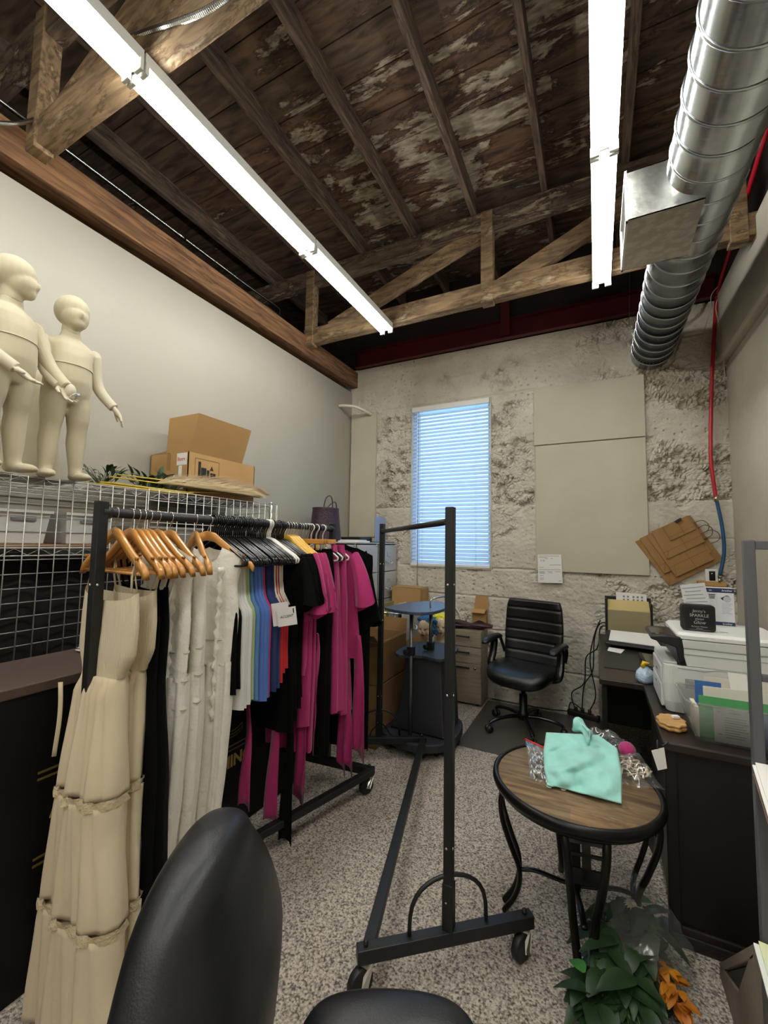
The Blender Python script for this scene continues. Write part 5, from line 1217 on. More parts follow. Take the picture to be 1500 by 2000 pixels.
carton('small open cardboard box standing behind the leather bag', (-1.115, 4.19, .692), (-.975, 4.262, .865), m_card,
       [[(-1.115, 4.19, .865), (-.975, 4.19, .865), (-.985, 4.135, .835), (-1.115, 4.135, .835)], [(-1.115, 4.262, .865), (-.975, 4.262, .865), (-.975, 4.268, .985), (-1.10, 4.268, .985)]])
p = [(-1.55, 4.27, .02), (-1.55, 4.27, .62), (-1.53, 4.27, .76), (-1.45, 4.27, .85), (-1.375, 4.268, .868), (-1.30, 4.268, .84), (-1.255, 4.268, .76), (-1.245, 4.268, .69), (-1.245, 4.268, .60)]
p = [(x, 4.262, z) for x, _, z in p]
o = obj('metal_hoop', MB().tube(smooth_path(p, 5), .009, 8), M('white_bar_paint', '#d9d5c8', rough=.4)); tag(o, 'white metal hoop rising behind the grey drawer unit', 'hoop')

# ------------------------------------------------------------ black office chair and mat
mt = obj('chair_mat', MB().box((-.965, 3.18, .001), (.02, 4.20, .004)), M('grey_chair_mat', '#4f4b44', rough=.35)); tag(mt, 'dark grey plastic chair mat on the carpet under the office chair', 'mat')
m_leather = M('black_leather', '#0c0d0e', rough=.36, bump=.12, bscale=260, spec=.5)
def office_chair(label, loc, rz):
    t = thing('office_chair', label, 'chair', loc, rz)
    # local: faces -y
    for k in range(5):
        a = 2 * pi * k / 5 + .3; d = Vector((cos(a), sin(a), 0)); 
        l = obj('base_leg', MB().tube(smooth_path([d * .03 + Vector((0, 0, .11)), d * .12 + Vector((0, 0, .115)), d * .24 + Vector((0, 0, .10)), d * .30 + Vector((0, 0, .075))], 4), [.02] * 5 + [.018] * 5 + [.016] * 3, 10, flat=.8), M('gloss_black_plastic', '#0d0d0e', rough=.25), t, local=True)
        c = d * .305; s = Vector((-d.y, d.x, 0)); w = MB()
        for q in (-1, 1): w.cyl(c + s * (.008 * q) + Vector((0, 0, .0285)), c + s * (.024 * q) + Vector((0, 0, .0285)), .0275, 16)
        w.cyl(c + Vector((0, 0, .03)), c + Vector((0, 0, .08)), .008, 8); obj('caster', w, m_black, l, local=True)
    obj('gas_lift', MB().lathe([(.045, .085), (.042, .14), (.032, .15), (.032, .28), (.017, .285), (.017, .40)], (0, 0, 0), 16), m_black, t, local=True)
    obj('tilt_box', MB().box((-.09, -.12, .385), (.09, .12, .43)).cyl((.09, -.02, .41), (.19, -.03, .40), .008, 8), m_black, t, bevel=.01, local=True)
    def pad(nx, ny, fx):
        return MB().grid(nx, ny, fx)
    def sup(u, n): return (abs(u) ** n)
    def seat(u, v):
        x, y = (u - .5) * 2, (v - .5) * 2
        return None
    def cushion(W, D, T, top, n=20):
        """closed rounded pad; top(x,y) gives extra height"""
        rings = []
        for j, (f, z) in enumerate(((.0, -T), (.80, -T), (.93, -T * .9), (1, -T * .5), (1, -T * .05), (.95, T * .28), (.80, T * .42), (.5, T * .48), (.2, T * .5), (.0, T * .5))):
            ring = []
            for k in range(48):
                a = 2 * pi * k / 48; ca, sa = cos(a), sin(a); e = .55
                x = W * .5 * f * math.copysign(abs(ca) ** e, ca); y = D * .5 * f * math.copysign(abs(sa) ** e, sa)
                ring.append(Vector((x, y, z + (top(x / W * 2, y / D * 2) if z > -T * .6 else top(x / W * 2, y / D * 2) * .8))))
            rings.append(ring)
        return MB().loft(rings, cap=False)
    s = cushion(.51, .50, .075, lambda x, y: -.035 * max(0, -y - .35) ** 1.5 * 2 + .018 * x * x)
    s.xf(Matrix.Translation((0, -.01, .475))); obj('seat', s, m_leather, t, local=True)
    bk = obj('backrest', None or MB(), m_leather, t, local=True) if False else None
    rings = []; H0, H1 = .50, 1.02
    n = 60
    for j in range(n + 1):
        v = j / n; z = H0 + (H1 - H0) * v
        w = .235 + .018 * sin(pi * v) - .05 * max(0, v - .90) * 6 * (v > .9) * .4
        seam = min(abs(v - q) for q in (.16, .33, .50, .67, .86)); g = -.010 * math.exp(-(seam / .012) ** 2)
        y0 = .205 + .075 * v + .02 * sin(pi * v * 1.1); th = .038 * (1 if 0 < j < n else .3)
        ring = []
        for k in range(36):
            a = 2 * pi * k / 36; ca, sa = cos(a), sin(a)
            x = w * math.copysign(abs(ca) ** .5, ca); yy = th * math.copysign(abs(sa) ** .7, sa)
            ring.append(Vector((x, y0 + yy - (g if sa < -.1 else 0) * (1) + .035 * (x / .25) ** 2 * -1, z)))
        rings.append(ring)
    obj('backrest', MB().loft(rings), m_leather, t, local=True)
    for sx in (-1, 1):
        x = sx * .285
        a = obj('armrest', MB().tube(smooth_path([(x * .78, .02, .44), (x, .0, .47), (x * 1.01, .04, .56), (x, .06, .655), (x * .99, .04, .685)], 5), .020, 10, flat=1.6), M('gloss_black_plastic', '#0d0d0e', rough=.25), t, local=True)
        ap = MB(); rr = []
        for i in range(13):
            u = i / 12; y = -.14 + .33 * u; h = .025 * min(1, .4 + 4 * min(u, 1 - u)); wd = .038 * min(1, .5 + 4 * min(u, 1 - u)); z = .70 - .03 * (1 - u) ** 3 - .02 * u ** 4
            rr.append([Vector((x + cos(b) * wd, y, z + sin(b) * h)) for b in [2 * pi * k / 14 for k in range(14)]])
        obj('arm_pad', ap.loft(rr), m_leather, a, local=True)
        obj('arm_bracket', MB().tube(smooth_path([(x, .17, .69), (x * .99, .21, .62), (x * .92, .23, .54)], 4), .014, 8), m_black, a, local=True)
    return t
office_chair('black leather office chair with ribbed back on the mat before the rough wall', (-.56, 3.70, .003), RD(-14))

# ------------------------------------------------------------ on the back wall
t = thing('wall_notice', 'white printed form pinned at the lower corner of the cover board', 'paper', (-.4, YB - .04, 1.15))
q = [at(1050, 1083, 'y', YB - .034), at(1096, 1083, 'y', YB - .034), at(1099, 1139, 'y', YB - .040), at(1051, 1138, 'y', YB - .040)]
obj('sheet', MB().prism(q, (0, .0012, 0)), m_paper, t)
def onq(q, u, v, off=0): return (q[0] * (1 - u) + q[1] * u) * (1 - v) + (q[3] * (1 - u) + q[2] * u) * v + Vector((0, -off, 0))
def lines(q, spec, off=.0008, h=.012):
    mb = MB()
    for u0, u1, v in spec: mb.add([onq(q, u0, v, off), onq(q, u1, v, off), onq(q, u1, v + h, off), onq(q, u0, v + h, off)], [(0, 1, 2, 3)])
    return mb
obj('printing', lines(q, [(.05, .9, .05), (.05, .4, .1), (.3, .45, .14), (.55, .65, .14), (.12, .17, .2), (.12, .18, .22), (.22, .3, .2), (.22, .3, .23), (.5, .95, .36), (.05, .25, .45), (.05, .95, .53), (.06, .3, .6), (.4, .6, .6), (.7, .95, .6), (.06, .28, .63), (.45, .6, .64), (.06, .3, .66), (.08, .24, .74), (.08, .24, .83), (.08, .24, .88), (.85, .95, .92)]), m_ink, t)
# pile of flat paper bags clipped together on the wall
m_kraft = M('kraft_paper', '#9a7444', rough=.75, var=.12, scale=6, bump=.15, bscale=30)
m_kraft2 = M('kraft_fold', '#7d5c33', rough=.8)
bags = [([(1240, 1058), (1308, 1145), (1413, 1093), (1351, 1010)], 'largest kraft paper bag at the bottom of the pile on the wall'),
        ([(1249, 1052), (1297, 1121), (1390, 1079), (1348, 1006)], 'second largest kraft paper bag in the pile on the wall'),
        ([(1262, 1046), (1321, 1127), (1393, 1093), (1346, 1008)], 'middle kraft paper bag in the pile on the wall'),
        ([(1272, 1038), (1303, 1092), (1377, 1058), (1345, 1007)], 'second smallest kraft paper bag in the pile on the wall'),
        ([(1294, 1029), (1310, 1056), (1360, 1033), (1342, 1007)], 'smallest kraft paper bag on top of the pile on the wall')]
bags[2] = ([(1262, 1046), (1321, 1127), (1394, 1093), (1372, 1062)], bags[2][1])
for i, (qd, l) in enumerate(bags):
    y = YB - .030 - .011 * i; q = [at(*p, 'y', y) for p in qd]
    t = thing('paper_bag', l, 'bag', q[1], 0, 'kraft paper bags on the wall')
    obj('bag', MB().prism(q, (0, .009, 0)), m_kraft, t, bevel=.001)
    a = q[1]; e1 = (q[2] - q[1]); e2 = (q[0] - q[1]); k = .35
    fb = MB()
    def ln(p0, p1, w=.0022):
        d = (p1 - p0).normalized(); s = d.cross(Vector((0, 1, 0))) * w; o = Vector((0, -.0008, 0)); fb.add([p0 + s + o, p0 - s + o, p1 - s + o, p1 + s + o], [(0, 1, 2, 3)])
    ln(a + e2 * .22, a + e2 * .22 + e1 * .99); ln(a, a + e2 * .22 + e1 * .14); ln(a + e1 * .55, a + e1 * .55 + e2 * .98)
    obj('fold_lines', fb, m_kraft2, t)
    c = (q[3] + q[2]) / 2; d = (q[2] - q[3]).normalized(); n = (q[3] - q[0]).normalized()
    if i in (0, 1, 3): obj('handle', MB().tube(smooth_path([c - d * .05, c - d * .045 + n * .06, c + n * .085, c + d * .045 + n * .06, c + d * .05], 4), .0035, 6), M('paper_twine', '#6d5a3c', rough=.8), t)
o = obj('binder_clip', MB().prism([at(1318, 1018, 'y', YB - .095), at(1330, 1011, 'y', YB - .095), at(1331, 1016, 'y', YB - .095), at(1321, 1021, 'y', YB - .095)], (0, .08, 0)), m_black); tag(o, 'small black clip holding the pile of paper bags', 'clip')
t = thing('wall_sensor', 'small white wall device with black window below the blue hose', 'device', (.85, YB - .05, 1.22))
q0 = at(1391, 1125, 'y', YB - .055)
obj('case', MB().box((q0.x - .042, YB - .055, q0.z - .055), (q0.x + .042, YB - .02, q0.z + .055)), m_white, t, bevel=.006)
obj('black_window', MB().box((q0.x - .020, YB - .058, q0.z - .038), (q0.x + .020, YB - .055, q0.z + .038)), M('black_gloss', '#07080c', rough=.1), t, bevel=.002)
obj('led', MB().cyl((q0.x - .002, YB - .0585, q0.z + .02), (q0.x - .002, YB - .0595, q0.z + .02), .005, 8), m_white, t)
q0 = at(1388, 1140, 'y', YB - .06)
o = obj('wood_ledge', MB().box((q0.x - .085, YB - .075, q0.z - .02), (q0.x + .10, YB - .018, q0.z + .018)), M('raw_pine', '#c79a5e', rough=.6, var=.25, scale=8, stretch=(1, 4, 4)), bevel=.003); tag(o, 'raw wooden block on the wall under the white device', 'block')
# ------------------------------------------------------------ L-shaped desk and everything on it
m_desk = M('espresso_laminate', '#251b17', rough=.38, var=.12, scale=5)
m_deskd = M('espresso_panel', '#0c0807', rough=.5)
t = thing('corner_desk', 'dark brown L-shaped desk along the concrete walls carrying the white printer', 'desk', (.5, 3, 0))
ZT = .75
obj('desktop', MB().prism([(0, 2.77, .715), (.215, 2.77, .715), (.215, 2.01, .715), (.965, 2.01, .715), (.965, 4.17, .715), (0, 4.17, .715)], (0, 0, .035)), m_desk, t, bevel=.006)
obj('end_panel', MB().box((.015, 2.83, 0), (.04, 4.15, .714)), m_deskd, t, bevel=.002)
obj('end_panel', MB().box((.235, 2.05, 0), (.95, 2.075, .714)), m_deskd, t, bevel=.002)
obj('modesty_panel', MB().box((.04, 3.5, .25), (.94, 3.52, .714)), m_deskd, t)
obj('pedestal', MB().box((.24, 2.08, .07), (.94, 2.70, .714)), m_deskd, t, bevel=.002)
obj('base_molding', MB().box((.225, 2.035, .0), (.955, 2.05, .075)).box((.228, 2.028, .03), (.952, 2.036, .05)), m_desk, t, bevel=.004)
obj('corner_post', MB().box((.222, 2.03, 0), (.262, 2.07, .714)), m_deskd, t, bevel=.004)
o = obj('desk_pad', MB().box((.03, 3.03, .7505), (.46, 3.92, .7535)), M('black_desk_pad', '#191919', rough=.4), bevel=.001); tag(o, 'large black desk pad lying on the desk under the tablet', 'desk pad')
# expanding file
f = thing('file_holder', 'black expanding file with tan front full of folders on the desk', 'file holder', (.22, 4.02, .751))
obj('case', MB().box((.055, 3.99, .751), (.07, 4.12, 1.075)).box((.375, 3.99, .751), (.39, 4.12, 1.05)).box((.055, 4.105, .751), (.39, 4.12, 1.085)).box((.055, 3.985, .751), (.39, 4.12, .757)), m_black, f, bevel=.003)
obj('front', MB().box((.072, 3.985, .757), (.374, 3.992, .985)), M('olive_tan_card', '#8d8262', rough=.7), f, bevel=.002)
for i in range(6):
    y = 4.0 + i * .016
    obj('folder', MB().prism([(.075, y, .765), (.372, y, .765), (.372, y, 1.0 + .012 * i), (.075, y, 1.0 + .012 * i)], (0, .007, 0)), M('manila', '#d9c78c', rough=.8), f)
s = thing('note_sheet', 'white sheet with handwritten columns sticking out of the expanding file', 'paper', (.26, 4.06, .95))
obj('sheet', MB().prism([(.14, 4.097, .95), (.36, 4.097, .95), (.36, 4.099, 1.115), (.14, 4.099, 1.125)], (0, .001, 0)), m_paper, s)
mb = MB()
for i in range(5):
    for k in range(3): x = .19 + i * .03 + (.01 if i > 1 else 0); mb.box((x, 4.0962, 1.03 + k * .026), (x + .014, 4.0968, 1.045 + k * .026))
obj('handwriting', mb, m_ink, s)
o = obj('letter_tray', MB().prism([(.045, 3.62, .775), (.40, 3.55, .775), (.42, 3.86, .82), (.06, 3.90, .82)], (0, 0, .016)).box((.08, 3.68, .752), (.38, 3.84, .80)), m_black, bevel=.006); tag(o, 'black slanted tray on the desk holding white papers', 'tray')
for i in range(3):
    a = .012 * i
    o = obj('loose_sheet', MB().prism([(.07 + a, 3.66, .7995 + .0022 * i), (.37 + a, 3.60, .7995 + .0022 * i), (.39 - a, 3.85, .836 + .0022 * i), (.09, 3.89 - a, .836 + .0022 * i)], (0, 0, .0012)), m_paper)
    tag(o, f'white paper sheet on the black desk tray, {["lowest", "middle", "top"][i]} of three', 'paper', 'papers on the desk tray')
o = obj('loose_sheet', MB().prism([(.055, 3.50, .7538), (.14, 3.46, .7538), (.17, 3.60, .7538), (.07, 3.63, .7538)], (0, 0, .001)), m_paper); tag(o, 'white paper corner poking out on the desk below the black tray', 'paper')
d = thing('tablet', 'black tablet in a stand case lying on the black desk pad', 'tablet', (.36, 3.2, .754))
obj('case', MB().prism([(.26, 3.10, .7545), (.44, 3.08, .7545), (.44, 3.40, .775), (.24, 3.42, .775)], (0, 0, .010)), m_black, d, bevel=.004)
obj('screen', MB().prism([(.275, 3.13, .7672), (.43, 3.11, .7672), (.43, 3.38, .7855), (.26, 3.40, .7855)], (0, 0, .0006)), M('dim_screen', '#3f3a33', rough=.15), d)
o = obj('pen', MB().cyl((.235, 3.03, .760), (.40, 3.0, .760), .006, 10), M('dark_blue_pen', '#131a33', rough=.2)); tag(o, 'dark blue pen lying on the desk before the tablet', 'pen')
# cleaner pack
c = thing('cleaner_pouch', 'crumpled pale blue clear pouch with yellow cap at the printer corner', 'pouch', (.235, 2.80, .751))
mb = MB(); rings = []
for j in range(10):
    v = j / 9; z = .752 + .085 * v; r = .045 * sin(pi * (.25 + .68 * v)) ** .7
    rings.append([Vector((.228 + cos(a) * r * (1 + .18 * sin(5 * a + 4 * v)), 2.81 + sin(a) * r * .8 * (1 + .15 * sin(4 * a + 2)), z)) for a in [2 * pi * k / 22 for k in range(22)]])
obj('pouch', mb.loft(rings), M('pale_blue_pouch', '#bcd3e6', rough=.25, bump=1.0, bscale=50), c)
obj('cap', MB().tube([(.218, 2.80, .835), (.224, 2.80, .86), (.25, 2.80, .858)], [.012, .013, .006], 8), M('yellow_cap', '#e0b416', rough=.4), c)
# printer: operating side faces -x
P = thing('printer', 'big white office printer with flip-up black control panel on the desk', 'printer', (.48, 2.55, .751))
m_prn = M('printer_white', '#d9dad6', rough=.38); m_prn2 = M('printer_lid_white', '#e4e4e0', rough=.35)
PX0, PX1, PY0, PY1 = .262, .72, 2.365, 2.745
def rr(x0, x1, y0, y1, r, z, n=5):
    out = []
    for cx, cy, a0 in ((x1 - r, y1 - r, 0), (x0 + r, y1 - r, 90), (x0 + r, y0 + r, 180), (x1 - r, y0 + r, 270)):
        for k in range(n + 1): a = RD(a0 + 90 * k / n); out.append(Vector((cx + cos(a) * r, cy + sin(a) * r, z)))
    return out
obj('base', MB().loft([rr(PX0 + .014, PX1 - .01, PY0 + .012, PY1, .03, .752), rr(PX0 + .004, PX1, PY0 + .002, PY1, .035, .80), rr(PX0, PX1, PY0, PY1, .035, .88), rr(PX0 + .004, PX1, PY0, PY1, .035, .965)], smooth=False), m_prn, P, bevel=.003)
obj('output_bay', MB().box((PX0 + .06, PY0 + .015, .966), (PX1 - .005, PY1 - .01, 1.03)), m_black, P)
obj('bay_side', MB().prism([(PX0 + .095, PY0 + .001, .966), (PX1, PY0 + .001, .966), (PX1, PY0 + .001, 1.045), (PX0 + .075, PY0 + .001, 1.045)], (0, .016, 0)), m_prn, P, bevel=.003)
obj('output_tray', MB().prism([(PX0 + .006, PY0 + .03, .967), (PX0 + .10, PY0 + .03, .967), (PX0 + .10, PY0 + .03, .974), (PX0 + .006, PY0 + .03, .974)], (0, .34, 0)), m_prn, P)
obj('scanner', MB().loft([rr(PX0 + .07, PX1 + .005, PY0 - .003, PY1 + .003, .02, 1.046), rr(PX0 + .066, PX1 + .008, PY0 - .006, PY1 + .006, .02, 1.085)], smooth=False), m_prn, P, bevel=.004)
ld = obj('lid', MB().loft([rr(PX0 + .060, PX1 + .01, PY0 - .008, PY1 + .008, .03, 1.088), rr(PX0 + .060, PX1 + .01, PY0 - .008, PY1 + .008, .03, 1.105), rr(PX0 + .07, PX1, PY0 + .004, PY1 - .004, .03, 1.116)], smooth=False), m_prn2, P, bevel=.003)
obj('lid_marks', MB().box((PX0 + .13, PY1 - .05, 1.1162), (PX0 + .155, PY1 - .04, 1.1168)).box((PX0 + .24, PY0 + .10, 1.1162), (PX0 + .27, PY0 + .108, 1.1168)), m_ink, ld)
sc = obj('control_panel', MB().prism([(PX0 + .085, PY0 - .004, 1.095), (PX0 + .085, PY0 - .004, .985), (PX0 + .065, PY0 - .004, .972), (PX0 + .055, PY0 - .004, 1.045), (PX0 - .045, PY0 - .004, 1.075), (PX0 - .04, PY0 - .004, 1.092), (PX0 + .02, PY0 - .004, 1.098)], (0, .26, 0)), M('panel_black', '#141416', rough=.4), P, bevel=.006)
obj('touch_screen', MB().prism([(PX0 - .035, PY0 + .05, 1.0935), (PX0 + .015, PY0 + .05, 1.0985), (PX0 + .015, PY0 + .20, 1.0985), (PX0 - .035, PY0 + .20, 1.0935)], (-.0002, 0, .001)), M('dim_panel_screen', '#2a2c30', rough=.12), sc)
mb = MB()
for i in range(6): mb.box((PX0 - .02 + .008 * (i % 2), PY0 + .015 + .006 * i, 1.0965), (PX0 - .014 + .008 * (i % 2), PY0 + .018 + .006 * i, 1.099))
obj('keys', mb, m_ink, sc)
mb = MB()
for i in range(7): mb.box((PX0 + .085, PY0 - .0012, .872 + i * .006), (PX0 + .118, PY0 + .002, .8745 + i * .006))
obj('vent', mb, m_ink, P)
mb = MB()
for a, b_ in (((PX0 + .06, .955), (PX0 + .16, .952)), ((PX0 + .16, .952), (PX0 + .20, .963)), ((PX0 + .20, .963), (PX1, .963)), ((PX0 + .075, 1.046), (PX1, 1.046)), ((PX0 + .075, 1.020), (PX1, 1.020))):
    mb.bar((a[0], PY0 - .0005, a[1]), (b_[0], PY0 - .0005, b_[1]), .002, .002, (0, 1, 0))
obj('seams', mb, M('grey_seam', '#8b8c88', rough=.6), P)
obj('paper_drawer', MB().box((PX0 - .004, PY0 + .04, .765), (PX0 + .01, PY1 - .03, .865)).box((PX0 - .003, PY0 + .05, .875), (PX0 + .01, PY1 - .04, .945)), m_prn, P, bevel=.004)
obj('drawer_marks', MB().box((PX0 - .0052, PY0 + .16, .90), (PX0 - .004, PY0 + .20, .907)).box((PX0 - .0052, PY0 + .20, .83), (PX0 - .004, PY0 + .24, .838)), m_ink, P)
# black gift book in a case on the lid
K = thing('gift_box', 'black book box with silver hand lettering standing on the printer', 'box', (.42, 2.45, 1.117))
kx0, kx1, ky, kz0, kz1 = .352, .482, 2.435, 1.1175, 1.238
obj('case', MB().loft([[Vector((p.x, ky + dy, p.y)) for p in rr(kx0, kx1, kz0, kz1, .014, 0, 4)] for dy in (0, .045)], smooth=False), M('black_book_cloth', '#121212', rough=.5), K, bevel=.002)
obj('inner_panel', MB().box((kx0 + .012, ky - .0008, kz0 + .008), (kx1 - .008, ky, kz1 - .014)), M('deep_black_card', '#050505', rough=.35), K)
m_silver = M('silver_print', '#a8a8a8', rough=.4)
for s, sz, z, sh in (('Jenny\'s', .018, 1.204, .1), ('SPARKLE', .019, 1.183, 0), ('always', .013, 1.170, .25), ('Glow', .021, 1.151, .25), ('By Laney Wasson', .0085, 1.136, 0), ('illustrated', .006, 1.128, 0)):
    text('lettering', s, ((kx0 + kx1) / 2 + .003, ky - .0012, z), (1, 0, 0), (0, 0, 1), sz, m_silver, K, .0002, 'CENTER', sh)
obj('gilt_line', MB().box((kx0 + .03, ky - .0012, 1.1235), (kx1 - .02, ky - .0008, 1.1242)), m_silver, K)
b = thing('printed_carton', 'white and navy printer supplies box standing at the back of the printer', 'box', (.57, 2.70, 1.117))
q = [at(1382, 1147, 'y', 2.69), at(1433, 1151, 'y', 2.69)]
bx0, bx1, bz1 = q[0].x, q[1].x, q[0].z
obj('carton', MB().box((bx0 - .03, 2.69, 1.117), (bx1, 2.74, bz1)), M('pale_carton', '#d2d3d6', rough=.5), b, bevel=.001)
m_nv = M('navy_print', '#1d2550', rough=.5)
obj('navy_band', MB().box((bx0 - .03, 2.6892, bz1 - .024), (bx1, 2.69, bz1 - .002)).box((bx0 - .03, 2.6892, 1.117), (bx1, 2.69, 1.134)), m_nv, b)
text('logo', 'brother', (bx1 - .048, 2.6888, bz1 - .017), (1, 0, 0), (0, 0, 1), .0135, m_white, b, .0002)
text('logo', 'brother', (bx1 - .050, 2.6888, 1.121), (1, 0, 0), (0, 0, 1), .0125, m_white, b, .0002)
text('logo', 'DR', (bx0 + .004, 2.6888, bz1 - .017), (1, 0, 0), (0, 0, 1), .009, m_white, b, .0002)
zz = bz1 - .03
pm = MB()
for i, (u0, u1) in enumerate(((.002, .03), (.004, .028), (.006, .028))): pm.box((bx0 + u0, 2.6892, zz - .008 - i * .008), (bx0 + u1, 2.69, zz - .004 - i * .008))
pm.prism([(bx1 - .055, 2.6892, zz - .022), (bx1 - .045, 2.6892, zz - .032), (bx1 - .018, 2.6892, zz - .010), (bx1 - .030, 2.6892, zz - .006)], (0, .0008, 0))
obj('printed_picture', pm, m_darkink, b)
gm = MB().box((bx0 + .034, 2.6892, zz - .05), (bx0 + .0345, 2.69, zz - .002))
for i in range(7): gm.box((bx1 - .05, 2.6892, zz - .05 - i * .008), (bx1 - .008 - .006 * (i % 3), 2.69, zz - .0465 - i * .008))
gm.add(*(lambda q: (q.v, q.f))(MB().lathe([(.001, 0), (.016, 0), (.016, .0006), (.001, .0006)], (0, 0, 0), 20).xf(Matrix.Translation((bx1 - .028, 2.6896, zz - .026)) @ Matrix.Rotation(RD(90), 4, 'X'))))
obj('grey_print', gm, M('pale_grey_print', '#b3b5ba', rough=.7), b)
q = None
s = thing('receipt', 'grey printed sheet leaning behind the black book box', 'paper', (.46, 2.6, 1.117))
q = [at(1328, 1143, 'y', 2.63), at(1376, 1138, 'y', 2.63), at(1397, 1182, 'y', 2.58), at(1345, 1196, 'y', 2.58)]
for p_ in q[2:]: p_.z = 1.1175
obj('sheet', MB().prism(q, (0, .001, 0)), M('grey_sheet', '#bcbdbd', rough=.7), s)
obj('printing', lines(q, [(.05 + .09 * (i % 2), .93 - .1 * ((i * 3) % 4) * .5, .08 + i * .085) for i in range(10)], .001, .012), m_ink, s)
o = obj('paper_roll', MB().grid(8, 6, lambda u, v: at(1320 + 14 * u, 1168 + 20 * abs(u - .45) ** 1.2 + 0 * v, 'y', 2.62 + .05 * v) + Vector((0, 0, -.01 * v))), m_paper, solid=.001); tag(o, 'curled white paper end poking up at the left of the black book box', 'paper')
# clear bin of folders
B = thing('document_bin', 'clear plastic bin stuffed with folders and leaflets on the near desk end', 'bin', (.5, 2.2, .751))
m_clr = clear('clear_plastic', '#f2f3f2', .06, .12, .16)
bx0, bx1, by0, by1 = .305, .70, 2.065, 2.335
a = rr(bx0 + .03, bx1 - .02, by0 + .015, by1 - .015, .03, .752); c_ = rr(bx0, bx1, by0, by1, .035, .895); d_ = rr(bx0 + .004, bx1 - .004, by0 + .004, by1 - .004, .033, .895); e_ = rr(bx0 + .034, bx1 - .024, by0 + .019, by1 - .019, .03, .756)
obj('tub', MB().loft([a, c_, d_, e_], smooth=True), m_clr, B)
obj('rim', MB().tube(rr(bx0, bx1, by0, by1, .035, .896), .005, 6, closed=True), m_clr, B)
def upright(name, label, cat, col, x0, x1, y, z0, z1, dy=.01, th=.003, group='papers in the clear bin', tilt=.0, skew=0):
    m = M('sheet_' + col, col, rough=.6); t = thing(name, label, cat, ((x0 + x1) / 2, y, z0), 0, group)
    obj('cover', MB().prism([(x0, y, z0), (x1, y, z0 - tilt), (x1 + skew, y + dy, z1 - tilt), (x0 + skew, y + dy, z1)], (0, th, 0)), m, t); return t
upright('folder', 'white paper sheaf at the left end of the clear bin', 'paper', '#e4ddc8', .338, .352, 2.11, .757, .87, .0, .11)
upright('folder', 'blue edged white leaflet standing at the back of the clear bin', 'paper', '#3a67a5', .36, .45, 2.22, .757, .945)
upright('folder', 'cream booklet standing behind the green folder in the clear bin', 'paper', '#e5e1d4', .385, .66, 2.20, .757, .93, tilt=-.005)
upright('folder', 'white leaflet with thin orange edge at the very back of the clear bin', 'paper', '#ded8c6', .40, .66, 2.26, .757, .955)
upright('folder', 'green folder in the front of the clear bin', 'folder', '#4f9a5e', .356, .60, 2.12, .757, .912, .012)
g = upright('folder', 'grey printed form pressed against the front of the clear bin', 'paper', '#c7c8c4', .395, .505, 2.088, .758, .885, .008)
gq = [Vector((.395, 2.095, .885)), Vector((.505, 2.095, .885)), Vector((.505, 2.087, .758)), Vector((.395, 2.087, .758))]
obj('printing', lines(gq, [(.45, .75, .10), (.1, .2, .1), (.3, .9, .25), (.3, .9, .32), (.3, .95, .39), (.3, .8, .46), (.3, .9, .53), (.3, .95, .60), (.3, .7, .67), (.1, .22, .75), (.3, .9, .74), (.3, .85, .81)], .002, .02), m_ink, g)
upright('folder', 'blue folder at the front right of the clear bin', 'folder', '#3d639b', .510, .66, 2.095, .758, .875, .008)
upright('folder', 'tall white leaflet leaning in the right of the clear bin', 'paper', '#efeee8', .50, .56, 2.24, .757, .985, .02, skew=-.02)
upright('folder', 'tan photo print at the right of the clear bin', 'paper', '#a78a5a', .60, .66, 2.16, .757, .96, .01)
c = thing('wood_coaster', 'round scalloped wooden coaster on the desk corner before the printer', 'coaster', (.268, 2.19, .751))
ring = [(cos(a) * .052 * (1 + .06 * sin(9 * a)), sin(a) * .070 * (1 + .06 * sin(9 * a))) for a in [2 * pi * k / 54 for k in range(54)]]
mb = MB().loft([[Vector((.268 + x * f, 2.185 + y * f, z)) for x, y in ring] for f, z in ((.9, .7515), (1, .758), (1, .764), (.95, .766), (.97, .770), (1, .776), (.96, .780))], smooth=False)
obj('disc', mb, M('raw_pine'), c)
o = obj('white_tag_card', MB().obox((.285, 2.205, .7875), (.028, .018, .012), Matrix.Rotation(.4, 3, 'Z')), m_paper, bevel=.002); tag(o, 'small white block lying on the wooden coaster', 'block')
T = thing('hanging_tag', 'white card tag hanging from a black cord at the near desk corner', 'tag', (.2, 1.98, .62))
q = [at(1272, 1466, 'y', 1.985), at(1297, 1460, 'y', 1.985), at(1303, 1501, 'y', 1.985), at(1285, 1505, 'y', 1.985)]
obj('card', MB().prism(q, (0, .0015, 0)), m_paper, T)
obj('cord', MB().tube(smooth_path([q[1] * .5 + q[0] * .5, at(1284, 1446, 'y', 2.0), (.21, 2.0, .735), (.235, 2.01, .752)], 5), .003, 6), m_black, T)
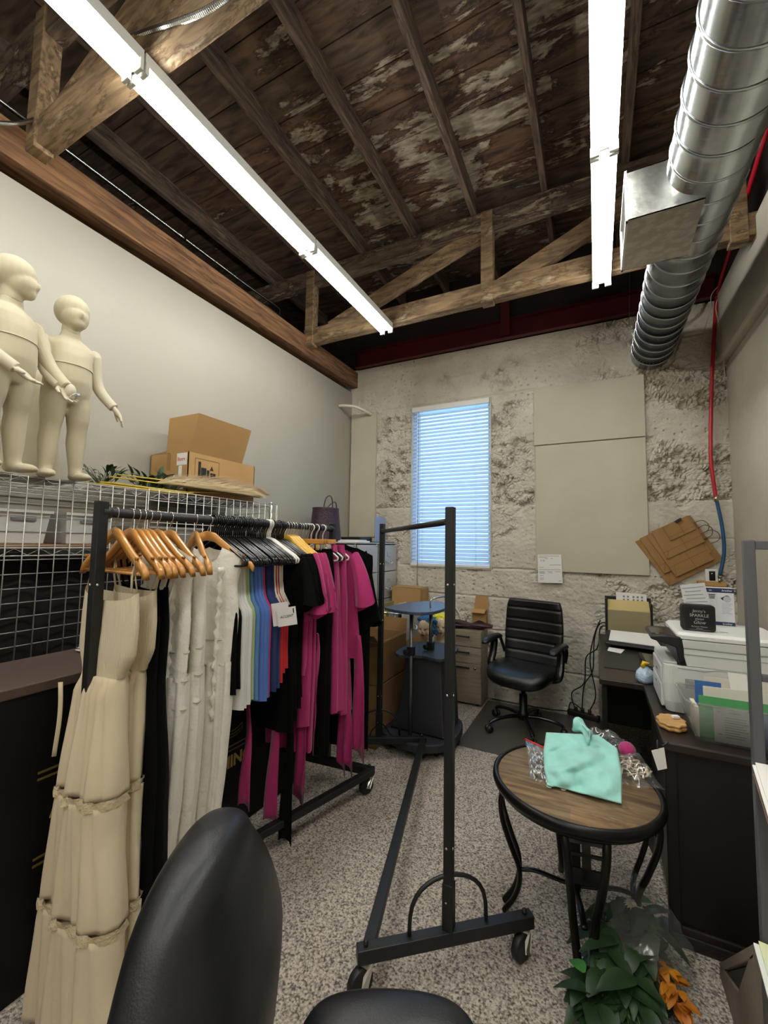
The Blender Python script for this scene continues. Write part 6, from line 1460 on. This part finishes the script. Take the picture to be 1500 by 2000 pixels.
# cables and power strip at the wall
s = thing('power_strip', 'black power strip on the floor by the rough wall beside the desk', 'power strip', (-.15, 4.22, .0))
obj('body', MB().obox((-.13, 4.20, .028), (.26, .055, .045), Matrix.Rotation(-.25, 3, 'Z')), m_black, s, bevel=.008)
for i in range(3): obj('plug', MB().obox((-.19 + i * .055, 4.20 - .013 * i + .01, .068), (.03, .028, .035)), m_black, s, bevel=.004)
obj('switch', MB().obox((-.035, 4.172, .053), (.02, .02, .006)), M('orange_glow', '#c9a78a', rough=.3), s)
cab = [[(-.20, 4.20, .08), (-.22, 4.21, .20), (-.12, 4.22, .30), (-.10, 4.23, .52), (-.01, 4.20, .62), (.02, 4.20, .80), (.10, 4.15, .81)],
       [(-.14, 4.19, .08), (-.12, 4.21, .28), (-.05, 4.22, .42), (-.03, 4.21, .70), (.03, 4.20, .84), (.16, 4.10, .82)],
       [(-.08, 4.18, .08), (-.03, 4.20, .22), (-.07, 4.21, .5), (-.03, 4.22, .73), (.02, 4.21, .86)],
       [(-.26, 4.22, .03), (-.40, 4.24, .012), (-.60, 4.23, .012), (-.80, 4.235, .012), (-.94, 4.24, .012)],
       [(-.25, 4.20, .04), (-.23, 4.19, .12), (-.17, 4.18, .10), (-.14, 4.19, .07)]]
for i, p in enumerate(cab):
    o = obj('power_cable', MB().tube(smooth_path(p, 6), .005, 6), m_black)
    tag(o, ['black cable climbing from the power strip to the desk, leftmost', 'black cable climbing from the power strip to the desk, middle one', 'black cable climbing from the power strip to the desk, nearest the desk panel', 'black cable running along the floor behind the office chair', 'short black cable looped over the power strip'][i], 'cable')
# grey rack with leaflets at the photo edge
R = thing('display_stand', 'grey metal display stand with leaflets standing before the desk', 'stand', (.45, 1.42, 0))
m_gm = M('grey_metal_paint', '#5f6164', rough=.4, metal=.3)
for x, y in ((.356, 1.42), (.76, 1.42)): obj('post', MB().box((x - .012, y - .012, 0), (x + .012, y + .012, 1.525)), m_gm, R, bevel=.003)
obj('top_bar', MB().box((.368, 1.409, 1.500), (.748, 1.431, 1.522)), m_gm, R, bevel=.002)
obj('cross_bar', MB().box((.368, 1.412, 1.165), (.748, 1.428, 1.182)).box((.368, 1.412, .10), (.748, 1.428, .12)), m_gm, R, bevel=.002)
for z in (.92, .50): obj('tray', MB().prism([(.372, 1.408, z), (.745, 1.408, z), (.745, 1.24, z - .13), (.372, 1.24, z - .13)], (0, .004, .006)), m_gm, R)
for x in (.356, .76): obj('foot', MB().box((x - .012, 1.22, 0), (x + .012, 1.62, .02)), m_gm, R, bevel=.003)
for i in range(5):
    x0 = .340 + .006 * (i % 3); z = .935 + .007 * i
    o = obj('leaflet', MB().prism([(x0, 1.405, z), (x0 + .21, 1.405, z), (x0 + .21, 1.225, z - .125), (x0, 1.225, z - .125)], (0, .001, .004)), M(['mixed_print', 'sheet_white2', 'sheet_white2', 'sheet_white2', 'sheet_white2'][i], ['#8d6f5c', '#efeeea', '#efeeea', '#efeeea', '#efeeea'][i], rough=.6, var=.4 if i == 0 else 0))
    tag(o, f'leaflet on the upper tray of the grey display stand, {["lowest, with a colour print", "second from below", "middle one", "second from the top", "topmost white one"][i]}', 'leaflet', 'leaflets on the upper tray')
for i, c_ in enumerate(('#e9ece6', '#e3e06a')):
    z = .535 + .008 * i
    o = obj('magazine', MB().prism([(.325 + .01 * i, 1.40, z), (.53, 1.40, z - .02), (.53, 1.20, z - .16), (.335 + .01 * i, 1.20, z - .14)], (0, .002, .005)), M(f'magazine_{i}', c_, rough=.3, var=.3 if i else 0, scale=9, dark='#dfe9d5'))
    tag(o, ['white magazine under the yellow one on the lower tray', 'yellow magazine lying on the lower tray of the grey stand'][i], 'magazine', 'magazines on the lower tray')
W = thing('wooden_stand', 'weathered wooden slanted stand with triangular side brace on the carpet below the yellow magazine', 'stand', (.5, 1.7, 0))
m_old = M('weathered_board', '#85796a', rough=.75, var=.35, scale=6, stretch=(1, 1, .4), bump=.3, bscale=40)
for x0, x1 in ((.36, .378), (.70, .718)):
    S_ = obj('side_frame', MB().prism([(x0, 1.98, 0), (x0, 1.955, .05), (x0, 1.735, .155), (x0, 1.60, .36), (x0, 1.50, .47), (x0, 1.46, .40), (x0, 1.46, 0)], (x1 - x0, 0, 0)), m_old, W, bevel=.002)
    obj('slanted_rail', MB().prism([(x0, 1.985, .03), (x0, 1.94, .045), (x0, 1.565, .385), (x0, 1.53, .455)], (x1 - x0, 0, 0)), m_old, W, bevel=.002)
    obj('side_panel', MB().prism([(x0 + .008, 1.93, .05), (x0 + .008, 1.70, .16), (x0 + .008, 1.57, .37)], (x1 - x0 - .012, 0, 0)), M('dark_board', '#3a322a', rough=.8), W)
obj('back_board', MB().prism([(.378, 1.97, .02), (.70, 1.97, .02), (.70, 1.55, .42), (.378, 1.55, .42)], (0, -.008, -.006)), m_old, W)
obj('front_board', MB().box((.378, 1.462, 0), (.70, 1.474, .30)), m_old, W)

# ------------------------------------------------------------ round side table with iron legs
TB = thing('side_table', 'round plank-topped side table with curved black iron legs', 'table', (-.10, 1.95, 0))
m_iron = M('black_iron', '#0d0b09', rough=.35, metal=.4)
m_plank = roof_wood('weathered_plank', (1.0, 6, 6), '#75634d', '#bda782', '#c9a88c', '#b9ab8e', board_axis=1, board_w=.105, stain_lo=.60, stain_hi=.72, tide=(.7, .64, .58))
TC = (-.10, 1.945); TR = .318; TZ = .555
obj('tabletop', MB().lathe([(.005, TZ - .02), (TR - .022, TZ - .02), (TR - .022, TZ - .002), (.005, TZ)], (*TC, 0), 56), m_plank, TB)
obj('rim', MB().lathe([(TR - .024, TZ - .03), (TR - .004, TZ - .03), (TR, TZ - .018), (TR - .002, TZ), (TR - .012, TZ + .006), (TR - .022, TZ + .002), (TR - .022, TZ - .028)], (*TC, 0), 64, cap=False), m_iron, TB)
obj('apron', MB().lathe([(TR - .035, TZ - .055), (TR - .022, TZ - .05), (TR - .018, TZ - .03), (TR - .04, TZ - .03), (TR - .04, TZ - .055)], (*TC, 0), 56, cap=False), m_iron, TB)
for k in range(4):
    a = RD(-80 + 90 * k); d = Vector((cos(a), sin(a), 0)); s = Vector((-sin(a), cos(a), 0)); c0 = Vector((*TC, 0))
    lg = MB()
    prof = [(.27, .50), (.285, .46), (.278, .38), (.245, .28), (.215, .20), (.215, .13), (.235, .07), (.262, .03), (.275, .012)]
    for off in (-1, 1):
        lg.tube(smooth_path([c0 + d * r + s * off * (.066 - .040 * max(0, min(1, (.5 - z) / .42))) + Vector((0, 0, z)) for r, z in prof], 4), .0145, 8, flat=.7)
    l = obj('leg', lg, m_iron, TB)
    gp = MB()
    pl = smooth_path([c0 + d * r + Vector((0, 0, z)) for r, z in prof[:5]], 6)
    def bridge(i0, i1, w):
        rows = [(pl[i], w(i)) for i in range(i0, i1 + 1)]
        gp.loft([[p - s * ww + d * .003, p + s * ww + d * .003, p + s * ww - d * .003, p - s * ww - d * .003] for p, ww in rows], smooth=False)
    wf = lambda i: .064 - .036 * i / 24
    bridge(0, 3, wf); bridge(6, 7, wf); bridge(10, 14, wf)
    gp.loft([[p - s * .014 + d * .003, p + s * .014 + d * .003, p + s * .014 - d * .003, p - s * .014 - d * .003] for p in pl[:14]], smooth=False)
    obj('lattice', gp, m_iron, l)
    st = smooth_path([c0 + d * .215 + Vector((0, 0, .165)), c0 + d * .15 + Vector((0, 0, .175)), c0 + d * .06 + Vector((0, 0, .16)), c0 + Vector((0, 0, .155))], 4)
    obj('stretcher', MB().tube(st, .011, 8, flat=.6), m_iron, TB)
obj('center_column', MB().box((TC[0] - .02, TC[1] - .02, .145), (TC[0] + .02, TC[1] + .02, .50)), m_iron, TB, bevel=.003)
# teal shirt and clear bags on the table
m_teal = M('teal_heather_jersey', '#a4e2d8', rough=.9, bump=.3, bscale=35, sheen=.2, var=.12, scale=14)
def along(P, v):
    k = min(len(P) - 2, int(v * (len(P) - 1))); f = v * (len(P) - 1) - k; f = f * f * (3 - 2 * f) * .4 + f * .6
    return [a + (b - a) * f for a, b in zip(P[k], P[k + 1])]
def tealpt(u, v):
    l = along([(1067, 1431, .650), (1062, 1466, .625), (1063, 1502, .592), (1070, 1532, .566)], v)
    r = along([(1168, 1436, .665), (1205, 1462, .655), (1214, 1508, .62), (1214, 1570, .563)], v)
    px, py, z0 = [a + (b - a) * u for a, b in zip(l, r)]
    p = at(px, py, 'z', z0)
    e = max(0, sin(pi * u)) ** .6 * max(0, sin(pi * min(1, v * .85 + .08))) ** .7
    h = .030 * e + (.016 * sin(9 * u + 8 * v) + .009 * sin(19 * u - 12 * v + 1) + .006 * sin(27 * v + 12 * u)) * min(1, e * 1.6)
    p = p + (CAM - p).normalized() * h
    return (p.x, p.y, max(p.z, .5625))
S1 = thing('folded_shirt', 'teal jersey shirt draped over clear bags on the round table', 'shirt', (-.08, 1.95, .56))
obj('body', MB().grid(48, 46, tealpt), m_teal, S1, solid=.004)
sl = MB(); rings = []
for i in range(14):
    v = i / 13; c = at(1122 + 30 * v, 1420 - 14 * sin(pi * (.2 + .8 * v)) + 16 * v, 'z', .70); r = .028 + .010 * sin(v * 7)
    rings.append([c + Vector((.25 * r * cos(a) + .006 * sin(3 * a), r * cos(a) * .9, r * sin(a) * .9 - .012)) for a in [2 * pi * k / 16 for k in range(16)]])
obj('collar', sl.loft(rings), m_teal, S1)
obj('hem', MB().grid(14, 4, lambda u, v: at(1068 + 40 * u, 1527 + 3 * sin(5 * u) + 6 * v, 'z', .572 - .004 * v)), m_teal, S1, solid=.004)
m_bag = clear('clear_poly_bag', '#ffffff', .10, .10, .10)
def polybag(label, cx, cy, rx, ry, h, seed, content, ccol, zip_=None, rz=0):
    t = thing('plastic_bag', label, 'bag', (cx, cy, .5575), rz, 'clear bags on the round table'); rnd = random.Random(seed)
    def fn(u, v):
        x, y = (u - .5) * 2, (v - .5) * 2
        z = h * max(0, (1 - abs(x) ** 3)) * max(0, (1 - abs(y) ** 3)) * (.75 + .25 * sin(5 * x + seed) * cos(6 * y)) + .006 * noise.noise((x * 5, y * 5, seed))
        return (x * rx * (1 + .05 * sin(3 * y)), y * ry * (1 + .06 * sin(4 * x + seed)), .002 + max(0, z))
    obj('film', MB().grid(26, 26, fn), m_bag, t, local=True)
    cm = MB()
    for i in range(content):
        a, r = rnd.uniform(0, 6.28), rnd.random() ** .5 * .75; x, y = cos(a) * r * rx, sin(a) * r * ry; L = rnd.uniform(.02, .05); b_ = rnd.uniform(0, 3.14)
        z = .006 + rnd.random() * h * .55 * (1 - r)
        cm.tube(smooth_path([(x, y, z), (x + cos(b_) * L * .5, y + sin(b_) * L * .5, z + .008), (x + cos(b_ + .8) * L, y + sin(b_ + .8) * L, z)], 3), .0045, 6, flat=.5)
    obj('contents', cm, ccol, t, local=True)
    if zip_: obj('zip_edge', MB().tube([(-rx * .95, ry, .012), (0, ry * 1.02, .03), (rx * .95, ry, .014)], .006, 6, flat=.5), zip_, t, local=True)
    return t
ZB = thing('plastic_bag', 'clear zip bag of silvery pieces with red zip edge, left of the teal shirt', 'bag', (-.18, 2.0, .556), 0, 'clear bags on the round table'); rnd = random.Random(3)
def zb(u, v, up=0.0):
    a, b, c, d = at(1026, 1444, 'z', .598), at(1066, 1462, 'z', .600), at(1074, 1534, 'z', .564), at(1036, 1522, 'z', .562)
    p = (a * (1 - u) + b * u) * (1 - v) + (d * (1 - u) + c * u) * v
    e = max(0, sin(pi * u)) ** .5 * max(0, sin(pi * min(1, .15 + v * .85))) ** .5
    p = p + (CAM - p).normalized() * (e * (.016 + up) + .007 * noise.noise((u * 5, v * 7, 1)) + .004 * noise.noise((u * 13, v * 17, 3)))
    p.z = max(p.z, .559); return p
cm = MB()
for i in range(75):
    u, v = rnd.uniform(.1, .95), rnd.uniform(.18, .85); q1 = zb(u, v, -.010); q2 = zb(min(1, u + rnd.uniform(-.2, .2)), min(1, v + rnd.uniform(-.12, .12)), -.006); cm.tube([q1, (q1 + q2) / 2 + Vector((0, 0, .004)), q2], .0036, 6, flat=.5)
obj('contents', cm, M('silver_bits', '#d2d2cf', rough=.22, metal=.6), ZB)
obj('film', MB().grid(24, 30, zb), m_bag, ZB)
obj('zip_edge', MB().tube([zb(0, 0), zb(.33, 0), zb(.66, 0), zb(1, 0)], .0065, 6, flat=.6), M('red_zip', '#cf1f1b', rough=.4), ZB)
p = at(1236, 1503, 'z', .57); polybag('clear bag of pale trims right of the teal shirt', p.x, p.y, .075, .115, .075, 2, 44, M('pale_trim', '#d9c9b0', rough=.6), None, RD(15))
p = at(1225, 1466, 'z', .60); 
o = obj('magenta_cloth', MB().ell((p.x, p.y + .01, .60), (.035, .05, .03), 14, 10), m_mag); tag(o, 'magenta cloth bundle beside the teal shirt on the table', 'cloth')
p = at(1175, 1432, 'z', .60); polybag('dark clear bag peeking out behind the teal shirt', p.x, p.y - .01, .11, .045, .07, 3, 30, M('slate_cloth', '#4a5460', rough=.8))
for i, (px, py, c_) in enumerate(((1073, 1530, '#e7e2d4'), (1101, 1535, '#d8b8b8'))):
    p = at(px, py, 'z', .565); o = obj('button', MB().lathe([(.004, .0), (.010, 0), (.011, .003), (.009, .005), (.004, .004)], (p.x, p.y - .012, .5572), 16), M(f'button_{i}', c_, rough=.4)); tag(o, ['ivory trinket peeking out at the teal shirt hem', 'pink ring trinket at the teal shirt hem on the table'][i], 'trinket')

# ------------------------------------------------------------ bag of artificial leaves on the carpet
m_lf = M('deep_green_leaf', '#24401f', rough=.45, var=.45, scale=10); m_lf2 = M('bright_green_leaf', '#3d7a32', rough=.5, var=.3, scale=12)
m_or = M('orange_leaf', '#d08a14', rough=.5, var=.45, scale=12, dark='#9a4f0c')
F = thing('artificial_plant', 'bunch of dark green artificial leaves spilling from a clear bag on the carpet', 'plant', (.03, 1.50, 0)); rnd = random.Random(9); mb = MB(); sm = MB()
for i in range(150):
    t_ = rnd.random(); px = 1160 + 60 * t_ + rnd.uniform(-30, 95); py = 1985 - 215 * t_ + rnd.uniform(-25, 40); c = at(px, py, 'z', .03 + .11 * rnd.random() * (.4 + t_))
    a = rnd.gauss(-pi / 2 - .2, 1.1); leaf(mb, c, (cos(a), sin(a), rnd.uniform(-.25, .45)), (0, 0, 1), rnd.uniform(.07, .14), rnd.uniform(.04, .07), .3, .5)
for v in mb.v: v.z = max(v.z, .003)
for i in range(6):
    x = rnd.uniform(-.06, .10); sm.tube(smooth_path([(x * .3 + .03, 1.70, .05), (x, 1.62, .07), (x * 1.4, 1.54, .02)], 5), .0025, 5)
obj('leaves', mb, m_lf, F, norm=False); obj('stems', sm, m_stem, F)
l2 = MB()
for px, py, a in ((1255, 1812, .4), (1270, 1815, 2.6), (1140, 1900, 2.2), (1248, 1760, .8)): leaf(l2, at(px, py, 'z', .13), (cos(a), sin(a), .1), (0, 0, 1), .065, .05, .25, .4)
obj('bright_leaves', l2, m_lf2, F, norm=False, label='brighter green leaves')
fl = MB(); p = at(1238, 1768, 'z', .16)
for k in range(16):
    a = 2 * pi * k / 16; leaf(fl, p, (cos(a), sin(a), .25), (0, 0, 1), .032, .012, .2, .3)
fl.ell(p + Vector((0, 0, .006)), (.010, .010, .006), 10, 6); obj('daisy', fl, M('ivory_petal', '#d3cbb5', rough=.6), F, norm=False, label='ivory flower head')
O = thing('leaf_garland', 'orange autumn leaf garland sticking out of the clear bag', 'garland', (.2, 1.5, 0)); mb = MB(); pts = [at(1285, 1895, 'z', .08), at(1305, 1925, 'z', .07), at(1322, 1960, 'z', .05), at(1335, 1995, 'z', .03)]
sp = smooth_path(pts, 6)
for i in range(44):
    p = sp[int(rnd.random() * (len(sp) - 1))] + Vector((rnd.uniform(-.02, .02), rnd.uniform(-.02, .02), rnd.uniform(0, .03))); a = rnd.gauss(-1.2, .9); leaf(mb, p, (cos(a), sin(a), rnd.uniform(-.1, .5)), (0, 0, 1), rnd.uniform(.03, .055), rnd.uniform(.018, .03), .3, .4)
obj('leaves', mb, m_or, O, norm=False); obj('stem', MB().tube(sp, .003, 6), M('brown_stem', '#5d2f10', rough=.6), O)
Q = thing('plastic_bag', 'large clear plastic bag wrapped around the artificial leaves on the carpet', 'bag', (.1, 1.62, 0))
rows = [[(1205, 1690, .24), (1240, 1700, .24), (1262, 1722, .24), (1302, 1762, .20)],
        [(1183, 1728, .20), (1232, 1752, .22), (1282, 1785, .22), (1330, 1815, .15)],
        [(1196, 1790, .15), (1240, 1800, .19), (1290, 1835, .20), (1363, 1866, .09)],
        [(1172, 1820, .12), (1225, 1848, .15), (1285, 1880, .15), (1352, 1905, .05)],
        [(1160, 1842, .08), (1205, 1870, .11), (1275, 1900, .11), (1338, 1948, .02)],
        [(1150, 1868, .05), (1200, 1890, .08), (1290, 1925, .07), (1326, 1982, .006)]]
W3 = [[at(a, b, 'z', c) for a, b, c in r] for r in rows]
def bagfn(u, v):
    fu, fv = u * 3, v * 5; i, j = min(2, int(fu)), min(4, int(fv)); fu -= i; fv -= j
    fu, fv = fu * fu * (3 - 2 * fu), fv * fv * (3 - 2 * fv)
    p = (W3[j][i] * (1 - fu) + W3[j][i + 1] * fu) * (1 - fv) + (W3[j + 1][i] * (1 - fu) + W3[j + 1][i + 1] * fu) * fv
    n = .014 * noise.noise((u * 6, v * 9, 5)) + .007 * noise.noise((u * 15, v * 21, 2))
    return (p.x + .4 * n, p.y + .4 * n, max(.004, p.z + n))
obj('film', MB().grid(54, 60, bagfn), clear('hazy_poly', '#f4f5f3', .05, .14, .10), Q)
def under(u, v):
    x, y, z = bagfn(u, v); return (x, y + .02 * sin(pi * u), max(.003, z * .25))
obj('film', MB().grid(30, 30, under), clear('hazy_poly'), Q)

# ------------------------------------------------------------ black leather chair right before the camera
A = thing('leather_chair', 'large black leather chair in front, showing only backrest edge and armrest', 'chair', (-.42, .52, 0))
m_fl = M('soft_black_leather', '#16171a', rough=.38, bump=.1, bscale=320, spec=.45)
back = MB(); rings = []
prof = [(.36, -.625, .555, .25, .085), (.50, -.618, .560, .29, .098), (.67, -.610, .564, .305, .102), (.76, -.612, .562, .275, .094), (.84, -.615, .558, .225, .084), (.91, -.620, .551, .175, .070), (.955, -.616, .550, .135, .058), (.985, -.613, .550, .08, .038), (.996, -.612, .550, .010, .008)]
fx, wx = Vector((.89, .45, 0)), Vector((-.45, .89, 0))
pts = smooth_path([Vector(p[:3]) for p in prof], 5); pw = smooth_path([Vector((p[3], p[4], 0)) for p in prof], 5)
for p, w_ in zip(pts, pw):
    rings.append([Vector((p.y, p.z, p.x)) + wx * (w_.x * math.copysign(abs(cos(a)) ** .8, cos(a))) + fx * (w_.y * math.copysign(abs(sin(a)) ** .85, sin(a))) for a in [2 * pi * k / 48 for k in range(48)]])
obj('backrest', back.loft(rings), m_fl, A)
st = MB(); rings = []
for f, z in ((.3, .38), (.9, .385), (1, .42), (1, .45), (.93, .475), (.6, .485), (.02, .487)):
    rings.append([Vector((-.36 + .26 * f * math.copysign(abs(cos(a)) ** .6, cos(a)), .44 + .25 * f * math.copysign(abs(sin(a)) ** .6, sin(a)), z)) for a in [2 * pi * k / 40 for k in range(40)]])
obj('seat', st.loft(rings), m_fl, A)
ar = MB(); rings = []
pa, pb = Vector((-.505, .700, .592)), Vector((-.215, .845, .588))
for j in range(41):
    u = j / 40; c = pa * (1 - u) + pb * u; e = max(.06, 1 - abs(2 * u - 1) ** 4.5) ** .5; sdir = (pb - pa).cross(Vector((0, 0, 1))).normalized()
    rings.append([c + sdir * (.055 * e * math.copysign(abs(cos(a)) ** .8, cos(a))) + Vector((0, 0, (.030 * e) * sin(a) + .016 * sin(pi * u))) for a in [2 * pi * k / 22 for k in range(22)]])
a = obj('armrest', ar.loft(rings), m_fl, A)
obj('arm_support', MB().tube(smooth_path([(-.27, .81, .58), (-.27, .80, .50), (-.33, .72, .42), (-.37, .64, .40)], 5), .02, 10), m_black, a)
for k in range(5):
    q = 2 * pi * k / 5 + .5; d = Vector((cos(q), sin(q), 0)); c0 = Vector((-.36, .44, 0))
    l = obj('base_leg', MB().tube([c0 + Vector((0, 0, .11)), c0 + d * .16 + Vector((0, 0, .105)), c0 + d * .29 + Vector((0, 0, .075))], .018, 8), m_black, A)
    obj('caster', MB().cyl(c0 + d * .30 + Vector((-.02, 0, .03)), c0 + d * .30 + Vector((.02, 0, .03)), .029, 14), m_black, l)
obj('gas_lift', MB().cyl((-.36, .44, .10), (-.36, .44, .39), .028, 14), m_black, A)
